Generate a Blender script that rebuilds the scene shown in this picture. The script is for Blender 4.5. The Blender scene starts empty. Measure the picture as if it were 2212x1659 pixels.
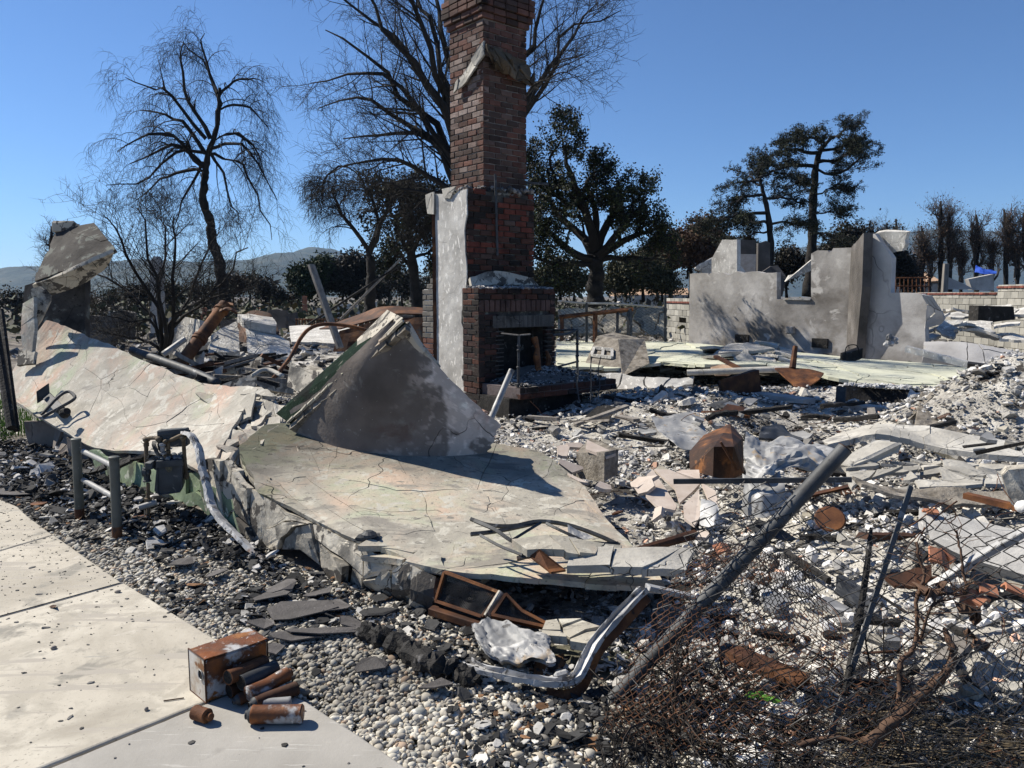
import bpy, math, random
import numpy as np
from mathutils import Vector, Matrix

sc = bpy.context.scene
# ------------------------------------------------------------------ camera, sky, sun, exposure
PITCH = math.radians(6.5); CAMZ = 1.6; FPX = 1663.0
cd = bpy.data.cameras.new("camera"); cam = bpy.data.objects.new("camera", cd); sc.collection.objects.link(cam)
cam.location = (0, 0, CAMZ); cam.rotation_euler = (math.pi/2 - PITCH, 0, 0)
cd.sensor_width = 36; cd.lens = FPX/2212*36; cd.clip_start = .05; cd.clip_end = 20000
sc.camera = cam
SUN = Vector((.96, -.44, -1.0)).normalized()          # the way the light travels
w = bpy.data.worlds.new("World"); sc.world = w; w.use_nodes = True
nt = w.node_tree; bg = nt.nodes['Background']
sky = nt.nodes.new('ShaderNodeTexSky'); sky.sky_type = 'NISHITA'; sky.sun_disc = False
sky.sun_elevation = math.asin(-SUN.z); sky.sun_rotation = math.atan2(-SUN.x, -SUN.y)
sky.altitude = 1500; sky.air_density = 1.0; sky.dust_density = .05; sky.ozone_density = 10.0
nt.links.new(sky.outputs[0], bg.inputs[0]); bg.inputs[1].default_value = .080
sd = bpy.data.lights.new("sun", 'SUN'); sd.energy = 5.0; sd.angle = math.radians(.5); sd.color = (1, .93, .815)
so = bpy.data.objects.new("sun", sd); sc.collection.objects.link(so); so.rotation_euler = SUN.to_track_quat('-Z', 'Y').to_euler()
so.location = (-20, 10, 30)
sc.view_settings.view_transform = 'Standard'; sc.view_settings.look = 'None'
sc.view_settings.exposure = .66; sc.view_settings.gamma = 1
sc.cycles.max_bounces = 5; sc.cycles.diffuse_bounces = 2; sc.cycles.glossy_bounces = 2
sc.cycles.transparent_max_bounces = 4; sc.cycles.volume_bounces = 0
rng = np.random.default_rng(7); random.seed(7)

# ------------------------------------------------------------------ pixel rays -> points of the place
def ray(x, y):
    a, b = (x-1106)/FPX, (829.5-y)/FPX
    return np.array([a, math.cos(PITCH)+b*math.sin(PITCH), -math.sin(PITCH)+b*math.cos(PITCH)])
def PY(x, y, Y):
    d = ray(x, y); return np.array([0, 0, CAMZ]) + d*(Y/d[1])
def PZ(x, y, z=0.0):
    d = ray(x, y); return np.array([0, 0, CAMZ]) + d*((z-CAMZ)/d[2])
def PP(x, y, p0, n):
    d = ray(x, y); c = np.array([0, 0, CAMZ]); return c + d*(np.dot(np.asarray(p0)-c, n)/np.dot(d, n))
def Q(p):            # (x, y, Y) or ('z', x, y, z)
    return PZ(p[1], p[2], p[3]) if p[0] == 'z' else PY(*p)
A3 = lambda *a: np.array(a, float)
def nrm(v): v = np.asarray(v, float); return v/(np.linalg.norm(v)+1e-12)

# ------------------------------------------------------------------ noise
def _h(i, j, s):
    n = (i*374761393 + j*668265263 + s*1442695041) & 0x7fffffff
    n = ((n ^ (n >> 13))*1274126177) & 0x7fffffff
    return ((n ^ (n >> 16)) & 0xffff)/65535.0
def vn(x, y, s=0):
    x = np.asarray(x, float); y = np.asarray(y, float)
    i = np.floor(x).astype(np.int64); j = np.floor(y).astype(np.int64); fx = x-i; fy = y-j
    fx = fx*fx*(3-2*fx); fy = fy*fy*(3-2*fy)
    return (_h(i, j, s)*(1-fx)+_h(i+1, j, s)*fx)*(1-fy)+(_h(i, j+1, s)*(1-fx)+_h(i+1, j+1, s)*fx)*fy
def fbm(x, y, s=0, o=4):
    t = 0; a = 1; n = 0
    for k in range(o): t = t + a*(vn(x*2**k, y*2**k, s+k)-.5)*2; n += a; a *= .5
    return t/n
def sstep(a, b, x): t = np.clip((x-a)/(b-a), 0, 1); return t*t*(3-2*t)

# ------------------------------------------------------------------ mesh builder
class MB:
    def __init__(s): s.v = []; s.f = []; s.c = []; s.n = 0
    def add(s, v, faces, col=None):
        v = np.asarray(v, float).reshape(-1, 3); s.v.append(v)
        for f in faces:
            f = np.asarray(f, np.int64)
            if f.ndim == 1: f = f[None]
            if f.size: s.f.append(f + s.n)
        if col is None: c = np.ones((len(v), 3))
        else:
            c = np.asarray(col, float); c = np.broadcast_to(c, (len(v), 3)) if c.ndim == 1 else c
        s.c.append(c); s.n += len(v)
    def build(s, name, mat, parent=None, smooth=False, base=None, auto=None):
        V = np.concatenate(s.v); Cc = np.concatenate(s.c)
        if parent is not None: off = np.array(parent['_o'])
        elif base is not None: off = np.asarray(base, float)
        else: off = A3((V[:, 0].min()+V[:, 0].max())/2, (V[:, 1].min()+V[:, 1].max())/2, V[:, 2].min())
        me = bpy.data.meshes.new(name)
        me.vertices.add(len(V)); me.vertices.foreach_set('co', (V-off).astype(np.float32).ravel())
        lt = np.concatenate([np.full(len(f), f.shape[1]) for f in s.f]); li = np.concatenate([f.ravel() for f in s.f])
        me.loops.add(len(li)); me.loops.foreach_set('vertex_index', li.astype(np.int32))
        me.polygons.add(len(lt)); ls = np.concatenate([[0], np.cumsum(lt)[:-1]])
        me.polygons.foreach_set('loop_start', ls.astype(np.int32)); me.polygons.foreach_set('loop_total', lt.astype(np.int32))
        me.polygons.foreach_set('use_smooth', np.full(len(lt), bool(smooth)))
        at = me.color_attributes.new('Col', 'FLOAT_COLOR', 'POINT')
        at.data.foreach_set('color', np.concatenate([Cc, np.ones((len(Cc), 1))], 1).astype(np.float32).ravel())
        me.update(calc_edges=True); me.validate()
        me.materials.append(M[mat] if isinstance(mat, str) else mat)
        o = bpy.data.objects.new(name, me); sc.collection.objects.link(o)
        if parent is not None:
            o.parent = parent; o['_o'] = list(off)
        else: o.location = off; o['_o'] = list(off)
        if smooth and auto:
            try: me.set_sharp_from_angle(angle=math.radians(auto))
            except Exception: pass
        return o
def tag(o, label=None, cat=None, group=None, kind=None):
    if label: o['label'] = label
    if cat: o['category'] = cat
    if group: o['group'] = group
    if kind or cat: o['kind'] = kind or 'thing'
    return o
def thing(name, loc, label, cat, group=None):
    o = bpy.data.objects.new(name, None); sc.collection.objects.link(o); o.location = [float(q) for q in loc]
    o['_o'] = [float(q) for q in loc]; o.empty_display_size = .1
    return tag(o, label, cat, group)

# ---- shapes
BOXF = np.array([[0,3,2,1],[4,5,6,7],[0,1,5,4],[1,2,6,5],[2,3,7,6],[3,0,4,7]])
def frame(u, n=None):
    u = nrm(u); h = np.array([0, 0, 1.]) if n is None else np.asarray(n, float)
    if abs(np.dot(u, nrm(h))) > .98: h = np.array([0, 1., 0])
    b = nrm(np.cross(h, u)); return u, b, np.cross(u, b)
def box(mb, c, dims, ax=None, col=None, jit=0, bev=0):
    """box centred at c; ax = 3 axis rows"""
    ax = np.eye(3) if ax is None else np.asarray(ax, float); d = np.asarray(dims, float)/2
    if bev:
        b = min(bev, d.min()*.6); vs = []
        for sx in (-1, 1):
            for sy in (-1, 1):
                for sz in (-1, 1):
                    s_ = np.array([sx, sy, sz])
                    for k in range(3):
                        q = s_*(d-b); q[k] = s_[k]*d[k]; vs.append(q)
        vs = np.array(vs); hull = bpy_hull(vs)
        vs = vs + rng.normal(0, jit, vs.shape)*0 if not jit else vs + rng.uniform(-jit, jit, vs.shape)
        mb.add(np.asarray(c)+vs@ax, hull, col); return
    s_ = np.array([[-1,-1,-1],[1,-1,-1],[1,1,-1],[-1,1,-1],[-1,-1,1],[1,-1,1],[1,1,1],[-1,1,1]])*d
    if jit: s_ = s_+rng.uniform(-jit, jit, s_.shape)
    mb.add(np.asarray(c)+s_@ax, [BOXF], col)
def _bevfaces():
    idx = {}; k = 0
    for sx in (0, 1):
        for sy in (0, 1):
            for sz in (0, 1):
                for a in range(3): idx[(sx, sy, sz, a)] = k; k += 1
    F4 = []; F3 = []
    for a in range(3):
        b, c = [(1, 2), (2, 0), (0, 1)][a]
        for s_ in (0, 1):
            o = []
            for (p, q) in [(0, 0), (1, 0), (1, 1), (0, 1)]:
                t = [0, 0, 0]; t[a] = s_; t[b] = p; t[c] = q; o.append(idx[(*t, a)])
            F4.append(o if s_ else o[::-1])
        for p in (0, 1):
            for q in (0, 1):
                t0 = [0, 0, 0]; t0[b] = p; t0[c] = q; t1 = list(t0); t1[a] = 1
                o = [idx[(*t0, b)], idx[(*t1, b)], idx[(*t1, c)], idx[(*t0, c)]]
                F4.append(o if (p ^ q) else o[::-1])
    for sx in (0, 1):
        for sy in (0, 1):
            for sz in (0, 1):
                o = [idx[(sx, sy, sz, a)] for a in range(3)]
                F3.append(o if (sx+sy+sz) % 2 else o[::-1])
    return [np.array(F4), np.array(F3)]
_BF = _bevfaces()
def bpy_hull(v): return _BF
def beam(mb, p, q, wd, ht, up=None, col=None, jit=0, bev=0):
    p = np.asarray(p, float); q = np.asarray(q, float); u, b, n = frame(q-p, up)
    box(mb, (p+q)/2, (np.linalg.norm(q-p), wd, ht), (u, b, n), col, jit, bev)
def prism(mb, pts, t, col=None):
    """polygon pts (n,3) extruded by vector t"""
    P = np.asarray(pts, float); n = len(P); t = np.asarray(t, float)
    i = np.arange(n); j = (i+1) % n
    mb.add(np.concatenate([P, P+t]), [i[::-1], i+n, np.stack([i, j, j+n, i+n], 1)], col)
def tube(mb, pts, r, k=8, col=None, cap=True, flat=None):
    P = np.asarray(pts, float); n = len(P); r = np.broadcast_to(np.asarray(r, float), (n,))
    T = np.zeros_like(P); T[1:-1] = P[2:]-P[:-2]; T[0] = P[1]-P[0]; T[-1] = P[-1]-P[-2]
    for i in range(n):
        if np.linalg.norm(T[i]) < 1e-9: T[i] = T[i-1] if i else P[-1]-P[0]
    T /= np.linalg.norm(T, axis=1)[:, None]+1e-12
    _, b, _c = frame(T[0]); a = np.arange(k)*2*math.pi/k; vs = []
    for i in range(n):
        b = nrm(b-T[i]*np.dot(b, T[i])); c = np.cross(T[i], b)
        vs.append(P[i]+r[i]*(np.cos(a)[:, None]*b+np.sin(a)[:, None]*c))
    V = np.concatenate(vs); i = np.arange(n-1)[:, None]*k; j = np.arange(k)[None]
    F = np.stack([i+j, i+(j+1) % k, i+k+(j+1) % k, i+k+j], -1).reshape(-1, 4)
    fs = [F]
    if cap: fs += [np.arange(k)[::-1], np.arange(k)+(n-1)*k]
    mb.add(V, fs, col)
def smoothpath(pts, m=6):
    P = np.asarray(pts, float); n = len(P); E = np.concatenate([[2*P[0]-P[1]], P, [2*P[-1]-P[-2]]]); out = []
    for i in range(n-1):
        p0, p1, p2, p3 = E[i:i+4]
        for t in np.arange(m)/m:
            out.append(.5*((2*p1)+(p2-p0)*t+(2*p0-5*p1+4*p2-p3)*t*t+(3*p1-p0-3*p2+p3)*t**3))
    out.append(P[-1]); return np.array(out)
def ribbon(mb, pts, prof, up=(0, 0, 1), col=None, closed=False, twist=None):
    """sweeps an open/closed 2D profile (list of (side, up)) along pts"""
    P = np.asarray(pts, float); n = len(P); pr = np.asarray(prof, float); k = len(pr); vs = []
    for i in range(n):
        T = nrm(P[min(i+1, n-1)]-P[max(i-1, 0)]); upv = np.asarray(up[i] if np.ndim(up) > 1 else up, float)
        b = nrm(np.cross(T, upv)); c = np.cross(b, T)
        vs.append(P[i]+pr[:, :1]*b+pr[:, 1:]*c)
    V = np.concatenate(vs); i = np.arange(n-1)[:, None]*k; m = k if closed else k-1; j = np.arange(m)[None]
    F = np.stack([i+j, i+(j+1) % k, i+k+(j+1) % k, i+k+j], -1).reshape(-1, 4)
    fs = [F]
    if closed: fs += [np.arange(k)[::-1], np.arange(k)+(n-1)*k]
    mb.add(V, fs, col)
def Lprof(w_, h_, t): return [(0, 0), (w_, 0), (w_, t), (t, t), (t, h_), (0, h_)]
def Cprof(w_, h_, t): return [(-w_/2, h_), (-w_/2, 0), (w_/2, 0), (w_/2, h_), (w_/2-t, h_), (w_/2-t, t), (-w_/2+t, t), (-w_/2+t, h_)]
def lathe(mb, base, ax, prof, k=20, col=None):
    """prof: list of (dist along axis, radius)"""
    ax = nrm(ax); P = [np.asarray(base)+ax*d for d, r in prof]; _, b, c = frame(ax)
    a = np.arange(k)*2*math.pi/k; n = len(prof)
    V = np.concatenate([P[i]+prof[i][1]*(np.cos(a)[:, None]*b+np.sin(a)[:, None]*c) for i in range(n)])
    i = np.arange(n-1)[:, None]*k; j = np.arange(k)[None]
    F = np.stack([i+j, i+(j+1) % k, i+k+(j+1) % k, i+k+j], -1).reshape(-1, 4)
    mb.add(V, [F, np.arange(k)[::-1], np.arange(k)+(n-1)*k], col)

# ---- a smooth surface through a grid of control points, and plates broken out of it
class Surf:
    def __init__(s, rows, noise=0.0, nf=1.0, seed=0):
        G = np.array([[Q(p) if not isinstance(p, np.ndarray) else p for p in r] for r in rows])
        s.G = np.pad(G, ((1, 1), (1, 1), (0, 0)), mode='edge')
        s.G[0] = 2*s.G[1]-s.G[2]; s.G[-1] = 2*s.G[-2]-s.G[-3]
        s.G[:, 0] = 2*s.G[:, 1]-s.G[:, 2]; s.G[:, -1] = 2*s.G[:, -2]-s.G[:, -3]
        s.nv, s.nu = G.shape[:2]; s.noise = noise; s.nf = nf; s.seed = seed
        s.du = np.mean(np.linalg.norm(np.diff(G, axis=1), axis=2).sum(1)); s.dv = np.mean(np.linalg.norm(np.diff(G, axis=0), axis=2).sum(0))
    def ev(s, u, v):
        x = np.clip(np.asarray(u, float), 0, 1)*(s.nu-1); y = np.clip(np.asarray(v, float), 0, 1)*(s.nv-1)
        i = np.minimum(x.astype(int), s.nu-2); j = np.minimum(y.astype(int), s.nv-2); fx = x-i; fy = y-j
        def wt(t): return [(-t+2*t*t-t**3)/2, (2-5*t*t+3*t**3)/2, (t+4*t*t-3*t**3)/2, (-t*t+t**3)/2]
        wx = wt(fx); wy = wt(fy); r = 0
        for a in range(4):
            for b in range(4): r = r+s.G[j+a, i+b]*(wy[a]*wx[b])[..., None]
        return r
    def evn(s, u, v):
        e = 1e-3; u = np.clip(u, e, 1-e); v = np.clip(v, e, 1-e)
        n = np.cross(s.ev(u+e, v)-s.ev(u-e, v), s.ev(u, v+e)-s.ev(u, v-e))
        n /= np.linalg.norm(n, axis=-1)[..., None]+1e-12
        p = s.ev(u, v)
        if s.noise: p = p+n*(s.noise*fbm(u*s.du*s.nf, v*s.dv*s.nf, s.seed))[..., None]
        return p, n
def clip(poly, a, b):      # keep the side nearer to a
    m = (a+b)/2; d = b-a; out = []; n = len(poly)
    for i in range(n):
        p, q = poly[i], poly[(i+1) % n]; sp = np.dot(p-m, d); sq = np.dot(q-m, d)
        if sp <= 0: out.append(p)
        if (sp < 0 < sq) or (sq < 0 < sp): out.append(p+(q-p)*(sp/(sp-sq)))
    return out
def shatter(mb, S, n, thick=.03, gap=.004, tilt=.03, lift=.006, seed=1, outline=None, jag=.03, step=.09, colf=None, flip=1, drop=0, aniso=1, edge=None):
    R = np.random.default_rng(seed); D = A3(S.du, S.dv)[:2]
    ol = [A3(*p)[:2]*D for p in (outline or [(0, 0), (1, 0), (1, 1), (0, 1)])]
    lo = np.min(ol, 0); hi = np.max(ol, 0)
    seeds = lo+R.random((n, 2))*(hi-lo); sk = A3(1, aniso)[:2]
    ol = [p*sk for p in ol]; seeds = seeds*sk
    for ci, c in enumerate(seeds):
        poly = ol
        for cj in np.argsort(((seeds-c)**2).sum(1))[1:40]:
            poly = clip(poly, c, seeds[cj])
            if len(poly) < 3: break
        if len(poly) < 3: continue
        poly = [p/sk for p in poly]
        if R.random() < drop: continue
        pts = []
        for i in range(len(poly)):
            p, q = poly[i], poly[(i+1) % len(poly)]; L = np.linalg.norm(q-p)
            if L < 1e-4: continue
            m = max(1, int(L/step)); pts += [p+(q-p)*t for t in np.arange(m)/m]
        if len(pts) < 3: continue
        P = np.array(pts); k = len(P); a = (P[:, 0]*np.roll(P[:, 1], -1)-np.roll(P[:, 0], -1)*P[:, 1]).sum()/2
        if abs(a) < .0006: continue
        ctr = P.mean(0)
        P = P+jag*np.stack([fbm(P[:, 0]*7, P[:, 1]*7, 11, 3), fbm(P[:, 0]*7, P[:, 1]*7, 31, 3)], 1)
        dd = P-ctr; L = np.linalg.norm(dd, axis=1)[:, None]+1e-6
        P = ctr+dd*np.maximum(.4, (1-gap/L))
        tl = R.normal(0, tilt, 2); lf = abs(R.normal(0, lift))
        rings = [1, .66, .33]; X = np.concatenate([ctr+(P-ctr)*s_ for s_ in rings]+[ctr[None]])
        pos, nn = S.evn(X[:, 0]/D[0], X[:, 1]/D[1])
        out = X-np.clip(X, 0, D)       # a little beyond the surface's rim
        nn = nn*flip; off = lf+(X-ctr)@tl
        top = pos+nn*off[:, None]
        bot = top-nn*thick; V = np.concatenate([top, bot]); i = np.arange(k); j = (i+1) % k; B = 3*k+1
        F = [np.stack([i, j, k+j, k+i], 1), np.stack([k+i, k+j, 2*k+j, 2*k+i], 1), np.stack([2*k+i, 2*k+j, np.full(k, 3*k)], 1)]
        F = F+[f[:, ::-1]+B for f in F]+[np.stack([B+i, B+j, j, i], 1)]
        if a*flip < 0: F = [f[:, ::-1] for f in F]
        col = None
        if colf is not None: col = colf(V, ci, R)
        mb.add(V, F, col)
def sheet(mb, S, nu=40, nv=30, thick=.004, flip=1, col=None, rag=0, colf=None):
    u, v = np.meshgrid(np.linspace(0, 1, nu), np.linspace(0, 1, nv)); u = u.ravel(); v = v.ravel()
    if rag:
        wu = np.abs(u-.5)*2; wv = np.abs(v-.5)*2; a_, b_ = u*S.du*6, v*S.dv*6
        u = u+(.5-u)*2*wu**8*rag/S.du*(.6+fbm(b_, a_*0, 41, 5)); v = v+(.5-v)*2*wv**8*rag/S.dv*(.6+fbm(a_, b_*0, 43, 5))
    p, n = S.evn(u, v)
    if colf: col = colf(p, u, v); col = np.concatenate([col, col])
    a = (np.arange(nv-1)[:, None]*nu+np.arange(nu-1)[None]).ravel(); f = np.stack([a, a+1, a+nu+1, a+nu], 1)
    N = nu*nv; n = n*flip
    e = []
    rim = list(range(nu))+[r*nu+nu-1 for r in range(1, nv)]+[(nv-1)*nu+q for q in range(nu-2, -1, -1)]+[r*nu for r in range(nv-2, 0, -1)]
    rim = np.array(rim); r2 = np.roll(rim, -1)
    mb.add(np.concatenate([p, p-n*thick]), [f, f[:, ::-1]+N, np.stack([r2, rim, rim+N, r2+N], 1)], col)

def chips(mb, C, size, thick, tilt, cols, R, k=6, elong=.5):
    n = len(C); a = np.arange(k)*2*math.pi/k+R.uniform(-.35, .35, (n, k)); rr = R.uniform(.55, 1, (n, k))
    st = R.uniform(1-elong, 1, n)
    lx = np.cos(a)*rr*size[:, None]; ly = np.sin(a)*rr*size[:, None]*st[:, None]
    yaw = R.uniform(0, 2*math.pi, n); tx = R.normal(0, 1, n)*tilt; ty = R.normal(0, 1, n)*tilt
    N = np.stack([tx, ty, np.ones(n)], 1); N /= np.linalg.norm(N, axis=1)[:, None]
    U = np.stack([np.cos(yaw), np.sin(yaw), np.zeros(n)], 1); U -= N*(U*N).sum(1)[:, None]; U /= np.linalg.norm(U, axis=1)[:, None]
    W = np.cross(N, U); base = C[:, None, :]+lx[..., None]*U[:, None]+ly[..., None]*W[:, None]
    h = thick[:, None, None]*N[:, None]*R.uniform(.5, 1.3, (n, k))[..., None]
    top = C[:, None, :]+(base-C[:, None, :])*R.uniform(.75, 1, (n, k))[..., None]+h
    V = np.concatenate([base, top], 1).reshape(-1, 3); o = (np.arange(n)*2*k)[:, None]
    i = np.arange(k); j = (i+1) % k
    side = (o[:, :, None]+np.stack([i, j, j+k, i+k], 1)[None].reshape(1, 1, -1)).reshape(-1, 4)
    mb.add(V, [o+i[None, ::-1], o+i[None]+k, side], np.repeat(cols, 2*k, 0))
def _ico():
    t = (1+5**.5)/2
    v = np.array([[-1,t,0],[1,t,0],[-1,-t,0],[1,-t,0],[0,-1,t],[0,1,t],[0,-1,-t],[0,1,-t],[t,0,-1],[t,0,1],[-t,0,-1],[-t,0,1]], float)
    f = [[0,11,5],[0,5,1],[0,1,7],[0,7,10],[0,10,11],[1,5,9],[5,11,4],[11,10,2],[10,7,6],[7,1,8],[3,9,4],[3,4,2],[3,2,6],[3,6,8],[3,8,9],[4,9,5],[2,4,11],[6,2,10],[8,6,7],[9,8,1]]
    return v/np.linalg.norm(v[0]), np.array(f)
def _sub(v, f):
    v = list(map(tuple, v)); c = {}; F = []
    def mid(a, b):
        k = (min(a, b), max(a, b))
        if k not in c: m = nrm(np.array(v[a])+np.array(v[b])); v.append(tuple(m)); c[k] = len(v)-1
        return c[k]
    for a, b, d in f:
        x, y, z = mid(a, b), mid(b, d), mid(d, a); F += [[a, x, z], [b, y, x], [d, z, y], [x, y, z]]
    return np.array(v), np.array(F)
ICO0 = _ico(); ICO1 = _sub(*ICO0); ICO2 = _sub(*ICO1)
def lumps(mb, C, size, cols, R, ico=ICO1, flat=.6, rough=.15):
    n = len(C); v, f = ico; m = len(v)
    q = R.normal(size=(n, 4)); q /= np.linalg.norm(q, axis=1)[:, None]; w_, x, y, z = q.T
    Rm = np.stack([1-2*(y*y+z*z), 2*(x*y-z*w_), 2*(x*z+y*w_), 2*(x*y+z*w_), 1-2*(x*x+z*z), 2*(y*z-x*w_), 2*(x*z-y*w_), 2*(y*z+x*w_), 1-2*(x*x+y*y)], 1).reshape(n, 3, 3)
    scl = np.stack([np.ones(n), R.uniform(.65, 1, n), R.uniform(flat*.7, min(1, flat*1.3), n)], 1)
    V = v[None]*scl[:, None]*(1+R.normal(0, rough, (n, m, 1))*.7)
    V = V@Rm; V[:, :, 2] *= .8; V = V*size[:, None, None]+C[:, None]
    mb.add(V.reshape(-1, 3), [(f[None]+(np.arange(n)*m)[:, None, None]).reshape(-1, 3)], np.repeat(cols, m, 0))

# ------------------------------------------------------------------ materials
M = {}
def mat(name, cols, sc_=3.0, det=8, layers=(), bumps=((60, .5, .004),), rough=.88, metal=0, cr=None, stretch=None, spec=.3, rvar=None, sub=None):
    m = bpy.data.materials.new(name); m.use_nodes = True; N = m.node_tree.nodes; L = m.node_tree.links; M[name] = m
    b = N['Principled BSDF']; b.inputs['Roughness'].default_value = rough; b.inputs['Metallic'].default_value = metal
    b.inputs['Specular IOR Level'].default_value = spec
    tc = N.new('ShaderNodeTexCoord')
    def coord(st):
        if st is None: return tc.outputs['Object']
        mp = N.new('ShaderNodeMapping'); mp.inputs['Scale'].default_value = st[:3]
        if len(st) > 3: mp.inputs['Rotation'].default_value = [math.radians(a) for a in st[3:6]]
        L.new(tc.outputs['Object'], mp.inputs[0]); return mp.outputs[0]
    def noise(s_, d_=6, st=None, dist=0, r_=.6):
        n_ = N.new('ShaderNodeTexNoise'); n_.inputs['Scale'].default_value = s_; n_.inputs['Detail'].default_value = d_
        n_.inputs['Roughness'].default_value = r_; n_.inputs['Distortion'].default_value = dist
        L.new(coord(st), n_.inputs['Vector']); return n_.outputs['Fac']
    rp = N.new('ShaderNodeValToRGB'); el = rp.color_ramp.elements
    while len(el) > 1: el.remove(el[-1])
    for i, (p, c) in enumerate(cols):
        e = el[0] if i == 0 else el.new(p); e.position = p; e.color = (*c, 1)
    L.new(noise(sc_, det, stretch), rp.inputs[0]); cur = rp.outputs[0]
    def mix(fac, a, bcol, mode='MIX'):
        x = N.new('ShaderNodeMix'); x.data_type = 'RGBA'; x.blend_type = mode
        if isinstance(fac, float): x.inputs[0].default_value = fac
        else: L.new(fac, x.inputs[0])
        L.new(a, x.inputs[6])
        if isinstance(bcol, tuple): x.inputs[7].default_value = (*bcol, 1)
        else: L.new(bcol, x.inputs[7])
        return x.outputs[2]
    for l in layers:
        s_, lo, hi, c = l[:4]; st = l[4] if len(l) > 4 else None
        mr = N.new('ShaderNodeMapRange'); mr.inputs[1].default_value = lo; mr.inputs[2].default_value = hi
        L.new(noise(s_, 9, st, .4), mr.inputs[0]); cur = mix(mr.outputs[0], cur, c)
    crk = None
    if cr:
        v = N.new('ShaderNodeTexVoronoi'); v.feature = 'DISTANCE_TO_EDGE'; v.inputs['Scale'].default_value = cr[0]
        wn = N.new('ShaderNodeTexNoise'); wn.inputs['Scale'].default_value = cr[0]*2.5; L.new(tc.outputs['Object'], wn.inputs['Vector'])
        va = N.new('ShaderNodeVectorMath'); va.operation = 'SCALE'; va.inputs['Scale'].default_value = .5/cr[0]; L.new(wn.outputs['Color'], va.inputs[0])
        vb = N.new('ShaderNodeVectorMath'); L.new(tc.outputs['Object'], vb.inputs[0]); L.new(va.outputs[0], vb.inputs[1]); L.new(vb.outputs[0], v.inputs['Vector'])
        mr = N.new('ShaderNodeMapRange'); mr.inputs[1].default_value = 0; mr.inputs[2].default_value = cr[1]; mr.inputs[3].default_value = 1; mr.inputs[4].default_value = 0
        L.new(v.outputs['Distance'], mr.inputs[0]); crk = mr.outputs[0]
        # only some of the cracks show
        mr2 = N.new('ShaderNodeMapRange'); mr2.inputs[1].default_value = .48; mr2.inputs[2].default_value = .56; L.new(noise(cr[0]*.8, 2), mr2.inputs[0])
        mm = N.new('ShaderNodeMath'); mm.operation = 'MULTIPLY'; L.new(crk, mm.inputs[0]); L.new(mr2.outputs[0], mm.inputs[1]); crk = mm.outputs[0]
        cur = mix(crk, cur, cr[2])
    at = N.new('ShaderNodeAttribute'); at.attribute_name = 'Col'; cur = mix(1.0, cur, at.outputs['Color'], 'MULTIPLY')
    L.new(cur, b.inputs['Base Color'])
    prev = None
    for (s_, st_, di) in bumps:
        bp = N.new('ShaderNodeBump'); bp.inputs['Strength'].default_value = st_; bp.inputs['Distance'].default_value = di
        L.new(noise(s_, 5, stretch if s_ < 30 else None), bp.inputs['Height'])
        if prev: L.new(prev, bp.inputs['Normal'])
        prev = bp.outputs[0]
    if crk:
        bp = N.new('ShaderNodeBump'); bp.invert = True; bp.inputs['Strength'].default_value = .8; bp.inputs['Distance'].default_value = .01
        L.new(crk, bp.inputs['Height']); L.new(prev, bp.inputs['Normal']) if prev else None; prev = bp.outputs[0]
    if prev: L.new(prev, b.inputs['Normal'])
    if rvar:
        mr = N.new('ShaderNodeMapRange'); mr.inputs[3].default_value = rvar[0]; mr.inputs[4].default_value = rvar[1]; mr.inputs[1].default_value = .35; mr.inputs[2].default_value = .65
        L.new(noise(sc_*2, 6), mr.inputs[0]); L.new(mr.outputs[0], b.inputs['Roughness'])
    return m
DK = (.015, .014, .013)
mat('plaster', [(.3, (.23, .215, .185)), (.45, (.33, .31, .265)), (.55, (.39, .365, .315)), (.7, (.42, .36, .30))], 2.2, 14,
    layers=[(1.1, .46, .60, (.44, .31, .24), (1, .22, 1, 0, 0, 40)), (1.3, .50, .62, (.34, .37, .27), (1, .18, 1, 0, 0, 40)), (9, .54, .60, (.45, .43, .375), (1, .35, 1, 0, 0, 40)), (3.5, .60, .70, (.24, .225, .20)), (24, .57, .65, (.30, .28, .24), (1, .3, 1, 0, 0, 40)), (60, .60, .66, (.20, .19, .165))],
    bumps=((5, .35, .02), (35, .6, .006), (160, .5, .002)), cr=(1.5, .005, (.05, .045, .04)), rough=.92)
mat('plaster_floor', [(.3, (.20, .19, .16)), (.45, (.34, .315, .26)), (.6, (.41, .38, .31)), (.75, (.44, .37, .295))], 2.0, 14,
    layers=[(1.6, .48, .66, (.48, .37, .28)), (2.1, .52, .68, (.39, .40, .29)), (9, .55, .60, (.46, .435, .365)), (2.2, .57, .64, (.25, .23, .195), (1, 2.4, 1)), (13, .60, .64, (.21, .195, .165), (1, 2, 1)), (45, .62, .67, (.13, .12, .105))],
    bumps=((5, .3, .02), (35, .6, .006), (160, .5, .002)), cr=(1.1, .005, (.05, .045, .04)), rough=.92)
mat('plaster_soot', [(.3, (.10, .083, .070)), (.5, (.17, .145, .125)), (.7, (.24, .21, .185))], 1.3, 9,
    layers=[(5, .60, .66, (.24, .22, .19)), (2.5, .60, .66, (.16, .12, .10)), (45, .68, .70, (.4, .38, .34))], bumps=((30, .6, .006), (150, .5, .002)), cr=(1.4, .005, (.02, .02, .02)), rough=.93)
mat('plaster_green', [(.35, (.12, .16, .10)), (.55, (.20, .26, .165)), (.7, (.25, .30, .21))], 4, 9,
    layers=[(3, .56, .62, (.08, .09, .07)), (12, .60, .64, (.4, .42, .35))], bumps=((30, .5, .005), (150, .5, .002)), rough=.93)
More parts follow.
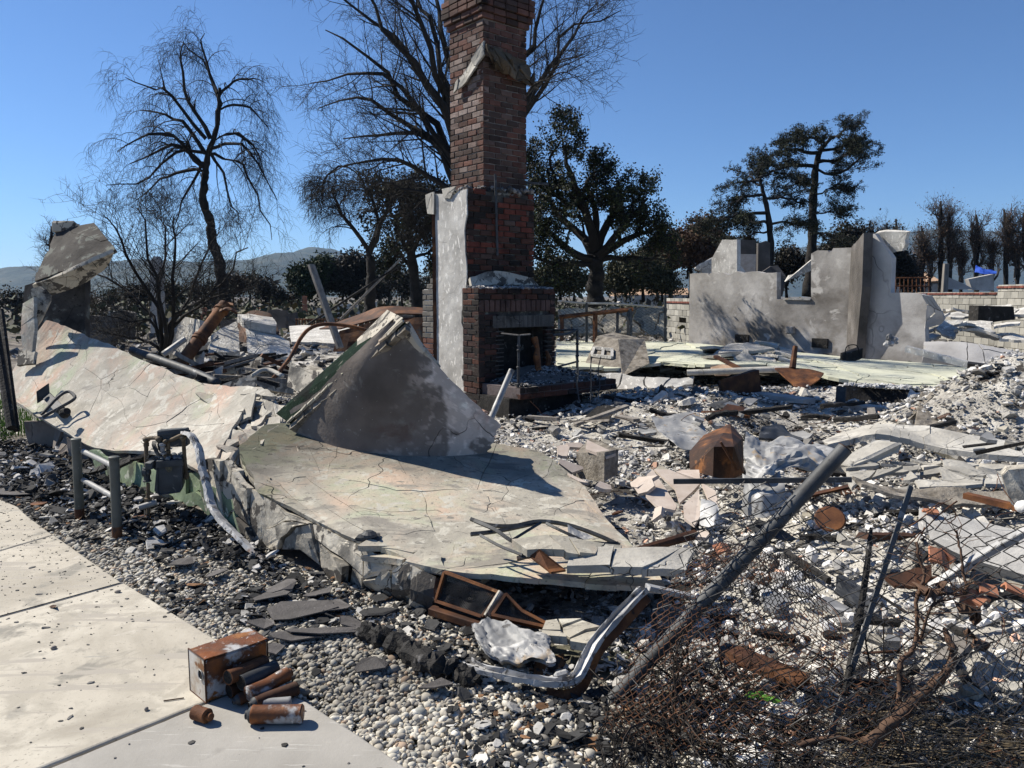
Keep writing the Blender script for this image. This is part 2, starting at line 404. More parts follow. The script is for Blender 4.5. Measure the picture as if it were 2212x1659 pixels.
mat('plaster_pale', [(.3, (.27, .255, .225)), (.5, (.40, .38, .335)), (.7, (.52, .50, .45))], 3, 9,
    layers=[(1.5, .60, .66, (.16, .155, .15)), (14, .62, .66, (.25, .24, .22))], bumps=((12, .5, .02), (70, .6, .005)), cr=(3, .012, (.08, .07, .06)), rough=.93)
mat('stem_wall', [(.35, (.10, .095, .085)), (.5, (.28, .26, .22)), (.6, (.48, .45, .38))], 5, 10,
    layers=[(3.2, .47, .49, (.42, .385, .32)), (4, .53, .545, (.075, .068, .06)), (12, .6, .64, (.48, .44, .36))], bumps=((30, .7, .008), (150, .6, .003)), cr=(3, .012, DK), rough=.94)
mat('stucco', [(.35, (.32, .305, .285)), (.5, (.43, .41, .385)), (.65, (.52, .50, .475))], 1.2, 10,
    layers=[(.33, .46, .66, (.10, .088, .076)), (.8, .54, .68, (.15, .13, .105)), (2.5, .60, .66, (.47, .45, .42))], bumps=((9, .4, .02), (60, .3, .006)), rough=.93)
mat('stucco_soot', [(.35, (.05, .046, .042)), (.55, (.11, .10, .092)), (.7, (.2, .19, .18))], .8, 8, bumps=((14, .6, .03), (60, .5, .01)), rough=.93)
mat('stucco_grey', [(.35, (.27, .26, .25)), (.5, (.38, .37, .36)), (.65, (.46, .45, .44))], .9, 10, layers=[(.5, .52, .68, (.11, .10, .092))], bumps=((14, .3, .02), (60, .5, .01)), cr=(.6, .01, (.1, .1, .1)), rough=.93)
mat('green_slab', [(.3, (.43, .42, .33)), (.5, (.50, .505, .39)), (.7, (.56, .56, .45))], .8, 9,
    layers=[(1.3, .62, .68, (.60, .56, .48)), (3, .64, .67, (.22, .21, .18))], bumps=((5, .5, .03), (40, .6, .006)), cr=(.9, .012, (.06, .05, .04)), rough=.93)
mat('white_wall', [(.3, (.28, .27, .245)), (.45, (.40, .385, .355)), (.65, (.58, .565, .525))], 2.2, 9,
    layers=[(18, .58, .60, (.70, .68, .63), (1, 1, .45)), (1.5, .6, .68, (.30, .29, .27))], bumps=((8, .4, .02), (60, .5, .004)), rough=.9)
mat('mortar', [(.35, (.17, .15, .13)), (.6, (.30, .27, .24))], 6, 8, bumps=((40, .7, .01),), rough=.95)
mat('brick', [(.35, (.75, .72, .70)), (.6, (1, 1, 1))], 9, 9, layers=[(1.6, .58, .66, (.12, .11, .10)), (14, .64, .68, (.9, 1.2, 1.3))], bumps=((50, .8, .006), (14, .5, .01)), rough=.92)
mat('block', [(.35, (.8, .8, .8)), (.6, (1, 1, 1))], 3, 9, layers=[(.6, .6, .7, (.55, .53, .5))], bumps=((50, .6, .006),), rough=.93)
mat('concrete_light', [(.3, (.40, .365, .30)), (.5, (.475, .437, .362)), (.7, (.53, .495, .415))], 1.1, 12,
    layers=[(1.6, .47, .64, (.33, .30, .245)), (7, .50, .62, (.37, .34, .28)), (4.0, .57, .64, (.25, .235, .20)), (60, .60, .66, (.30, .275, .23)), (1.4, .57, .60, (.36, .33, .28), (1, 9, 1, 0, 0, -50)), (30, .70, .73, (.14, .13, .12)), (5, .66, .72, (.52, .49, .43)), (1.2, .66, .70, (.30, .29, .26), (1, 14, 1, 0, 0, -38))], bumps=((8, .2, .01), (60, .25, .004), (240, .35, .0015)), cr=(.28, .0012, (.20, .185, .16)), rough=.9)
mat('concrete_dark', [(.3, (.24, .225, .20)), (.5, (.31, .295, .265)), (.7, (.38, .36, .325))], 2, 10,
    layers=[(2.5, .6, .7, (.20, .19, .17)), (6, .6, .66, (.40, .385, .35), (1, 12, 1, 0, 0, 25)), (40, .71, .73, (.08, .08, .075))], bumps=((70, .35, .004), (240, .4, .002)), rough=.92)
mat('concrete', [(.35, (.25, .245, .235)), (.6, (.40, .39, .37))], 3, 9, layers=[(2, .58, .66, (.12, .115, .11)), (6, .62, .66, (.5, .49, .47), (1, 1, 6))], bumps=((30, .6, .01), (120, .5, .003)), rough=.93, cr=(2.5, .01, DK))
mat('dirt', [(.35, (.055, .048, .04)), (.5, (.11, .095, .08)), (.65, (.19, .17, .145))], 1.4, 10, layers=[(.25, .55, .65, (.10, .11, .06)), (3, .58, .66, (.30, .28, .25))], bumps=((6, .8, .05), (40, .8, .01)), rough=.97)
mat('ashbed', [(.35, (.20, .188, .168)), (.5, (.40, .38, .34)), (.62, (.54, .52, .47))], 2.2, 14, layers=[(3, .55, .60, (.05, .045, .04)), (14, .60, .64, (.60, .58, .54)), (2, .64, .7, (.22, .16, .11))], bumps=((12, .9, .04), (60, 1, .015)), rough=.97)
mat('chip', [(.3, (.66, .66, .66)), (.6, (1.0, 1.0, 1.0))], 14, 6, layers=[(50, .62, .66, (.55, .53, .5))], bumps=((80, .6, .004),), rough=.94)
mat('pebble', [(.3, (.72, .72, .72)), (.6, (1.0, 1.0, 1.0))], 30, 5, bumps=((200, .3, .0015),), rough=.8)
mat('charcoal', [(.3, (.6, .6, .6)), (.6, (1, 1, 1))], 12, 8, layers=[(30, .66, .70, (2.2, 2.2, 2.2))], bumps=((70, .7, .005),), rough=.72)
mat('galv', [(.3, (.20, .20, .20)), (.5, (.38, .38, .375)), (.7, (.56, .555, .54))], 5, 9, layers=[(9, .56, .60, (.50, .49, .475), (1, 3, 1)), (4, .62, .70, (.20, .10, .045)), (22, .58, .62, (.10, .095, .09)), (6, .60, .63, (.14, .135, .13))], bumps=((20, .3, .004), (120, .3, .001)), rough=.6, metal=.15, rvar=(.45, .8))
mat('galv_dull', [(.3, (.17, .17, .168)), (.5, (.27, .27, .265)), (.7, (.38, .375, .365))], 3.4, 12, layers=[(5, .58, .66, (.36, .25, .13)), (2, .58, .66, (.46, .455, .44), (1, 4, 1, 20, 0, 30)), (16, .60, .64, (.12, .115, .11))], bumps=((9, .4, .01), (120, .3, .001)), rough=.6, metal=.12, rvar=(.45, .75))
mat('rust', [(.3, (.035, .016, .010)), (.48, (.11, .044, .019)), (.65, (.22, .09, .032))], 6, 10, layers=[(11, .60, .66, (.035, .025, .02)), (5, .66, .7, (.40, .20, .09))], bumps=((40, .5, .004), (160, .5, .002)), rough=.8, metal=.1)
mat('rust_dark', [(.3, (.02, .013, .01)), (.5, (.07, .03, .016)), (.7, (.17, .075, .03))], 5, 9, layers=[(3, .60, .66, (.03, .032, .034))], bumps=((40, .5, .004),), rough=.75, metal=.2)
mat('rust_tin', [(.35, (.22, .075, .022)), (.5, (.10, .045, .025)), (.56, (.34, .34, .34)), (.7, (.52, .52, .52))], 7, 10, layers=[(9, .57, .62, (.26, .11, .035)), (25, .64, .67, (.62, .60, .56)), (5, .64, .7, (.035, .03, .028))], bumps=((40, .5, .003), (160, .5, .001)), rough=.6, metal=.35, rvar=(.4, .8))
mat('steel_dark', [(.35, (.028, .030, .032)), (.6, (.065, .068, .072))], 8, 8, layers=[(12, .62, .66, (.14, .145, .15)), (7, .66, .7, (.12, .06, .03))], bumps=((60, .4, .003),), rough=.62, metal=.3)
mat('post_steel', [(.35, (.050, .052, .053)), (.6, (.095, .098, .10))], 6, 9, layers=[(10, .64, .67, (.24, .24, .235)), (25, .66, .68, (.03, .03, .03))], bumps=((40, .4, .003), (160, .4, .001)), rough=.62, metal=.15)
mat('meter_paint', [(.35, (.032, .038, .042)), (.6, (.060, .068, .074))], 9, 8, layers=[(14, .62, .65, (.14, .14, .135)), (6, .66, .7, (.09, .07, .05))], bumps=((60, .4, .003),), rough=.7)
mat('pipe_brown', [(.35, (.07, .055, .035)), (.6, (.17, .13, .085))], 12, 8, layers=[(9, .6, .66, (.03, .028, .025))], bumps=((60, .5, .003),), rough=.75, metal=.1)
mat('bollard', [(.35, (.062, .068, .060)), (.6, (.098, .104, .094))], 7, 8, layers=[(30, .66, .69, (.3, .3, .28))], bumps=((120, .3, .001),), rough=.55, metal=.1)
mat('char', [(.35, (.006, .0055, .005)), (.6, (.024, .022, .020))], 8, 9, layers=[(9, .62, .67, (.12, .115, .11))], bumps=((20, .8, .015), (80, .8, .005)), rough=.8)
mat('wood_grey', [(.35, (.13, .115, .10)), (.6, (.24, .22, .195))], 3, 9, bumps=((14, .5, .006),), rough=.9, stretch=(8, 8, 1))
mat('bark', [(.35, (.008, .0075, .007)), (.6, (.028, .025, .022))], 4, 8, bumps=((12, .9, .04),), rough=.9)
mat('twig', [(.35, (.8, .8, .8)), (.6, (1, 1, 1))], 3, 4, bumps=(), rough=.9)
mat('leaf', [(.35, (.75, .75, .75)), (.6, (1.1, 1.1, 1.1))], .7, 4, bumps=(), rough=.75)
mat('wire', [(.35, (.018, .018, .019)), (.6, (.045, .045, .046))], 20, 5, layers=[(5, .63, .68, (.12, .07, .045))], bumps=(), rough=.55, metal=.4)
mat('wire_rust', [(.35, (.040, .018, .010)), (.6, (.13, .058, .028))], 20, 5, layers=[(3, .56, .62, (.045, .04, .037))], bumps=(), rough=.8)
mat('stem_brown', [(.35, (.045, .027, .018)), (.6, (.12, .07, .045))], 14, 8, bumps=((50, .8, .005),), rough=.85)
mat('hill', [(.35, (.018, .028, .014)), (.5, (.030, .038, .020)), (.68, (.085, .08, .045))], .012, 12, layers=[(.05, .52, .6, (.035, .045, .025))], bumps=((.02, 1, 12), (.12, 1, 4)), rough=.95)
mat('tile', [(.35, (.40, .33, .275)), (.6, (.50, .43, .37))], 7, 8, layers=[(30, .64, .68, (.30, .24, .2))], bumps=((90, .3, .002),), rough=.7)
mat('lath', [(.35, (.11, .095, .075)), (.6, (.25, .225, .19))], 10, 9, layers=[(4, .58, .66, (.05, .045, .04))], bumps=((30, .9, .015), (110, .9, .006)), rough=.95)
mat('green_board', [(.35, (.005, .011, .008)), (.6, (.012, .024, .016))], 8, 9, layers=[(16, .63, .66, (.12, .12, .10)), (3, .58, .62, (.012, .014, .013))], bumps=((40, .9, .012),), rough=.95, spec=.05)
mat('terracotta', [(.35, (.26, .10, .055)), (.6, (.42, .19, .11))], 9, 8, bumps=((60, .5, .003),), rough=.85)
mat('roof_tan', [(.35, (.34, .22, .14)), (.6, (.46, .32, .22))], 5, 8, bumps=((8, .5, .03),), rough=.9)
mat('tarp_blue', [(.35, (.02, .06, .35)), (.6, (.04, .12, .55))], 2, 6, bumps=((4, .6, .1),), rough=.6)
mat('straw', [(.35, (.8, .8, .8)), (.6, (1, 1, 1))], 20, 4, bumps=(), rough=.85)
mat('emblem', [(.35, (.16, .14, .08)), (.6, (.22, .20, .12))], 20, 4, bumps=(), rough=.7)

mat('soot_dark', [(.35, (.030, .027, .025)), (.55, (.075, .068, .06)), (.7, (.13, .12, .108))], 3, 12, layers=[(6, .56, .60, (.16, .165, .14)), (30, .60, .63, (.03, .027, .025))], bumps=((40, .6, .006), (150, .5, .002)), rough=.93)

mat('rust_drum', [(.3, (.02, .013, .010)), (.48, (.05, .026, .017)), (.62, (.16, .068, .028))], 4, 11, layers=[(9, .58, .64, (.24, .10, .035)), (5, .62, .68, (.02, .018, .017))], bumps=((9, .5, .01), (60, .6, .004)), rough=.75, metal=.1)

mat('tin_face', [(.3, (.30, .20, .12)), (.45, (.48, .44, .38)), (.65, (.58, .56, .52))], 9, 11, layers=[(14, .57, .62, (.20, .09, .035)), (6, .62, .68, (.10, .06, .035))], bumps=((60, .4, .002),), rough=.6, metal=.1)
# ================================================================== THE SETTING
def struct(name, mb, m, smooth=False, **k): return tag(mb.build(name, m, smooth=smooth, **k), kind='structure')
WA = PZ(60, 960, 0); WB = PZ(1215, 1400, 0); WD = nrm(WB-WA); WN = A3(-WD[1], WD[0], 0)     # foot of the fallen wall
WD2 = WD[:2]
def side(x, y): return (x-WA[0])*WN[0]+(y-WA[1])*WN[1]
def H(x, y):
    s_ = side(x, y); inn = sstep(.15, .8, s_)*(1-.0*x)
    h = inn*(.07+.10*fbm(x*.9, y*.9, 5)+.05*fbm(x*3, y*3, 9))
    h = h+.012*fbm(x*2, y*2, 3)
    h = h+1.0*np.exp(-(((x-5.3)/1.3)**2+((y-7.6)/1.1)**2))*(s_ > 0)          # heap of ash on the right
    h = h+.35*np.exp(-(((x-3.3)/1.2)**2+((y-4.1)/.9)**2))+.12*np.exp(-(((x-1.9)/.7)**2+((y-3.2)/.5)**2))
    h = h+.25*np.exp(-(((x+2.4)/1.2)**2+((y-9.2)/1.0)**2))+.25*np.exp(-(((x-2.6)/1.6)**2+((y-9.2)/.7)**2))
    h = h+.22*np.exp(-((y-10.4)/.9)**2)*sstep(.2, 1.6, x)*sstep(8.5, 6, x)
    return h*sstep(24, 15, y)
def grid(mb, x0, x1, y0, y1, nx, ny, zf, col=None):
    x, y = np.meshgrid(np.linspace(x0, x1, nx), np.linspace(y0, y1, ny)); x = x.ravel(); y = y.ravel()
    a = (np.arange(ny-1)[:, None]*nx+np.arange(nx-1)[None]).ravel()
    mb.add(np.stack([x, y, zf(x, y)], 1), [np.stack([a, a+1, a+nx+1, a+nx], 1)], col)
g = MB(); grid(g, -6000, 6000, -200, 7000, 61, 61, lambda x, y: x*0-.10); struct('ground', g, 'dirt')
g = MB(); grid(g, -9, 12, 2.0, 24, 300, 320, lambda x, y: H(x, y)-.02-.06*(side(x, y) < 0)); struct('ash_covered_earth', g, 'ashbed', smooth=True)

# hills far away, real ridges
def hill(name, prof, Y, depth, seed):
    mb = MB(); xs = np.array([p[0] for p in prof], float); ys = np.array([p[1] for p in prof], float)
    n = 260; m = 60; xx = np.linspace(xs[0], xs[-1], n); yy = np.interp(xx, xs, ys)
    top = np.array([PY(a, b, Y) for a, b in zip(xx, yy)]); zt = top[:, 2]; V = []
    for j in range(m):
        t = j/(m-1); y = Y+(t-.6)*depth; prof_ = np.where(t < .6, np.sin(t/.6*math.pi/2)**.9, np.cos((t-.6)/.4*math.pi/2))
        z = zt*prof_; r = 1-abs(t-.6)*1.2
        z = z+(z > 5)*60*prof_*fbm(top[:, 0]/260+seed, np.full(n, y/330.), seed, 5)*(abs(t-.6) > .03)*min(1, abs(t-.6)*6)
        z = z+6*fbm(top[:, 0]/25, np.full(n, y/25.), seed+4, 3)*prof_
        V.append(np.stack([top[:, 0], np.full(n, y), z-2], 1))
    a = (np.arange(m-1)[:, None]*n+np.arange(n-1)[None]).ravel()
    mb.add(np.concatenate(V), [np.stack([a, a+1, a+n+1, a+n], 1)]); return struct(name, mb, 'hill', smooth=True)
hill('hills', [(-700, 640), (-300, 610), (-60, 600), (60, 590), (150, 596), (233, 566), (327, 560), (436, 567), (545, 562), (618, 551), (655, 543), (691, 537), (720, 541), (750, 549), (797, 571), (880, 594), (1000, 612), (1150, 640)], 3300, 1700, 3)
hill('far_hills', [(1300, 640), (1450, 590), (1600, 560), (1750, 530), (1880, 510), (1966, 499), (2078, 497), (2150, 500), (2212, 498), (2350, 512), (2600, 560), (2900, 620)], 4400, 1600, 8)

# concrete pavement: slabs with worked edges and open joints
EDGE = [(-40, 1062), (39, 1094), (58, 1113), (116, 1155), (264, 1258), (364, 1317), (502, 1402), (662, 1514), (823, 1618), (900, 1672), (1180, 1880)]
Ep = [PZ(x, y, .03) for x, y in EDGE]
def slab(poly, z=.03, t=.08, mb=None, bev=.008):
    P = np.array([[p[0], p[1]] for p in poly]); 
    a = (P[:, 0]*np.roll(P[:, 1], -1)-np.roll(P[:, 0], -1)*P[:, 1]).sum()
    if a < 0: P = P[::-1]
    # finer edge with a little wear
    q = []
    for i in range(len(P)):
        L = np.linalg.norm(P[(i+1) % len(P)]-P[i]); m = max(1, int(L/.03)); q += [P[i]+(P[(i+1) % len(P)]-P[i])*t_ for t_ in np.arange(m)/m]
    P = np.array(q); n = len(P); P = P+.003*np.stack([fbm(P[:, 0]*30, P[:, 1]*30, 3), fbm(P[:, 0]*30, P[:, 1]*30, 6)], 1)
    T = np.roll(P, -1, 0)-np.roll(P, 1, 0); N = np.stack([-T[:, 1], T[:, 0]], 1); N /= np.linalg.norm(N, axis=1)[:, None]+1e-9
    R0 = np.c_[P, np.full(n, z-t)]; R1 = np.c_[P, np.full(n, z-bev)]; R2 = np.c_[P+N*bev*.5, np.full(n, z-bev*.35)]; R3 = np.c_[P+N*bev*1.3, np.full(n, z)]
    i = np.arange(n); j = (i+1) % n; F = [np.stack([i+k*n, j+k*n, j+(k+1)*n, i+(k+1)*n], 1) for k in range(3)]
    mb.add(np.concatenate([R0, R1, R2, R3]), F+[i+3*n])
def lerp(a, b, t): return a+(b-a)*t
j0a, j0b = PZ(116, 1155, .03), PZ(-60, 1207, .03)
j1a, j1b = PZ(268, 1258, .03), PZ(-60, 1349, .03)
j2a, j2b = PZ(640, 1452, .03), PZ(118, 1662, .03)
def far(a, b, d): return b+nrm(b-a)*d
gp = .005
def off(p, a, b, d): n = nrm(A3(-(b-a)[1], (b-a)[0], 0)); return p+n*d
mb = MB(); FL = 3.5
slab([Ep[0], Ep[1], Ep[2], off(j0a, j0a, j0b, -gp), off(far(j0a, j0b, FL), j0a, j0b, -gp), Ep[0]+A3(-4, 2.5, 0)], mb=mb)
slab([off(j0a, j0a, j0b, gp), Ep[4]+A3(-.003, .003, 0), off(j1a, j1a, j1b, -gp), off(far(j1a, j1b, FL), j1a, j1b, -gp), off(far(j0a, j0b, FL), j0a, j0b, gp)], mb=mb)
e2 = PZ(545, 1430, .03)
slab([off(j1a, j1a, j1b, gp), Ep[5], Ep[6], e2, off(PZ(560, 1470, .03), j2a, j2b, -gp), off(far(j2a, j2b, FL), j2a, j2b, -gp), off(far(j1a, j1b, FL), j1a, j1b, gp)], mb=mb)
struct('concrete_pavement', mb, 'concrete_light')
mb = MB(); slab([off(PZ(560, 1470, .03), j2a, j2b, gp), Ep[7], Ep[8], Ep[9], Ep[10], PZ(1000, 2300, .03), off(far(j2a, j2b, 1.2), j2a, j2b, gp)], mb=mb)
struct('concrete_walkway', mb, 'concrete_dark')

# gravel strip
def inpoly(x, y, poly):
    r = np.zeros(len(x), bool); n = len(poly)
    for i in range(n):
        x0, y0 = poly[i][:2]; x1, y1 = poly[(i+1) % n][:2]
        c = ((y0 > y) != (y1 > y)); t = (x1-x0)*(y-y0)/((y1-y0) if y1 != y0 else 1e-9)+x0; r ^= c & (x < t)
    return r
def sample(n, poly, R, dens=lambda x, y: 1.0):
    P = np.array([p[:2] for p in poly]); lo = P.min(0); hi = P.max(0); out = []; k = 0
    while k < n:
        q = lo+R.random((n*3, 2))*(hi-lo); m = inpoly(q[:, 0], q[:, 1], poly) & (R.random(len(q)) < dens(q[:, 0], q[:, 1])); out.append(q[m]); k += m.sum()
    return np.concatenate(out)[:n]
R = np.random.default_rng(3)
GR = [p+A3(.0, .0, 0) for p in Ep]+[A3(1.3, 1.6, 0), PZ(1560, 1700), PZ(1500, 1560), PZ(1300, 1480), PZ(1180, 1420), PZ(640, 1225), PZ(460, 1120), PZ(200, 1020), PZ(-60, 960)]
q = sample(33000, GR, R, lambda x, y: np.clip((3.6/np.maximum(y, 2))**1.6, .1, 1))
n = len(q); lay = R.random(n); s_ = R.lognormal(math.log(.0125), .32, n)*(1+.12*(q[:, 1] > 4.5))
tone = np.array([[.40,.385,.35],[.50,.49,.45],[.34,.325,.30],[.58,.565,.52],[.24,.23,.215],[.40,.31,.24],[.46,.42,.35],[.30,.31,.30],[.66,.65,.61]])[R.choice(9, n, p=[.2,.19,.14,.12,.12,.04,.08,.06,.05])]
soot = sstep(.52, .70, .5+.5*fbm(q[:, 0]*1.6, q[:, 1]*1.6, 40, 4)+.22*sstep(-1.3, -.2, side(q[:, 0], q[:, 1]))+.12*sstep(3.6, 5.5, q[:, 1]))
cols = tone*A3(1.05, 1.01, .93)*(1-.62*soot*R.uniform(.3, 1, n))[:, None]
C = np.c_[q, -.01+lay*.024]
mb = MB(); lumps(mb, C, s_, cols, R, ICO1, .62, .06); tag(mb.build('gravel', 'pebble', smooth=True), 'river pebble gravel strip between the pavement and the fallen wall', 'gravel', kind='stuff')
mb = MB(); grid(mb, -7, 2.2, 1.4, 9, 160, 160, lambda x, y: -.018+.01*fbm(x*9, y*9, 3)-.5*(side(x, y) > .5)); struct('gravel_bed', mb, 'dirt', smooth=True)

# burnt flakes over the gravel and pavement
mb = MB(); ps = [p for p in GR]
q = sample(9500, ps, R, lambda x, y: np.clip(.03+sstep(.1, .5, fbm(x*1.3, y*1.3, 21, 4)+.42*sstep(-1.4, -.1, side(x, y))+.25*sstep(4, 6, y)), 0, 1))
n = len(q); s_ = R.lognormal(math.log(.016), .6, n); c = np.where(R.random(n)[:, None] < .86, R.uniform(.012, .06, (n, 1))*np.ones(3), R.uniform(.3, .62, (n, 1))*A3(1, .97, .9)); c = np.where(R.random(n)[:, None] < .05, A3(.26, .14, .07)*R.uniform(.5, 1.4, (n, 1)), c)
chips(mb, np.c_[q, .012+.02*R.random(n)], s_, s_*.12, .35, c, R, 6, .6)
tag(mb.build('charred_flakes', 'chip'), 'charred flakes and ash scattered over the pebble gravel', 'debris', kind='stuff')
mb = MB(); PV = [Ep[1], Ep[3], Ep[4], Ep[5], Ep[6], Ep[7], Ep[8], Ep[9], PZ(300, 1660), PZ(-20, 1660), PZ(-20, 1200), PZ(-20, 1080)]
q = sample(400, PV, R, lambda x, y: np.clip(.12+.9*sstep(3, 5, y), 0, 1)); n = len(q); s_ = R.lognormal(math.log(.006), .6, n); s_ = np.clip(s_, 0, .05)
chips(mb, np.c_[q, np.full(n, .031)], s_, s_*.12+.001, .06, R.uniform(.03, .2, (n, 1))*A3(1, .95, .88), R, 6, .7)
tag(mb.build('pavement_flakes', 'chip'), 'small dark flakes and twigs scattered on the pale pavement', 'debris', kind='stuff')

# ash, plaster crumbs and char over the burnt floor
IN = [PZ(1215, 1400), PZ(1420, 1560), PZ(1560, 1720), A3(4.6, 1.5, 0), A3(7.5, 3.6, 0), A3(9.5, 8, 0), A3(10, 14, 0), A3(-6.5, 15, 0), A3(-5.6, 10, 0), WA+WN*.3]
mb = MB(); q = sample(80000, IN, R, lambda x, y: np.clip((3.3/np.maximum(y, 2.2))**1.25, .08, 1)*(.30+.70*sstep(-.12, .12, fbm(x*1.4, y*1.4, 44, 4)))); n = len(q)
s_ = R.lognormal(math.log(.0115), .62, n)*(.72+.10*q[:, 1]); s_ = np.clip(s_, .003, .16)
k = fbm(q[:, 0]*.8, q[:, 1]*.8, 77, 4); 
grey = R.choice([.05, .13, .26, .42, .58, .72], n, p=[.06, .07, .14, .26, .30, .17])*R.uniform(.8, 1.15, n)
grey = np.clip(grey*(1+.9*k)+.08*k, .015, .78); dark = sstep(.1, .45, fbm(q[:, 0]*.7+9, q[:, 1]*.7, 99, 4)); grey *= 1-.58*dark*(q[:, 0] < 5)
grey = np.where((q[:, 0] > 1.3) & (q[:, 1] < 5.2), np.clip(grey*1.3+.10, 0, .85), grey)
tint = np.where(R.random((n, 1)) < .05, A3(1, .62, .45), A3(1, .965, .90)*np.ones((n, 1)))
chips(mb, np.c_[q, H(q[:, 0], q[:, 1])-.012+.045*R.random(n)], s_, s_*R.uniform(.12, .5, n), .42, grey[:, None]*tint, R, 6, .8)
tag(mb.build('ash_rubble', 'chip'), 'white and grey ash and plaster crumbs covering the burnt house floor', 'rubble', kind='stuff')
mb = MB(); q = sample(5200, IN, R, lambda x, y: np.clip((x > .2)*((3.0/np.maximum(y, 2.2))**1.5)*sstep(.2, 1.2, x), 0, 1)*(fbm(x*1.1, y*1.1, 12, 3) > -.15)); n = len(q)
s_ = np.clip(R.lognormal(math.log(.021), .45, n), .01, .07); gcol = R.choice([.12, .3, .5, .66, .76], n, p=[.12, .18, .22, .28, .2])
lumps(mb, np.c_[q, H(q[:, 0], q[:, 1])+.012+.02*R.random(n)], s_, gcol[:, None]*A3(1, .98, .94)+0*s_[:, None], R, ICO1, .55, .22)
tag(mb.build('plaster_crumbs', 'chip'), 'chunky white plaster crumbs heaped behind the fallen fence', 'rubble', kind='stuff')
# dark ash in front of the far left end of the wall
mb = MB(); DL = [PZ(-40, 960), PZ(170, 975), PZ(250, 1050), PZ(440, 1130), PZ(620, 1235), PZ(560, 1250), PZ(330, 1170), PZ(60, 1080), PZ(-40, 1062)]
q = sample(4200, DL, R); n = len(q); s_ = np.clip(R.lognormal(math.log(.026), .5, n), .008, .12); gcol = R.choice([.025, .06, .2, .5], n, p=[.45, .3, .12, .13])
chips(mb, np.c_[q, .01+.07*R.random(n)], s_, s_*.25, .5, gcol[:, None]*A3(1, .97, .92), R, 6, .7)
tag(mb.build('charred_debris', 'chip'), 'black charred scraps and pale ash along the foot of the leaning wall', 'debris', kind='stuff')

# ================================================================== FALLEN WALLS
def pcol(base=1.0, var=.10, tints=None):
    def f(V, ci, R): 
        c = base*R.uniform(1-var, 1+var); t = np.ones(3)
        if tints is not None: t = np.asarray(tints[R.integers(len(tints))])
        return np.tile(c*t, (len(V), 1))
    return f
t = thing('collapsed_wall', PZ(300, 1010), 'long pale green and pink plaster wall leaning behind the gas meter, cracked into shingled plates', 'wall')
S1 = Surf([
  [(108, 692, 9.5), (182, 724, 9.2), (313, 776, 8.5), (458, 836, 7.6), (565, 836, 7.0), (612, 885, 6.5)],
  [(40, 786, 9.2), (130, 800, 8.7), (250, 855, 7.9), (400, 905, 7.0), (520, 905, 6.4), (606, 925, 6.1)],
  [(26, 850, 8.8), (100, 880, 8.1), (210, 925, 7.2), (360, 960, 6.4), (490, 965, 5.8), (570, 955, 5.7)],
  [(40, 885, 8.2), (120, 925, 7.5), (210, 972, 6.8), (340, 985, 6.0), (450, 1028, 5.35), (512, 985, 5.45)]], noise=.035, nf=1.6, seed=4)
mb = MB(); shatter(mb, S1, 30, .03, .0018, .006, .002, seed=5, outline=[(0, 0), (.25, -.0), (.5, .02), (.74, .0), (.8, .06), (.8, 1), (.55, .97), (.3, 1), (.1, .98), (0, .9)], jag=.05, colf=pcol(1, .07), aniso=.8)
mb.build('plaster_face', 'plaster', t)
S1b = S1
mb = MB(); shatter(mb, S1b, 34, .03, .006, .10, .03, seed=15, outline=[(.74, 0), (1, 0), (1, 1), (.8, 1), (.76, .5)], jag=.04, colf=pcol(1, .10), aniso=2.2)
shatter(mb, S1, 36, .025, .006, .16, .06, seed=25, outline=[(.45, .0), (.82, -.0), (.86, .5), (.72, .34), (.6, .2)], jag=.03, colf=pcol(1, .10), aniso=2.5)
mb.build('loose_plates', 'plaster', t)
SG = Surf([[(95, 905, 7.5), (205, 968, 6.75), (330, 1000, 6.05), (432, 1020, 5.5), (520, 1035, 5.2)], [(120, 990, 7.55), (215, 1040, 6.7), (330, 1083, 5.98), (432, 1108, 5.45), (520, 1130, 5.1)]], noise=.02, nf=2, seed=9)
mb = MB(); shatter(mb, SG, 9, .03, .006, .04, .01, seed=3, outline=[(.22, .1), (.4, .05), (.6, .0), (.8, 0), (1, 0), (1, .95), (.85, 1), (.7, .86), (.58, .98), (.45, .72), (.34, .82), (.25, .62)], jag=.07)
mb.build('green_skirt', 'plaster_green', t)
mb = MB(); S0 = Surf([[(60, 900, 8.0), (150, 940, 7.4), (235, 990, 6.8), (320, 1000, 6.4)], [(80, 975, 8.0), (150, 1000, 7.4), (235, 1050, 6.75), (320, 1040, 6.4)]], noise=.04, nf=3)
shatter(mb, S0, 8, .03, .01, .25, .04, seed=8, jag=.05); mb.build('charred_underside', 'plaster_soot', t)

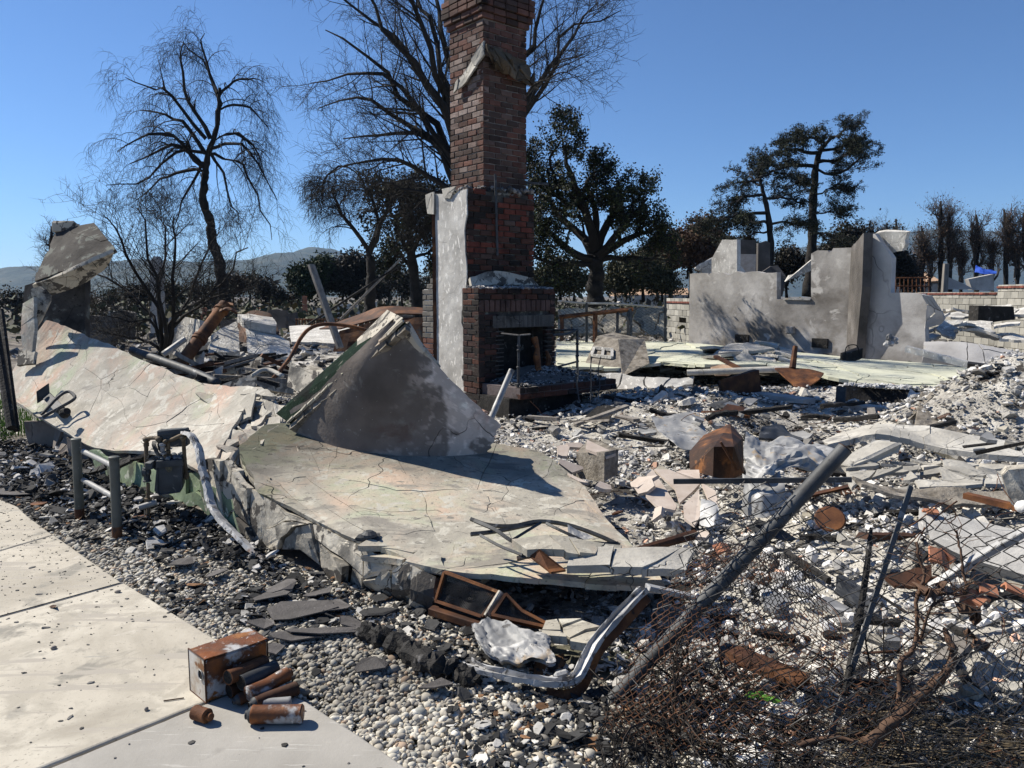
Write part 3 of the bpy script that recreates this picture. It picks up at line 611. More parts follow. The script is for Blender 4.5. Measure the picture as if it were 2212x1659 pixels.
# ---- second fallen wall: floor-like sheet
t = thing('fallen_wall', PZ(800, 1280), 'wide pale plaster wall lying flat under the raised slab and twisted tube frame', 'wall')
S2 = Surf([
  [(512, 945, 5.75), (590, 925, 6.05), (700, 930, 6.05), (860, 945, 6.0), (1040, 960, 5.95), (1165, 985, 5.75), (1262, 1060, 5.15), (1350, 1140, 4.55)],
  [(516, 972, 5.5), (610, 965, 5.65), (730, 992, 5.5), (860, 1030, 5.2), (1010, 1045, 5.15), (1140, 1060, 5.05), (1250, 1100, 4.8), (1350, 1165, 4.35)],
  [(525, 1002, 5.25), (610, 1025, 5.1), (730, 1065, 4.8), (870, 1105, 4.55), (1020, 1125, 4.45), (1150, 1140, 4.4), (1270, 1165, 4.25), (1390, 1205, 4.05)],
  [(545, 1035, 5.0), (620, 1072, 4.8), (740, 1125, 4.4), (870, 1170, 4.15), (1010, 1200, 4.0), (1150, 1215, 3.95), (1280, 1230, 3.9), (1420, 1240, 3.85)],
  [(560, 1068, 4.85), (640, 1112, 4.55), (750, 1165, 4.2), (850, 1200, 3.95), (950, 1238, 3.75), (1100, 1262, 3.65), (1240, 1272, 3.62), (1440, 1282, 3.58)]], noise=.03, nf=1.3, seed=14)
def floorcol(V, ci, R):  # sooty towards the left end; shadow of the raised slab painted across the back
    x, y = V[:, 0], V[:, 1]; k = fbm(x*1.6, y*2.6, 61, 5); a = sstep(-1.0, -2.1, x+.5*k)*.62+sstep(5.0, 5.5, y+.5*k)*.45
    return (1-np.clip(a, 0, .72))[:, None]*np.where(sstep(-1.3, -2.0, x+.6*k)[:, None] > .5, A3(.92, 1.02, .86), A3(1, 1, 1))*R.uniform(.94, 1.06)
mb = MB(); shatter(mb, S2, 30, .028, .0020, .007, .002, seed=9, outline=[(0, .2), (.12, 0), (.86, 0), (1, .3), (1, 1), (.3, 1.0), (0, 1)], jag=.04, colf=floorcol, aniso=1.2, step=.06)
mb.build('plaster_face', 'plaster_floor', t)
mb = MB(); shatter(mb, S2, 26, .025, .006, .09, .03, seed=19, outline=[(0, .1), (.16, 0.02), (.2, .45), (.12, .95), (0, 1)], jag=.03, colf=pcol(.8, .15), aniso=.5)
mb.build('loose_plates', 'plaster_floor', t)
# broken stem wall under its front edge
SW = Surf([[(440, 975, 5.45), (500, 1000, 5.2), (560, 1062, 4.88), (650, 1110, 4.55), (760, 1165, 4.2), (850, 1200, 3.97), (952, 1242, 3.77)],
           [(445, 1060, 5.45), (500, 1080, 5.2), (560, 1130, 4.82), (650, 1172, 4.48), (760, 1222, 4.12), (850, 1258, 3.9), (945, 1290, 3.72)],
           [(455, 1120, 5.4), (510, 1150, 5.2), (565, 1190, 4.84), (650, 1232, 4.5), (760, 1278, 4.2), (850, 1306, 3.98), (940, 1335, 3.8)]], noise=.03, nf=3, seed=31)
mb = MB(); shatter(mb, SW, 17, .05, .010, .12, .02, seed=12, outline=[(0, 0), (1, 0), (1, .82), (.9, .95), (.78, .75), (.62, .9), (.5, .62), (.38, .86), (.25, .95), (.1, 1), (0, 1)], jag=.06, colf=pcol(.9, .25), aniso=.8)
mb.build('broken_skirt', 'stem_wall', t)
mb = MB(); shatter(mb, SW, 6, .04, .010, .02, .0, seed=22, outline=[(0, .35), (.22, .35), (.27, 1), (0, 1)], jag=.04); 
for o_ in (mb,): pass
mb.build('green_skirt', 'plaster_green', t)
# loose plates on the front rim
mb = MB(); ST = Surf([[(800, 1165, 4.10), (880, 1190, 4.02), (960, 1215, 3.95), (1070, 1240, 3.9)], [(770, 1190, 4.0), (850, 1212, 3.88), (930, 1240, 3.78), (1040, 1262, 3.72)]], noise=.02, nf=4, seed=3)
shatter(mb, ST, 5, .035, .012, .1, .03, seed=2, jag=.03); mb.build('rim_plate', 'plaster_floor', t)

# ---- raised slab
t = thing('raised_slab', PZ(860, 1060), 'big peaked sooty plaster slab standing upright on the fallen wall, pale at its right corner', 'wall slab')
SR = Surf([
  [(846, 690, 5.48), (850, 690, 5.48), (862, 690, 5.48), (872, 700, 5.50)],
  [(745, 780, 5.62), (800, 775, 5.50), (880, 775, 5.48), (945, 785, 5.55)],
  [(665, 855, 5.80), (770, 862, 5.55), (900, 860, 5.50), (1050, 882, 5.62)],
  [(612, 905, 5.95), (740, 940, 5.62), (905, 945, 5.52), (1092, 942, 5.66)],
  [(640, 950, 5.90), (745, 1005, 5.60), (880, 1045, 5.50), (1066, 990, 5.68)]], noise=.015, nf=1.5, seed=17)
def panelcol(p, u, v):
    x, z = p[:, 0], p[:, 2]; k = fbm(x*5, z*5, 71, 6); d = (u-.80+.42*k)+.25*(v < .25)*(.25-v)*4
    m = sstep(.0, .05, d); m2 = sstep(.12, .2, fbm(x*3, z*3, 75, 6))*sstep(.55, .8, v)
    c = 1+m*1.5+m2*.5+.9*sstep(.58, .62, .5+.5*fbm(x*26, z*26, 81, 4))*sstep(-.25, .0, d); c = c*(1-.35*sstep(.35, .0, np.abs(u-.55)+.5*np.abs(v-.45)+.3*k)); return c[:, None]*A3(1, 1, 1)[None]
mb = MB(); sheet(mb, SR, 150, 130, .045, flip=-1, rag=.05, colf=panelcol)
mb.build('plaster_panel', 'plaster_soot', t)
mb = MB()
P0, P1 = PY(596, 893, 6.05), PY(838, 676, 5.9); up = nrm(np.cross(P1-P0, A3(0, 1, 0)))
Q0, Q1 = PY(622, 912, 5.88), PY(872, 694, 5.42)
n_ = nrm(np.cross(P1-P0, Q0-P0)); 
prism(mb, [P0, P1, Q1, Q0][::-1], n_*.03); mb.build('green_eave_board', 'green_board', t)
mb = MB(); 
a0, a1 = lerp(P0, P1, .74), P1; b0, b1 = lerp(Q0, Q1, .62), Q1
prism(mb, [a0, a1+A3(-.0, 0, .02), b1+A3(0, 0, .02), b0][::-1], -n_*.008 if n_[2] < 0 else n_*-.008); 
mb.build('bare_plaster_patch', 'stem_wall', t)
mb = MB()
for k_ in range(16): beam(mb, lerp(Q0, Q1, k_/16)+A3(.0, -.012, .0)+R.normal(0, .003, 3), lerp(Q0, Q1, (k_+1)/16)+A3(.0, -.012, .0)+R.normal(0, .003, 3), .016, .02, n_, jit=.003)
mb.build('edge_trim', 'plaster_floor', t)
mb = MB()
for k_ in range(14): beam(mb, lerp(Q0, Q1, k_/14)+A3(.035, -.012, -.045)+R.normal(0, .004, 3), lerp(Q0, Q1, (k_+.93)/14)+A3(.035, -.012, -.045)+R.normal(0, .004, 3), .05, .05, n_, jit=.006)
mb.build('rough_inner_edge', 'lath', t)
mb = MB(); tube(mb, [PY(872, 702, 5.50), PY(900, 745, 5.53), PY(948, 795, 5.58)], [.05, .04, .02], 8); mb.build('broken_rim', 'stem_wall', t)

# lone tip slab beside it
mb = MB(); S = Surf([[(628, 780, 6.9), (660, 796, 6.8), (715, 805, 6.6)], [(620, 835, 6.8), (660, 850, 6.6), (700, 845, 6.5)]], noise=.01)
shatter(mb, S, 2, .03, .003, .02, .0, seed=4, jag=.015, flip=-1); tag(mb.build('mortar_slab', 'stem_wall'), 'grey triangular mortar slab standing behind the green eave board', 'slab')

# ---- left tower stub
t = thing('wall_stub', PZ(110, 900), 'tall broken wall stub at far left with a folded plaster cap against the sky', 'wall')
mb = MB(); S = Surf([[(55, 615, 9.9), (115, 600, 9.8), (183, 590, 9.8)], [(48, 700, 9.8), (115, 690, 9.7), (184, 700, 9.7)], [(52, 800, 9.7), (115, 790, 9.6), (185, 760, 9.6)]], noise=.02)
shatter(mb, S, 7, .12, .002, .004, .0, seed=4, jag=.03, flip=-1); mb.build('back_wall', 'soot_dark', t)
mb = MB(); S = Surf([[(122, 500, 9.8), (160, 488, 9.75), (203, 481, 9.7)], [(97, 553, 9.55), (160, 527, 9.45), (228, 510, 9.45)], [(70, 610, 9.3), (155, 580, 9.15), (252, 538, 9.2)]], noise=.008, nf=3)
shatter(mb, S, 3, .05, .003, .01, .002, seed=14, jag=.05, flip=-1); mb.build('cap_panel', 'soot_dark', t)
mb = MB(); S = Surf([[(70, 612, 9.28), (150, 588, 9.12), (250, 543, 9.18)], [(85, 648, 9.4), (150, 625, 9.35), (228, 585, 9.45)]], noise=.02, nf=3)
shatter(mb, S, 6, .05, .003, .02, .002, seed=24, jag=.04, flip=-1); mb.build('cap_soffit', 'stem_wall', t)
mb = MB(); box(mb, PY(142, 490, 9.82), (.26, .12, .12), jit=.02, bev=.01); mb.build('brick', 'stem_wall', t)
mb = MB(); S = Surf([[(52, 655, 9.2), (72, 640, 9.1)], [(46, 700, 9.1), (76, 690, 9.0)], [(50, 760, 9.0), (70, 765, 8.9)]], noise=.02, nf=3)
shatter(mb, S, 3, .04, .003, .02, .002, seed=2, jag=.03, flip=-1); mb.build('torn_flap', 'plaster', t)
mb = MB(); S = Surf([[(40, 755, 9.0), (76, 758, 8.9)], [(36, 790, 8.9), (72, 785, 8.8)]]); shatter(mb, S, 2, .04, .003, .02, .002, seed=2, jag=.02, flip=-1); mb.build('grey_flap', 'stem_wall', t)
mb = MB(); S = Surf([[(66, 622, 9.25), (85, 618, 9.2)], [(80, 680, 9.2), (112, 640, 9.2)], [(72, 720, 9.2), (90, 690, 9.2)]], noise=.02); shatter(mb, S, 3, .03, .003, .02, .0, seed=6, jag=.03, flip=-1); mb.build('hanging_scrap', 'stem_wall', t)
# ================================================================== CHIMNEY
th = math.radians(40); CR = A3(math.cos(th), math.sin(th), 0); CN = A3(math.sin(th), -math.cos(th), 0); UP = A3(0, 0, 1)
B0 = PY(1012, 600, 10.3); B0[2] = 0
def L3(a, b, z): return B0+CR*a+CN*b+UP*z
REDS = [A3(.105, .047, .034), A3(.125, .058, .043), A3(.088, .046, .036), A3(.075, .050, .041), A3(.12, .078, .063), A3(.055, .036, .030)]
SOOTS = [A3(.035, .025, .022), A3(.06, .03, .025), A3(.025, .02, .018), A3(.09, .038, .026)]
def bricks(mb, p0, u, n, Lg, z0, z1, colf, course=.077, bl=.205, dep=.10, gap=.011, R=R, ragged=0, top=None):
    k = 0; z = z0
    while z < z1-.02:
        x = -bl/2*(k % 2)
        while x < Lg-.005:
            a, b = max(0, x), min(Lg, x+bl-gap)
            if b-a > .03 and not (top is not None and z > top((a+b)/2)):
                c = colf((a+b)/2, z, R)
                if c is not None:
                    out = R.normal(0, .0025)+(R.random() < .04)*-.006
                    box(mb, p0+u*((a+b)/2)+UP*(z+(course-gap)/2)-n*(dep/2-out), (b-a, dep, course-gap), (u, -n, UP) if False else (u, np.cross(UP, u), UP), c*R.uniform(.75, 1.2), jit=.0035, bev=.006)
            x += bl
        z += course; k += 1
t = thing('chimney', B0, 'tall red brick chimney with a blackened fireplace standing alone in the ruin', 'chimney')
# shaft
a0, b0, W_, D_ = .34, -.10, .76, .76
mb = MB(); box(mb, L3(a0+W_/2, b0-D_/2, 4.7), (W_-.03, D_-.03, 3.5), (CR, -CN, UP)); mb.build('mortar_core', 'mortar', t); mb = MB(); box(mb, L3(.58, -.39, 1.52), (1.12, .74, 2.95), (CR, -CN, UP)); mb.build('sooty_core', 'soot_dark', t)
def shaftc(side_):
    def f(a, z, R):
        if z > 4.95: c = [A3(.10, .055, .045), A3(.14, .07, .055), A3(.06, .04, .035)][R.integers(3)]
        else: c = REDS[R.integers(6)]*1.05
        if side_ == 'l' and R.random() < .22+.3*(3.8 < z < 4.5): c = lerp(c, A3(.34, .28, .25), .55)
        return c
    return f
mb = MB()
bricks(mb, L3(a0, b0, 0), CR, CN, W_, 3.0, 5.25, shaftc('r')); bricks(mb, L3(a0, b0-D_, 0), CN, -CR, D_, 3.0, 5.25, shaftc('l'))
bricks(mb, L3(a0+W_, b0, 0), -CN, CR, D_, 3.0, 5.25, shaftc('r'))
mb.build('shaft', 'brick', t)
mb = MB()
for k, (e, z) in enumerate([(.03, 5.24), (.06, 5.317), (.085, 5.394), (.085, 5.471), (.085, 5.548), (.05, 5.625), (.05, 5.70), (.05, 5.78)]):
    for p, u, n, Lg in ((L3(a0-e, b0+e, 0), CR, CN, W_+2*e), (L3(a0-e, b0-D_-e, 0), CN, -CR, D_+2*e), (L3(a0+W_+e, b0+e, 0), -CN, CR, D_+2*e)):
        bricks(mb, p+u*(k % 2)*.0, u, n, Lg, z, z+.06, shaftc('r'))
box(mb, L3(a0+W_/2, b0-D_/2, 5.55), (W_+.02, D_+.02, .5), (CR, -CN, UP), col=A3(.06, .05, .045))
mb.build('corbelled_cap', 'brick', t)
# breast
def breastc(a, z, R):
    s_ = vn(a*2.5, z*2.2, 5)+.6*(z < 1.95)+.05
    if s_ > .55: return .8*SOOTS[R.integers(4)]
    return A3(.14, .040, .027) if R.random() < .5 else REDS[R.integers(6)]*.8
mb = MB(); bricks(mb, L3(0, 0, 0), CR, CN, 1.16, .1, 3.0, breastc, top=lambda a: 2.93+.07*math.sin(a*9)); bricks(mb, L3(1.16, 0, 0), -CN, CR, .74, .1, 3.0, breastc)
mb.build('chimney_breast', 'brick', t)
# plaster sheet on the left face, torn edge
mb = MB(); S = Surf([[L3(-.02, -.74, 3.02), L3(-.02, -.35, 3.03), L3(-.02, .01, 3.0)], [L3(-.02, -.74, 1.6), L3(-.02, -.35, 1.6), L3(-.02, .01, 1.6)], [L3(-.02, -.74, .15), L3(-.02, -.35, .15), L3(-.02, .01, .15)]], noise=.006, nf=3)
shatter(mb, S, 5, .02, .0012, .0, .0, seed=4, outline=[(0, .0), (.5, .03), (.97, 0), (.98, .12), (.90, .2), (.97, .4), (.93, .5), (.80, .56), (.78, .62), (.97, .68), (.85, .75), (.93, .82), (.78, .88), (.97, .94), (.94, 1), (0, 1)], jag=.03, flip=-1)
mb.build('plaster_skin', 'white_wall', t)
mb = MB(); S = Surf([[L3(-.05, -.92, 3.02), L3(-.05, -.70, 3.04)], [L3(-.08, -.88, 2.75), L3(-.05, -.70, 2.7)]]); shatter(mb, S, 2, .02, .002, .03, .002, seed=3, jag=.04, flip=-1)
S = Surf([[L3(-.04, -.55, 3.06), L3(-.04, -.2, 3.05)], [L3(-.04, -.5, 2.92), L3(-.04, -.35, 2.9)]]); shatter(mb, S, 2, .02, .002, .03, .002, seed=5, jag=.03, flip=-1); mb.build('torn_plaster', 'plaster_pale', t)
mb = MB(); beam(mb, L3(-.02, -.76, .7), L3(-.02, -.76, 3.0), .05, .05, jit=.006); mb.build('rusty_corner_strip', 'rust_dark', t)
def greyc(a, z, R): return A3(.15, .14, .125)*R.uniform(.8, 1.2) if z > .95 else REDS[R.integers(3)]
mb = MB(); bricks(mb, L3(-.02, -1.08, 0), CN, -CR, .27, .55, 1.85, greyc, dep=.2, top=lambda a: 1.62+a*1.0); bricks(mb, L3(-.02, -.81, 0), CR, CN, .12, .55, 1.8, greyc)
box(mb, L3(.05, -.95, 1.1), (.1, .22, 1.2), (CR, -CN, UP), col=A3(.6, .57, .54)); mb.build('grey_brick_return', 'block', t)
# rubble ledge on the shoulder
mb = MB(); q = R.random((260, 2)); pz = 2.98+.10*(1-q[:, 1])*R.random(260)
C = np.array([L3(.02+q[i, 0]*1.12, -q[i, 1]*.42+.02-(.0 if q[i, 0] > .35 else R.random()*.3), pz[i]) for i in range(260)]); lumps(mb, C, R.uniform(.02, .065, 260), R.uniform(.05, .34, (260, 1))*A3(1, .95, .9), R, ICO0, .6, .2)
mb.build('shoulder_rubble', 'chip', t)
# mortar scab high on the shaft
mb = MB(); S = Surf([[L3(a0-.02, b0+.03, 4.93), L3(a0+.35, b0+.05, 4.86), L3(a0+W_+.03, b0+.04, 4.78)], [L3(a0-.0, b0+.10, 4.78), L3(a0+.35, b0+.14, 4.66), L3(a0+W_+.06, b0+.10, 4.62)], [L3(a0+.1, b0+.03, 4.66), L3(a0+.4, b0+.08, 4.5), L3(a0+W_+.08, b0+.12, 4.5)]], noise=.05, nf=6)
shatter(mb, S, 16, .04, .006, .22, .02, seed=6, jag=.12, flip=-1, colf=pcol(.20, .35, [A3(1, .80, .6)]))
S = Surf([[L3(a0-.03, b0-.55, 4.55), L3(a0-.03, b0-.2, 4.75), L3(a0-.02, b0+.03, 4.95)], [L3(a0-.05, b0-.58, 4.38), L3(a0-.06, b0-.25, 4.5), L3(a0-.04, b0+.05, 4.76)]], noise=.02, nf=4)
shatter(mb, S, 6, .025, .003, .07, .008, seed=7, jag=.08, flip=-1, colf=pcol(.8, .25)); mb.build('mortar_scab', 'plaster_pale', t)
mb = MB(); beam(mb, L3(.47, .03, 2.15), L3(.41, .06, 3.22), .035, .012, CN); mb.build('iron_strap', 'steel_dark', t); mb = MB(); beam(mb, L3(.98, .04, 3.16), L3(1.34, .10, 3.17), .03, .03, UP); mb.build('iron_bar', 'steel_dark', t)
# fireplace surround
SA, SB, SZ = -.10, .35, 1.70
def surc(a, z, R): return SOOTS[R.integers(4)]*.9 if R.random() < .95 else A3(.07, .035, .028)
mb = MB()
for (a_, l_, z0_, z1_) in ((SA, .34, .45, 1.33), (1.10, .15, .45, 1.33)): bricks(mb, L3(a_, SB, 0), CR, CN, l_, z0_, z1_, surc)
bricks(mb, L3(SA, SB, 0), CR, CN, 1.35, 1.56, 1.70, surc); bricks(mb, L3(SA, 0, 0), CN, -CR, .35, .1, 1.70, surc); bricks(mb, L3(1.25, SB, 0), -CN, CR, .35, .45, 1.7, surc)
for k in range(15): box(mb, L3(SA+.045+k*.09, SB-.045, 1.475), (.076, .09, .15), (CR, -CN, UP), col=A3(.10, .06, .05)*R.uniform(.5, 1.3), jit=.003, bev=.005)
mb.build('fireplace_surround', 'brick', t)
mb = MB(); box(mb, L3(SA+.675, SB/2-.03, 1.515), (1.33, SB-.02, .37), (CR, -CN, UP)); box(mb, L3(SA+.17, SB/2-.02, .9), (.32, SB-.02, 1.0), (CR, -CN, UP)); box(mb, L3(1.17, SB/2-.02, .9), (.13, SB-.02, 1.0), (CR, -CN, UP)); mb.build('surround_core', 'soot_dark', t)
mb = MB()
for k in range(44): box(mb, L3(.14+k*.0245, SB+.004, 1.265), (.016, .02, .15), (CR, -CN, UP), col=A3(.36, .35, .34)*R.uniform(.6, 1.1))
box(mb, L3(.68, SB-.002, 1.265), (1.09, .02, .165), (CR, -CN, UP), col=A3(.22, .21, .2))
mb.build('soldier_course', 'concrete', t)
mb = MB()
for x_ in (.24, 1.12):
    for k in range(12): box(mb, L3(x_, SB+.005, .52+k*.056), (.13, .02, .012), (CR, -CN, UP), col=A3(.22, .21, .2))
mb.build('grooved_jamb', 'concrete', t)
mb = MB(); box(mb, L3(.68, .02, .85), (.80, .03, .8), (CR, -CN, UP)); mb.build('firebox_back', 'char', t)
mb = MB(); S = Surf([[L3(-.06, .12, 1.70), L3(.5, .05, 1.74), L3(1.2, .0, 1.74)], [L3(-.02, .03, 1.83), L3(.45, -.0, 1.93), L3(1.1, -.02, 1.84)]], noise=.02, nf=3); shatter(mb, S, 3, .05, .001, .0, .0, seed=5, jag=.03, flip=-1); mb.build('mantel_mortar', 'stem_wall', t)
mb = MB(); q = R.random((520, 2)); C = np.array([L3(SA+.02+u*1.3, .02+v*.33, 1.705+.05*R.random()*(1-v)) for u, v in q]); chips(mb, C, R.uniform(.02, .05, 520), np.full(520, .008), .4, R.uniform(.05, .5, (520, 1))*A3(1, .97, .95), R); mb.build('mantel_rubble', 'chip', t)
# hearth
mb = MB(); bricks(mb, L3(-.05, 1.12, 0), CR, CN, 1.75, .33, .47, surc); box(mb, L3(.82, .72, .40), (1.74, .78, .135), (CR, -CN, UP), col=A3(.12, .1, .1)); mb.build('hearth', 'brick', t)
mb = MB(); box(mb, L3(.55, .5, .17), (1.3, .9, .33), (CR, -CN, UP), jit=.01); mb.build('hearth_base', 'char', t)
mb = MB(); q = R.random((1500, 2)); zz = .47+.16*np.exp(-((q[:, 0]-.55)/.35)**2)*np.exp(-((q[:, 1]-.25)/.4)**2); C = np.array([L3(.05+u*1.55, .40+v*.68, z+.02*R.random()) for (u, v), z in zip(q, zz)]); chips(mb, C, R.uniform(.015, .05, 1500), np.full(1500, .012), .6, R.choice([.03, .07, .16, .34], 1500)[:, None]*A3(1, .97, .95), R)
S = Surf([[L3(.05, .36, .47), L3(.8, .36, .66), L3(1.6, .36, .47)], [L3(.05, .7, .48), L3(.8, .7, .6), L3(1.6, .7, .48)], [L3(.05, 1.1, .472), L3(.8, 1.1, .48), L3(1.6, 1.1, .472)]]); sheet(mb, S, 12, 8, .02, flip=-1, col=A3(.12, .11, .1)); mb.build('hearth_ash', 'chip', t)
mb = MB(); tube(mb, [L3(.7, .62, .6), L3(.68, .6, .8), L3(.74, .55, .9), L3(.72, .5, 1.05)], [.04, .05, .03, .05], 6); tube(mb, [L3(.95, .5, .6), L3(1.0, .5, .75), L3(1.0, .45, .85)], [.03, .04, .02], 6); mb.build('rusty_scraps', 'rust', t)

# railing with turned posts before the hearth
t = thing('hearth_railing', L3(.05, 1.15, .45), 'black iron railing with turned posts before the fireplace', 'railing')
mb = MB(); pA = PY(1119, 845, 9.5); pB = PY(1121, 722, 9.5); tube(mb, [pA, pB], .016, 8)
for f in (.12, .42, .72, .8): c = lerp(pA, pB, f); lathe(mb, c-UP*.015, UP, [(0, .016), (.008, .026), (.022, .026), (.03, .016)], 10)
mb.build('post', 'steel_dark', t)
mb = MB(); qA = PY(1247, 795, 10.6); qB = PY(1247, 712, 10.6); tube(mb, [qA, qB], .018, 8)
for f in (.3, .6): c = lerp(qA, qB, f); lathe(mb, c, UP, [(0, .018), (.01, .03), (.03, .018)], 10)
mb.build('post', 'steel_dark', t)
mb = MB(); beam(mb, PY(1083, 720, 9.6), PY(1121, 724, 9.48), .03, .014); beam(mb, PY(1121, 724, 9.48), PY(1145, 722, 9.7), .03, .014); mb.build('handrail', 'wood_grey', t)
mb = MB(); tube(mb, [PY(1195, 724, 10.3), PY(1225, 722, 10.4), PY(1247, 712, 10.6)], .018, 8); tube(mb, [PY(1195, 714, 10.9), PY(1247, 712, 10.6)], .014, 8); tube(mb, [PY(1195, 795, 10.4), PY(1250, 780, 10.6)], .014, 6); mb.build('bent_rail', 'steel_dark', t)

mb = MB()
for k in range(2):
    z_ = 805+k*40; c = PY(1268, z_, 9.6)
    a = np.linspace(0, 2*math.pi, 21); tube(mb, [c+A3(.14*math.cos(q_), .10*math.sin(q_), .03*math.sin(q_+k)) for q_ in a], .006, 6)
for q_ in (0, 1.2, 2.5, 3.8, 5): tube(mb, smoothpath([PY(1268, 868, 9.5)+A3(.12*math.cos(q_), .09*math.sin(q_), 0), PY(1268, 830, 9.6)+A3(.16*math.cos(q_), .10*math.sin(q_), 0), PY(1268, 800, 9.6)+A3(.14*math.cos(q_), .1*math.sin(q_), 0), PY(1268+30*math.cos(q_), 770, 9.6)]), .006, 6)
tag(mb.build('wire_plant_stand', 'steel_dark'), 'bent round black wire plant stand beside the hearth', 'plant stand')

# ================================================================== GAS METER, GUARD RAIL, BENT CHANNEL
t = thing('pipe_guard_rail', PZ(215, 1145), 'grey pipe guard of two posts and two rails in the gravel', 'guard rail')
for (x, y0, y1, Y) in ((173, 1130, 947, 5.38), (254, 1172, 986, 4.95)):
    b_ = PY(x, y0, Y); b_[2] = -.03; tp = PY(x, y1, Y); tp = A3(b_[0]+.01, b_[1], tp[2])
    mb = MB(); lathe(mb, b_, tp-b_, [(0, .031), (np.linalg.norm(tp-b_)-.02, .031), (np.linalg.norm(tp-b_)-.018, .034), (np.linalg.norm(tp-b_)-.003, .034), (np.linalg.norm(tp-b_), .030)], 24)
    p_ = mb.build('post', 'bollard', t, smooth=True, auto=40)
    mb = MB(); lathe(mb, b_+UP*.02, tp-b_, [(0, .0320), (.10, .0318)], 24); mb.build('rusty_foot', 'rust_dark', p_, smooth=True, auto=40)
for (a, b) in (((180, 975), (247, 1008)), ((180, 1037), (247, 1074))):
    mb = MB(); tube(mb, [PY(*a, 5.36), PY(*b, 4.97)], .018, 16); mb.build('rail', 'galv_dull', t, smooth=True, auto=40)

mt = thing('gas_meter', PZ(320, 1125), 'dark grey gas meter on looped rusty pipes against the green wall base', 'gas meter')
Y0 = 5.25
def mp(x, y, Y=Y0): return PY(274.3+x*.2881, 905+y*.2881, Y)
mb = MB()
fr = [mp(225, 325), mp(412, 312), mp(418, 520), mp(400, 548), mp(240, 572), mp(205, 540)]
prism(mb, fr[::-1], A3(-.055, .17, .0)); mb.build('body', 'meter_paint', mt)
mb = MB(); fr = [mp(180, 318, Y0+.12), mp(395, 303, Y0+.02), mp(408, 345, Y0-.02), mp(220, 362, Y0-.02)]; 
prism(mb, [mp(215, 368, Y0-.012), mp(418, 350, Y0-.012), mp(412, 306, Y0-.012), mp(218, 318, Y0-.012)], A3(-.05, .19, .0)); 
c0 = lerp(mp(225, 318, Y0), mp(410, 306, Y0), .5)+A3(-.03, .09, .0)
q = R.random((60, 2)); lumps(mb, np.array([mp(220+u*185, 312-u*8, Y0)+A3(-.05*v, .17*v, .008) for u, v in q]), R.uniform(.01, .022, 60), np.full((60, 3), 2.6), R, ICO0); mb.build('top_casting', 'meter_paint', mt)
mb = MB(); 
for yy in (505, 0):
    pass
tube(mb, [mp(228, 330, Y0-.003), mp(228, 540, Y0-.003), mp(245, 568, Y0-.003), mp(395, 545, Y0-.003), mp(412, 515, Y0-.003), mp(408, 330, Y0-.003)], .006, 8); mb.build('seam_flange', 'meter_paint', mt)
mb = MB(); c = mp(317, 370, Y0-.004); nrm_ = A3(0, -1, 0)
for r_ in (.022, .017): tube(mb, [c+A3(r_*math.cos(a), -.006, r_*math.sin(a)) for a in np.linspace(0, 2*math.pi, 25)], .0011, 5, cap=False)
for k in range(5): beam(mb, c+A3(-.011, -.005, .008-k*.004), c+A3(.011, -.005, .008-k*.004), .002, .0015, nrm_)
mb.build('round_emblem', 'emblem', mt)
mb = MB(); box(mb, mp(178, 345, Y0+.02), (.05, .08, .05), jit=.003, bev=.006); lathe(mb, mp(120, 400, Y0+.04), A3(1, 0, 0), [(0, .015), (.004, .03), (.03, .03), (.034, .02), (.05, .02)], 16)
lathe(mb, mp(152, 470, Y0+.05), UP, [(0, .028), (.01, .028), (.012, .022), (.08, .022), (.085, .028), (.10, .028)], 14); mb.build('regulator', 'meter_paint', mt, smooth=True, auto=35)
mb = MB(); tube(mb, [mp(160, 780, Y0+.05), mp(158, 480, Y0+.05)], .0125, 12)
lathe(mb, mp(158, 615, Y0+.05), UP, [(0, .024), (.02, .024)], 8); lathe(mb, mp(165, 660, Y0+.05), UP, [(0, .026), (.05, .026)], 8); mb.build('riser', 'pipe_brown', mt, smooth=True, auto=35)
mb = MB(); tube(mb, [mp(90, 665, Y0-.0), mp(225, 625, Y0+.05)], [.020, .023], 14); mb.build('insulating_sleeve', 'galv_dull', mt, smooth=True, auto=35)
def elbow(mb, c, r=.021): lumps(mb, np.array([c]), np.array([r]), np.ones((1, 3)), R, ICO2, 1.0, .0)
mb = MB(); tube(mb, smoothpath([mp(147, 350, Y0+.10), mp(145, 240, Y0+.10), mp(145, 175, Y0+.10), mp(160, 148, Y0+.09), mp(200, 142, Y0+.07), mp(232, 148, Y0+.05), mp(243, 172, Y0+.04), mp(245, 215, Y0+.04)], 4), .0145, 14)
for p in (mp(146, 155, Y0+.095), mp(241, 152, Y0+.05)): elbow(mb, p, .026)
for k, yy in enumerate((190, 205)): lathe(mb, mp(145, yy, Y0+.10), UP, [(0, .019), (.012, .019)], 12)
mb.build('inlet_loop', 'pipe_brown', mt, smooth=True, auto=35)
mb = MB(); tube(mb, smoothpath([mp(308, 295, Y0+.06), mp(310, 200, Y0+.06), mp(310, 165, Y0+.06), mp(350, 150, Y0+.04), mp(395, 128, Y0+.03), mp(415, 132, Y0+.03), mp(424, 175, Y0+.03), mp(432, 300, Y0+.05), mp(443, 405, Y0+.07), mp(446, 450, Y0+.08)], 4), .0135, 14)
for p in (mp(290, 170, Y0+.04), mp(420, 140, Y0+.03)): elbow(mb, p, .024)
lathe(mb, mp(443, 440, Y0+.07), UP, [(0, .022), (.035, .022)], 10); lathe(mb, mp(306, 290, Y0+.05), UP, [(0, .03), (.02, .03), (.022, .022), (.05, .022)], 10); mb.build('outlet_loop', 'pipe_brown', mt, smooth=True, auto=35)
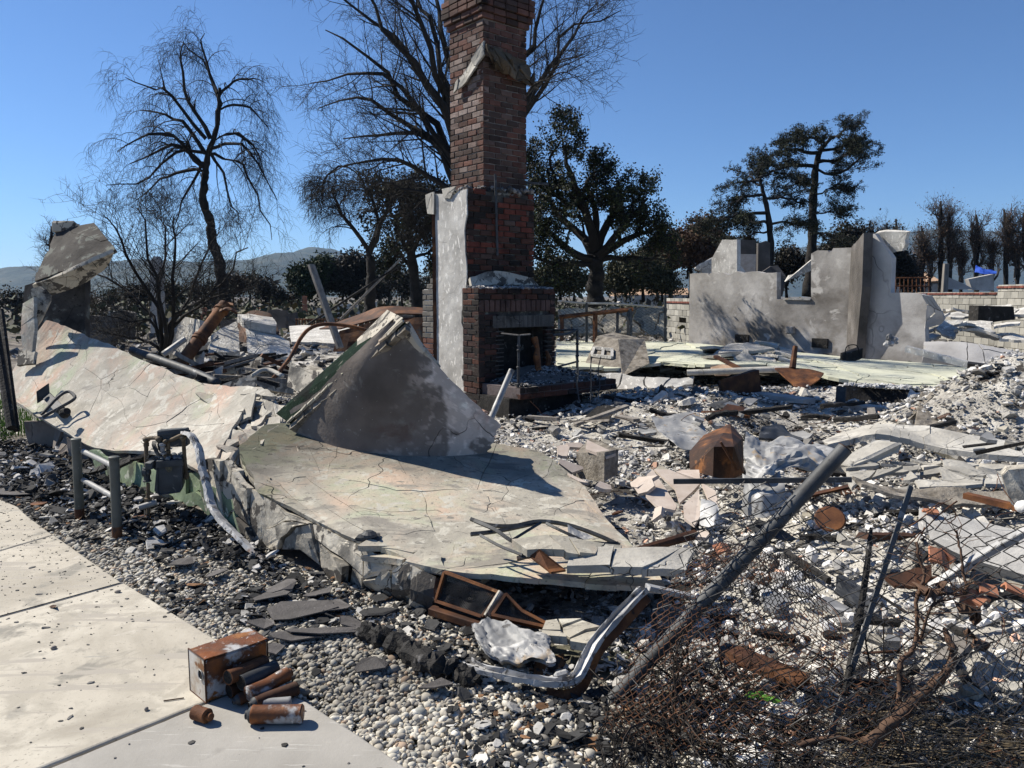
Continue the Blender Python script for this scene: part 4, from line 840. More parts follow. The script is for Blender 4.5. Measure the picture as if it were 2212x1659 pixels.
mb = MB(); box(mb, mp(350, 140, Y0+.1), (.20, .07, .125), (nrm([1, .1, .06]), A3(-.1, 1, 0), UP), jit=.002, bev=.006); box(mb, mp(352, 104, Y0+.1), (.205, .075, .022), (nrm([1, .1, .06]), A3(-.1, 1, 0), UP), jit=.002, bev=.004); mb.build('index_box', 'meter_paint', mt)
mb = MB()
for k in range(4): tube(mb, smoothpath([mp(195+k*10, 165, Y0+.03), mp(190+k*9, 200, Y0), mp(225+k*8, 270, Y0), mp(250+k*5, 262, Y0+.02), mp(228+k*9, 190, Y0+.02)]), .0035, 6)
tube(mb, smoothpath([mp(325, 208, Y0), mp(355, 205, Y0-.02), mp(390, 185, Y0)]), .002, 6); tube(mb, smoothpath([mp(172, 235, Y0+.1), mp(168, 270, Y0+.05), mp(150, 300, Y0+.05)]), .003, 6); mb.build('flexible_tube', 'steel_dark', mt)
mb = MB(); lathe(mb, mp(268, 262, Y0+.03), UP, [(0, .026), (.012, .026), (.014, .016), (.05, .016), (.06, .024), (.075, .02), (.078, .008)], 14); mb.build('union_cap', 'galv_dull', mt, smooth=True, auto=35)

mb = MB()
pth = smoothpath([PY(399, 934, 5.33), PY(414, 937, 5.2), PY(432, 968, 5.1), PY(440, 1010, 5.02), PY(451, 1052, 4.95), PY(459, 1090, 4.85), PY(484, 1124, 4.72), PY(520, 1160, 4.6), PY(560, 1196, 4.5), PY(625, 1236, 4.36)], 5)
ribbon(mb, pth, Cprof(.052, -.024, .003), up=A3(.25, .35, 1), closed=True); mb.v[-1] += R.normal(0, .0022, mb.v[-1].shape)
tag(mb.build('bent_metal_channel', 'galv'), 'long bent galvanized channel leaning down from the wall beside the gas meter', 'metal channel')
mb = MB(); beam(mb, PZ(348, 1132, .03), PZ(418, 1142, .03), .03, .02, jit=.004, bev=.004); tag(mb.build('white_trim_strip', 'plaster_pale'), 'short white trim strip on the gravel under the gas meter', 'trim strip')
mb = MB(); box(mb, PZ(305, 1120, .03), (.14, .09, .012), (nrm([1, .2, .1]), nrm([-.2, 1, .1]), UP), jit=.006, bev=.003); tag(mb.build('rusty_plate', 'rust'), 'small folded rusty plate on char at the meter riser foot', 'metal plate')
mb = MB(); lathe(mb, PZ(84, 1092, .015), UP, [(0, .05), (.004, .056), (.02, .056), (.022, .04)], 18); tag(mb.build('rusty_saucer', 'rust', smooth=True, auto=30), 'round rusty lid lying in char at the pavement corner', 'lid')
mb = MB(); tube(mb, smoothpath([PZ(-30, 1040, .03), PZ(40, 1036, .05), PZ(90, 1026, .06), PZ(150, 1018, .05)]), [.02]*19, 8); tag(mb.build('charred_pole', 'char'), 'thin black charred pole lying along the gravel before the wall', 'pole')
mb = MB(); S = Surf([[(150, 1000, 6.6), (200, 1012, 6.3), (300, 978, 6.2), (370, 960, 6.1)], [(150, 1012, 6.55), (200, 1024, 6.25), (300, 994, 6.15), (372, 975, 6.05)]], noise=.03, nf=5); shatter(mb, S, 9, .03, .004, .2, .02, seed=3, jag=.05)
tag(mb.build('charred_board', 'char'), 'splintered black board lying across the leaning wall behind the guard rail', 'board')

# the spout and bracket on the leaning wall
mb = MB(); a = PY(92, 855, 8.05); b = PY(118, 880, 7.75)
S = Surf([[PY(85, 853, 8.1), PY(100, 842, 8.1)], [PY(118, 888, 7.55), PY(134, 874, 7.6)]]); sheet(mb, S, 4, 4, .05, flip=-1); box(mb, PY(93, 850, 8.02), (.14, .03, .13), (nrm([1, .3, .7]), nrm([-.3, 1, 0]), UP), jit=.003)
tag(mb.build('roof_vent', 'steel_dark'), 'small dark metal vent hood on the leaning pale wall', 'vent')
mb = MB(); tube(mb, smoothpath([PY(89, 897, 7.5), PY(125, 858, 7.62), PY(146, 846, 7.7), PY(158, 852, 7.65), PY(160, 862, 7.55), PY(130, 880, 7.5), PY(92, 901, 7.42)], 4), .016, 8)
tag(mb.build('bent_bracket', 'steel_dark'), 'black bent pipe bracket sticking out of the leaning pale wall', 'bracket')
mb = MB(); lathe(mb, PY(138, 894, 7.3), A3(1, -.6, .6), [(0, .05), (.03, .05), (.05, .035), (.07, .035)], 10); tag(mb.build('pipe_stub', 'char'), 'stubby black pipe cap poking out of the leaning pale wall', 'pipe cap')
mb = MB(); box(mb, PY(794, 1162, 4.12), (.13, .09, .02), jit=.006, bev=.004); lathe(mb, PY(797, 1158, 4.1), UP, [(0, .045), (.015, .042), (.03, .02)], 12); tag(mb.build('outlet_fitting', 'steel_dark'), 'small dark flattened fitting lying on the fallen pale wall', 'fitting')

# ================================================================== CANS ON THE PAVEMENT
def cpt(x, y, z): return PZ(x*.372, y*.372+1207, z)      # crop pixels of the bottom-left view
def can(name, label, e0, e1, r, material, kind, group=None, dent=0):
    p, q = np.asarray(e0), np.asarray(e1); L = np.linalg.norm(q-p); u = (q-p)/L; c = []
    t = thing(name, (p+q)/2-UP*r, label, 'can', group); mb = MB(); r_ = r
    if kind == 'open': prof = [(0, r_*.90), (0, r_), (.004, r_*1.03), (.008, r_*.985), (L-.01, r_*.985), (L-.005, r_*1.02), (L, r_*.95)]
    else: prof = [(0, r_*.9), (.002, r_), (.006, r_*1.02), (.012, r_*.98), (L*.5, r_*.98), (L-.012, r_*.98), (L-.004, r_*1.02), (L, r_*.9)]
    n0 = mb.n; lathe(mb, p, u, prof, 28)
    if dent:
        V = mb.v[-1]; rr = (V-p)@u; s_ = sstep(0, .3*L, rr)*sstep(L, .7*L, rr); V -= nrm(dent)[None]*s_[:, None]*r*.5*np.clip((V-(p+rr[:, None]*u))@nrm(dent)/r, 0, 1)[:, None]
    mb.build('body', material, t, smooth=True, auto=35)
    if kind == 'spray':     # domed shoulder and valve cup
        mb = MB(); lathe(mb, p, -u, [(0, r*.93), (.006, r*.86), (.012, r*.62), (.014, r*.50), (.022, r*.48), (.023, r*.42), (.018, r*.40)], 24); mb.build('shoulder', 'steel_dark', t, smooth=True, auto=35)
    if kind == 'open':
        mb = MB(); lathe(mb, p+u*.001, -u, [(0, r*.88), (.0012, r*.86)], 24); mb.build('dark_inside', 'char', t)
    if kind == 'brush':
        mb = MB(); lathe(mb, q, u, [(0, r*.55), (.016, r*.55), (.017, r*.5), (.019, r*.1)], 20); mb.build('screw_cap', 'rust', t, smooth=True, auto=35)
    return t
zc = .03
can('spray_can', 'white and rust spray can lying alone on the darker concrete', cpt(1462, 905, zc+.036), cpt(1758, 900, zc+.036), .034, 'rust_tin', 'spray')
can('brush_top_can', 'short squat rusty can with a screw cap lying beside the pavement joint', cpt(1130, 890, zc+.027), cpt(1208, 915, zc+.027), .027, 'rust', 'brush')
can('rusty_can', 'topmost red rusty can leaning on the rectangular tin', cpt(1322, 690, zc+.10), cpt(1540, 600, zc+.085), .029, 'rust', 'open')
can('grey_can', 'dark grey can between the topmost red can and the streaked one', cpt(1400, 722, zc+.075), cpt(1600, 630, zc+.07), .030, 'steel_dark', 'open')
can('streaked_can', 'dented can with white and orange rust streaks on top of the pile', cpt(1440, 785, zc+.055), cpt(1670, 668, zc+.06), .030, 'rust_tin', 'brush', dent=(0, -.4, 1))
can('dark_can', 'dark can on the concrete under the streaked dented can', cpt(1480, 842, zc+.028), cpt(1725, 752, zc+.028), .028, 'rust_dark', 'spray')
can('small_can', 'thin grey can tucked behind the lone spray can', cpt(1530, 845, zc+.022), cpt(1690, 832, zc+.022), .021, 'galv_dull', 'open')
can('nozzle_can', 'small dark can end with a nozzle pointing out of the pile', cpt(1385, 818, zc+.025), cpt(1450, 790, zc+.03), .023, 'rust_dark', 'spray')
can('crushed_can', 'dark crushed can lying between the rectangular tin and the nozzle', cpt(1330, 770, zc+.028), cpt(1420, 730, zc+.03), .028, 'rust_dark', 'open')
t = thing('rectangular_tin', cpt(1260, 760, zc), 'rectangular rusty tin with a round spout hole lying on the pavement', 'tin')
# near face corners: lower-left, lower-right, upper-right, upper-left
na, nb = cpt(1108, 762, zc), cpt(1200, 838, zc); hgt = .175
u = nrm(nb-na); L_ = np.linalg.norm(nb-na); bk = nrm(A3(-u[1], u[0], 0)); bk = bk if bk[1] > 0 else -bk
dp = .26; cc = (na+nb)/2+bk*dp/2+UP*hgt/2
mb = MB(); S = Surf([[na+UP*hgt, nb+UP*hgt], [na+UP*hgt+bk*dp, nb+UP*hgt+bk*dp]], noise=.006, nf=9); sheet(mb, S, 20, 24, .004, flip=1 if np.cross(nb-na, bk)[2] > 0 else -1); box(mb, cc-UP*.0035, (L_, dp, hgt-.007), (u, bk, UP), bev=.006); mb.build('body', 'rust_tin', t)
mb = MB(); box(mb, (na+nb)/2-bk*.001+UP*hgt/2, (L_-.006, .002, hgt-.006), (u, bk, UP)); mb.build('end_face', 'tin_face', t)
mb = MB()
rect = [na-bk*.001+UP*.001, nb-bk*.001+UP*.001, nb-bk*.001+UP*hgt, na-bk*.001+UP*hgt, na-bk*.001+UP*.001]
tube(mb, rect, .0035, 6); rect = [p+bk*(dp+.002) for p in rect]; tube(mb, rect, .0035, 6); mb.build('rolled_rim', 'rust_dark', t)
mb = MB(); hc = lerp(na, nb, .78)+UP*hgt*.60-bk*.0035; lathe(mb, hc, bk, [(0, .0195), (.001, .0195)], 24); mb.build('spout_hole', 'char', t)
mb = MB(); tube(mb, [hc-bk*.002+u*.020*math.cos(a)+UP*.020*math.sin(a) for a in np.linspace(0, 2*math.pi, 25)], .0022, 6, cap=False); mb.build('spout_rim', 'galv_dull', t)
mb = MB(); tube(mb, [cpt(950, 825, zc+.004), cpt(1068, 808, zc+.004)], .0025, 6); tag(mb.build('twig', 'stem_brown'), 'thin dark twig on the pale pavement left of the tin', 'twig')
for (x, y, r_) in ((312, 517, .013), (683, 190, .017), (850, 872, .010)):
    mb = MB(); lumps(mb, np.array([cpt(x, y, zc+.006)]), np.array([r_]), np.array([[.26, .23, .2]]), R, ICO2, .55, .03); lab = {312: 'brown pebble alone in the middle of the pale pavement', 683: 'dark pebble on the pavement near the gravel joint end', 850: 'small grey pebble on the pavement near the short squat can'}[x]
    tag(mb.build('pebble', 'pebble', smooth=True), lab, 'pebble')
# thin curled leaf on the pavement
mb = MB(); S = Surf([[cpt(288, 276, .034), cpt(305, 268, .045), cpt(328, 270, .034)], [cpt(288, 282, .036), cpt(305, 286, .034), cpt(326, 278, .05)]]); sheet(mb, S, 8, 6, .001); tag(mb.build('dry_leaf', 'stem_brown', smooth=True), 'curled brown dry leaf on the pale pavement', 'leaf')

# ================================================================== THINGS ON THE GRAVEL
slates = [(640, 1320, .34, .11, 10), (585, 1290, .16, .09, -20), (720, 1310, .14, .10, 30), (700, 1362, .30, .05, 8), (640, 1375, .22, .045, 4), (560, 1345, .12, .07, 60), (610, 1268, .12, .09, -30), (690, 1280, .15, .06, 12), (390, 1215, .15, .09, 5), (350, 1175, .12, .06, 20), (590, 1400, .13, .05, 0), (760, 1345, .10, .08, 50), (800, 1440, .13, .06, 12), (470, 1240, .10, .06, -12), (940, 1480, .12, .05, 10), (40, 1060, .45, .18, 5)]
for i, (x, y, a_, b_, an) in enumerate(slates):
    c = PZ(x, y, .04); q_ = math.radians(an); mb = MB(); m_ = 9; aa = np.sort(R.uniform(0, 2*math.pi, m_)); pts = []
    for v in aa: r_ = R.uniform(.8, 1); dx, dy = a_/2*math.cos(v)*r_*1.25, b_*1.1*math.sin(v)*r_; pts.append(c+A3(dx*math.cos(q_)-dy*math.sin(q_), dx*math.sin(q_)+dy*math.cos(q_), .012*math.sin(v*1.3+i)))
    prism(mb, pts, A3(0, 0, .006), col=A3(.085, .078, .074)*R.uniform(.7, 1.3)); tag(mb.build('shingle_fragment', 'charcoal'), 'flat dark grey burnt shingle fragment lying on the pebble gravel', 'shingle', 'burnt shingle fragments on the gravel')
mb = MB(); pth = smoothpath([PZ(785, 1362, .04), PZ(850, 1388, .05), PZ(925, 1432, .05), PZ(985, 1450, .04), PZ(1030, 1475, .03)], 8)
n = len(pth); tube(mb, pth, .035+.02*np.abs(np.sin(np.arange(n)*.9))*np.linspace(1, .4, n)+.006*R.normal(size=n), 14); V = mb.v[-1]; V += R.normal(0, .006, V.shape)
tag(mb.build('charred_log', 'char'), 'crumbling charred log coated in grey ash on the gravel', 'log')
mb = MB(); S = Surf([[PZ(985, 1352, .10), PZ(1060, 1345, .10), PZ(1150, 1362, .12), PZ(1215, 1380, .12)], [PZ(1010, 1385, .07), PZ(1070, 1395, .08), PZ(1140, 1402, .09), PZ(1220, 1420, .08)], [PZ(1040, 1425, .05), PZ(1090, 1438, .05), PZ(1160, 1445, .06), PZ(1230, 1450, .05)]], noise=.035, nf=16, seed=3); sheet(mb, S, 60, 40, .02, rag=.12)
tag(mb.build('melted_sheet', 'galv_dull', smooth=True), 'melted crumpled silver sheet lying before the rusty vents', 'metal sheet')
mb = MB(); S = Surf([[PZ(1180, 1352, .10), PZ(1255, 1350, .12), PZ(1300, 1372, .12)], [PZ(1172, 1392, .08), PZ(1240, 1402, .1), PZ(1292, 1412, .1)]], noise=.01); shatter(mb, S, 5, .04, .006, .06, .01, seed=5, jag=.03); tag(mb.build('plaster_piece', 'plaster_floor'), 'flat tan plaster piece lying under the rising metal gutter', 'plaster piece')
pth = [PY(1010, 1436, 3.10), PY(1045, 1452, 3.02), PY(1110, 1468, 2.96), PY(1180, 1478, 2.92), PY(1225, 1478, 2.92), PY(1252, 1462, 2.94), PY(1286, 1396, 3.02), PY(1340, 1330, 3.12), PY(1392, 1277, 3.22)]
mb = MB(); ribbon(mb, smoothpath(pth, 3), Cprof(.050, .022, .003), up=A3(-.15, .1, 1), closed=True); mb.v[-1] += R.normal(0, .0022, mb.v[-1].shape); mb2 = MB()
t = mb.build('bent_gutter', 'galv'); tag(t, 'white bent metal gutter curving up from the gravel to the fallen wall end', 'gutter')
mb2 = MB(); box(mb2, PY(1212, 1462, 2.98), (.06, .03, .05), (nrm([1, .2, .2]), nrm([-.2, 1, 0]), UP), bev=.01); mb2.build('end_cap', 'galv_dull', t)
mb2 = MB(); ribbon(mb2, smoothpath([PY(1180, 1492, 2.92), PY(1225, 1500, 2.90), PY(1262, 1480, 2.94), PY(1296, 1405, 3.0), PY(1350, 1345, 3.1), PY(1400, 1290, 3.2)], 5), [(-.02, 0), (.02, 0), (.02, .002), (-.02, .002)], up=A3(.6, -.3, .5), closed=True); mb2.build('rusty_underside', 'rust', t)
mb = MB(); beam(mb, PY(1398, 1268, 3.25), PY(1500, 1290, 3.3), .05, .02, bev=.003, jit=.002); tag(mb.build('white_strip', 'galv'), 'flat white metal strip leading right from the gutter top', 'metal strip')

# vents
def vent(q4, label):
    t = thing('foundation_vent', q4[3], label, 'vent'); c = [Q(p) for p in q4]; n = nrm(np.cross(c[1]-c[0], c[3]-c[0]))
    mb = MB(); 
    for i in range(4): beam(mb, c[i], c[(i+1) % 4], .014, .03, n, jit=.0015)
    mb.build('frame', 'rust', t); mb = MB()
    for k in range(1, 34): a = k/34; tube(mb, [lerp(c[0], c[1], a), lerp(lerp(c[0], c[1], a), lerp(c[3], c[2], a), .5)+n*.012*math.sin(k*.4), lerp(c[3], c[2], a)], .0017, 3, cap=False)
    for k in range(1, 20): a = k/20; tube(mb, [lerp(c[0], c[3], a), lerp(lerp(c[0], c[3], a), lerp(c[1], c[2], a), .5)+n*.012*math.sin(k*.5), lerp(c[1], c[2], a)], .0017, 3, cap=False)
    mb.build('wire_mesh', 'wire', t)
vent([(962, 1236, 3.72), (1081, 1280, 3.55), (1043, 1332, 3.52), (943, 1298, 3.68)], 'rusty framed foundation vent with intact mesh, the upright one under the slab lip')
vent([(1092, 1285, 3.52), (1128, 1322, 3.46), (1205, 1362, 3.38), (1062, 1330, 3.44)], 'rusty foundation vent with a warped frame and torn mesh, half buried')
mb = MB(); beam(mb, PY(1083, 1278, 3.53), PY(1050, 1332, 3.47), .02, .03, jit=.002, bev=.003); tag(mb.build('mortar_strip', 'stem_wall'), 'narrow mortar strip standing between the two rusty vents', 'strip')
mb = MB(); beam(mb, PY(930, 1318, 3.66), PY(1140, 1385, 3.36), .05, .04, jit=.004, bev=.006); tag(mb.build('foundation_sill', 'rust_dark'), 'rusty brown sill running under the two foundation vents', 'sill')
# cavity behind the vents: a black sheet stands in for its shade
mb = MB(); S = Surf([[PY(960, 1300, 3.95), PY(1150, 1300, 4.0), PY(1380, 1310, 4.0)], [PY(960, 1345, 3.85), PY(1150, 1350, 3.8), PY(1380, 1360, 3.8)]], noise=.03, nf=4); sheet(mb, S, 30, 12, .05, flip=-1); tag(mb.build('cavity_shade', 'char'), 'black sheet for the shade in the hollow below the fallen wall lip', 'cavity')

# black bent tube frame
t = thing('tube_frame', PY(1200, 1240, 3.9), 'twisted black square tube frame lying on the near end of the fallen wall', 'metal frame')
def fp(x, y, Y): return PY(x*.3967+493.8, y*.3967+822.9, Y*.962)
for k, pts in enumerate([[(1318, 752, 4.15), (1420, 785, 4.1), (1550, 790, 4.1), (1690, 765, 4.15), (1850, 785, 4.15), (2010, 840, 4.1), (2130, 895, 4.05)],
     [(1318, 835, 4.0), (1450, 820, 4.05), (1580, 795, 4.1), (1700, 768, 4.16)], [(1340, 762, 4.1), (1450, 810, 4.0), (1560, 878, 3.92), (1720, 905, 3.9), (1900, 895, 3.95), (2120, 885, 4.0)],
     [(1570, 965, 3.8), (1700, 945, 3.82), (1850, 915, 3.88), (1990, 885, 3.95), (2125, 905, 4.0)], [(1370, 840, 4.0), (1480, 900, 3.88), (1600, 948, 3.8)], [(1540, 870, 3.9), (1620, 820, 4.0), (1700, 772, 4.12)], [(1730, 775, 4.12), (1800, 810, 4.05), (1930, 870, 4.0)]]):
    mb = MB(); tube(mb, smoothpath([fp(*p) for p in pts], 5), .012 if k < 4 else .009, 4); mb.build('tube_member', 'steel_dark', t)
mb = MB(); S = Surf([[fp(1845, 790, 4.1), fp(1980, 830, 4.05)], [fp(1850, 870, 4.0), fp(1990, 860, 4.0)]], noise=.02, nf=12); sheet(mb, S, 14, 10, .002, flip=-1); mb.build('melted_scrap', 'galv_dull', t)
# ================================================================== MIDDLE DISTANCE, RIGHT
def wallpoly(name, p0, p1, outline, thick, m, parent=None, flip=1):
    """upright wall through ground points p0-p1, its outline given as seen, with real thickness away from the viewer"""
    n = nrm(np.cross(p1-p0, UP)); 
    if n[1] > 0: n = -n
    pts = [PP(x, y, p0, n) for x, y in outline]; mb = MB()
    # ragged, finely divided rim
    q = []
    for i in range(len(pts)):
        a, b = pts[i], pts[(i+1) % len(pts)]; L = np.linalg.norm(b-a); k = max(1, int(L/.12))
        for j in range(k):
            p = a+(b-a)*j/k
            if j: p = p+UP*R.normal(0, .008)+nrm(b-a)*R.normal(0, .008)
            q.append(p)
    prism(mb, q, -n*thick); return mb.build(name, m, parent), n
HA, HB = PY(1488, 744, 23.0), PY(1846, 774, 19.3)
HA = HA*A3(1, 1, 0)+UP*min(HA[2], HB[2]); HB = HB*A3(1, 1, 0)+UP*HA[2]
t = thing('house_ruin', HA, 'large roofless stucco house shell with scorched grey walls and an empty window gap', 'ruin')
wallpoly('front_wall', HA, HB, [(1488, 745), (1490, 592), (1500, 590), (1530, 590), (1531, 595), (1534, 590), (1560, 589), (1575, 595), (1592, 586), (1603, 590), (1618, 587), (1632, 586), (1650, 590), (1678, 588), (1678, 646), (1752, 647), (1752, 548), (1765, 541), (1788, 541), (1790, 546), (1797, 541), (1800, 536), (1846, 535), (1845, 775)], .22, 'stucco', t)
HC = PY(1866, 786, 18.4)*A3(1, 1, 0)+UP*HA[2]
wallpoly('side_wall', HB+A3(.02, -.0, 0), HC, [(1847, 776), (1848, 545), (1886, 503), (1882, 620), (1866, 786)], .2, 'stucco_soot', t)
HD = PY(2010, 830, 17.2)*A3(1, 1, 0)+UP*HA[2]
wallpoly('interior_wall', HC+A3(.03, 0, 0), HD, [(1867, 788), (1884, 505), (1890, 505), (1927, 556), (1924, 632), (1990, 634), (2004, 650), (1998, 712), (2000, 760), (1998, 800)], .2, 'stucco_grey', t)
mb = MB(); S = Surf([[PY(1888, 503, 18.6), PY(1915, 500, 18.3), PY(1962, 501, 17.9)], [PY(1905, 520, 18.5), PY(1925, 530, 18.3), PY(1955, 530, 18.0)], [PY(1922, 548, 18.4), PY(1932, 546, 18.3), PY(1948, 543, 18.1)]]); shatter(mb, S, 4, .15, .003, .01, .0, seed=3, jag=.06, flip=-1); mb.build('wall_fragment', 'white_wall', t)
mb = MB(); S = Surf([[PY(1990, 634, 17.0), PY(2016, 640, 16.9)], [PY(2000, 665, 17.0), PY(2041, 688, 16.8)], [PY(1998, 712, 17.0), PY(2030, 702, 16.9)]]); shatter(mb, S, 5, .12, .01, .02, .0, seed=3, jag=.06, flip=-1); mb.build('broken_edge', 'stucco_grey', t)
mb = MB(); box(mb, PP(1604, 731, HA, nrm(np.cross(HB-HA, UP))), (.42, .1, .22), (nrm(HB-HA), nrm(np.cross(UP, HB-HA)), UP)); mb.build('vent_opening', 'char', t)
mb = MB(); box(mb, PP(1772, 741, HA, nrm(np.cross(HB-HA, UP))), (.42, .1, .24), (nrm(HB-HA), nrm(np.cross(UP, HB-HA)), UP)); mb.build('vent_opening', 'char', t)
mb = MB(); c = PP(1712, 713, HA, nrm(np.cross(HB-HA, UP))); n_ = nrm(np.cross(HB-HA, UP)); n_ = n_ if n_[1] < 0 else -n_; box(mb, c+n_*.1, (.2, .2, .2), (nrm(HB-HA), n_, UP), bev=.03, jit=.005); mb.build('exhaust_hood', 'stucco', t)
mb = MB(); lumps(mb, np.array([PY(1915+R.uniform(0, 22), 735+R.uniform(-8, 12), 17.0) for _ in range(14)]), R.uniform(.04, .1, 14), R.uniform(.1, .5, (14, 1))*np.ones(3), R); mb.build('hose_fittings', 'chip', t)
mb = MB(); beam(mb, PP(1694, 648, HA, n_)+UP*.03-n_*.1, PP(1752, 649, HA, n_)+UP*.03-n_*.1, .3, .05); mb.build('window_sill', 'galv_dull', t)

t = thing('rear_house_ruin', PY(1600, 700, 27), 'far broken white wall corner with an alcove rising behind the grey stucco shell', 'ruin')
mb = MB()
for nm, Y, ol, m in (('wall', 27, [(1537, 640), (1537, 560), (1560, 518), (1592, 517), (1592, 650)], 'white_wall'), ('sooty_wall', 27.2, [(1592, 650), (1592, 517), (1632, 518), (1632, 640)], 'stucco_soot'), ('inner_panel', 27.6, [(1636, 650), (1638, 525), (1655, 520), (1664, 525), (1663, 650)], 'stucco_soot')):
    wallpoly(nm, PY(1400, 640, Y), PY(1700, 640, Y+(.01 if nm != 'wall' else -4)), ol, .2, m, t)
mb = MB(); box(mb, PY(1613, 572, 27.0), (.62, .06, .72), jit=.01); mb.build('alcove', 'tile', t)
mb = MB(); S = Surf([[PY(1548, 553, 26.0), PY(1575, 535, 26)], [PY(1504, 575, 25.8), PY(1595, 560, 26)], [PY(1518, 590, 25.8), PY(1612, 590, 26)]]); shatter(mb, S, 5, .15, .01, .04, .0, seed=8, jag=.08, flip=-1)
tag(mb.build('tilted_panel', 'white_wall'), 'tilted cracked pale stucco slab resting behind the house shell top edge', 'slab')
mb = MB(); wn = nrm(A3(0, -1, 0)); prism(mb, [PY(1697, 608, 22.5), PY(1755, 560, 22.0), PY(1768, 578, 22), PY(1712, 600, 22.5), PY(1705, 595, 22.5)][::-1], A3(0, .1, 0)); tag(mb.build('hanging_beam', 'white_wall'), 'slanted pale plaster strip hanging across the empty window gap', 'beam')
mb = MB(); prism(mb, [PY(1640, 592, 22.9), PY(1665, 575, 23.2), PY(1680, 573, 23.2), PY(1700, 600, 23), PY(1690, 640, 23), PY(1680, 642, 23)][::-1], A3(0, .1, 0)); tag(mb.build('sooty_gable_piece', 'stucco_soot'), 'dark sooty triangular wall piece beside the window gap', 'wall piece')

# concrete block boundary walls
def blockwall(pa, pb, z0, z1, label, cap=True, course=.205, L_=.41):
    u = nrm((pb-pa)*A3(1, 1, 0)); n = nrm(np.cross(u, UP)); n = n if n[1] < 0 else -n; Lg = np.linalg.norm((pb-pa)[:2]); t = thing('block_wall', pa*A3(1, 1, 0)+UP*z0, label, 'wall')
    mb = MB(); bricks(mb, pa*A3(1, 1, 0), u, n, Lg, z0, z1, lambda a, z, R: A3(.31, .30, .265)*R.uniform(.85, 1.12), course=course, bl=L_, dep=.19, gap=.012); mb.build('blocks', 'block', t)
    mb = MB(); box(mb, (pa+pb)/2*A3(1, 1, 0)+UP*(z0+z1)/2-n*.095, (Lg, .15, z1-z0-.02), (u, np.cross(UP, u), UP)); mb.build('mortar_core', 'mortar', t)
    if cap:
        mb = MB(); bricks(mb, pa*A3(1, 1, 0)+n*.04, u, n, Lg, z1-.001, z1+.07, lambda a, z, R: A3(.17, .06, .045)*R.uniform(.8, 1.2), course=.075, bl=.22, dep=.27, gap=.012); mb.build('brick_coping', 'brick', t)
    return t
z1 = PY(2000, 634, 29)[2]
blockwall(PY(1880, 640, 33.0), PY(2168, 640, 23.5), -.1, z1-.05, 'long pale green concrete block wall with red coping behind the house shell')
blockwall(PY(2169, 640, 23.4), PY(2420, 640, 18), -.1, PY(2200, 624, 25)[2], 'taller step of pale block wall beyond the white rubble pile')
blockwall(PY(1436, 655, 28.5), PY(1500, 655, 25.6), -.1, PY(1460, 655, 27)[2], 'short stretch of block wall between the chain fence and the house shell')
# far objects over the wall
t = thing('distant_house', PY(1950, 620, 60), 'distant low house with a tan tiled roof above the block wall', 'house')
mb = MB(); prism(mb, [PY(1925, 600, 60), PY(1950, 590, 63), PY(2000, 588, 63), PY(2032, 606, 60), PY(2030, 612, 60), PY(1925, 614, 60)][::-1], A3(0, 3, 0)); mb.build('roof', 'roof_tan', t)
mb = MB(); box(mb, PY(1978, 622, 61), (3.6, 2, .8)); mb.build('wall', 'stucco', t)
t = thing('distant_house', PY(1385, 650, 60), 'distant house with a long orange brown roof behind the chain fence', 'house')
mb = MB(); prism(mb, [PY(1330, 640, 58), PY(1335, 624, 60), PY(1485, 622, 60), PY(1490, 642, 58)][::-1], A3(0, 4, 0)); mb.build('roof', 'roof_tan', t)
mb = MB(); box(mb, PY(1410, 650, 59), (5.2, 2, .9)); mb.build('wall', 'white_wall', t)
mb = MB(); box(mb, PY(2042, 600, 30), (.16, .16, 1.1), jit=.02); tag(mb.build('timber_post', 'wood_grey'), 'weathered stump of a timber post above the block wall coping', 'post')
mb = MB(); prism(mb, [PY(2046, 625, 31), PY(2047, 598, 31), PY(2080, 612, 31), PY(2105, 625, 31)][::-1], A3(0, .2, 0)); tag(mb.build('sloping_wall_end', 'stucco_grey'), 'grey wall end sloping down to the right of the timber post stump', 'wall end')
mb = MB(); prism(mb, [PY(2100, 626, 34), PY(2092, 603, 34), PY(2146, 592, 34), PY(2148, 628, 34)][::-1], A3(0, .3, 0)); tag(mb.build('leaning_wall_panel', 'stucco'), 'square grey scorched wall panel leaning beyond the block wall', 'wall panel')
mb = MB(); S = Surf([[PY(2108, 580, 44), PY(2125, 576, 44), PY(2150, 577, 44)], [PY(2106, 592, 43), PY(2125, 592, 42.5), PY(2152, 592, 43)]], noise=.3, nf=1); sheet(mb, S, 14, 8, .03, flip=-1); tag(mb.build('blue_tarp', 'tarp_blue'), 'bright blue tarpaulin between trees beyond the block wall', 'tarp')
t = thing('iron_gate', PY(1950, 632, 29), 'rusty iron gate bars standing above the block wall near the house', 'gate')
for k in range(9):
    mb = MB(); tube(mb, [PY(1935+k*9, 632, 29), PY(1935+k*9, 598+abs(k-4), 29)], .018, 5); mb.build('bar', 'rust', t)
for yy in (600, 618): mb = MB(); tube(mb, [PY(1933, yy, 29), PY(2010, yy, 29)], .022, 5); mb.build('rail', 'rust', t)

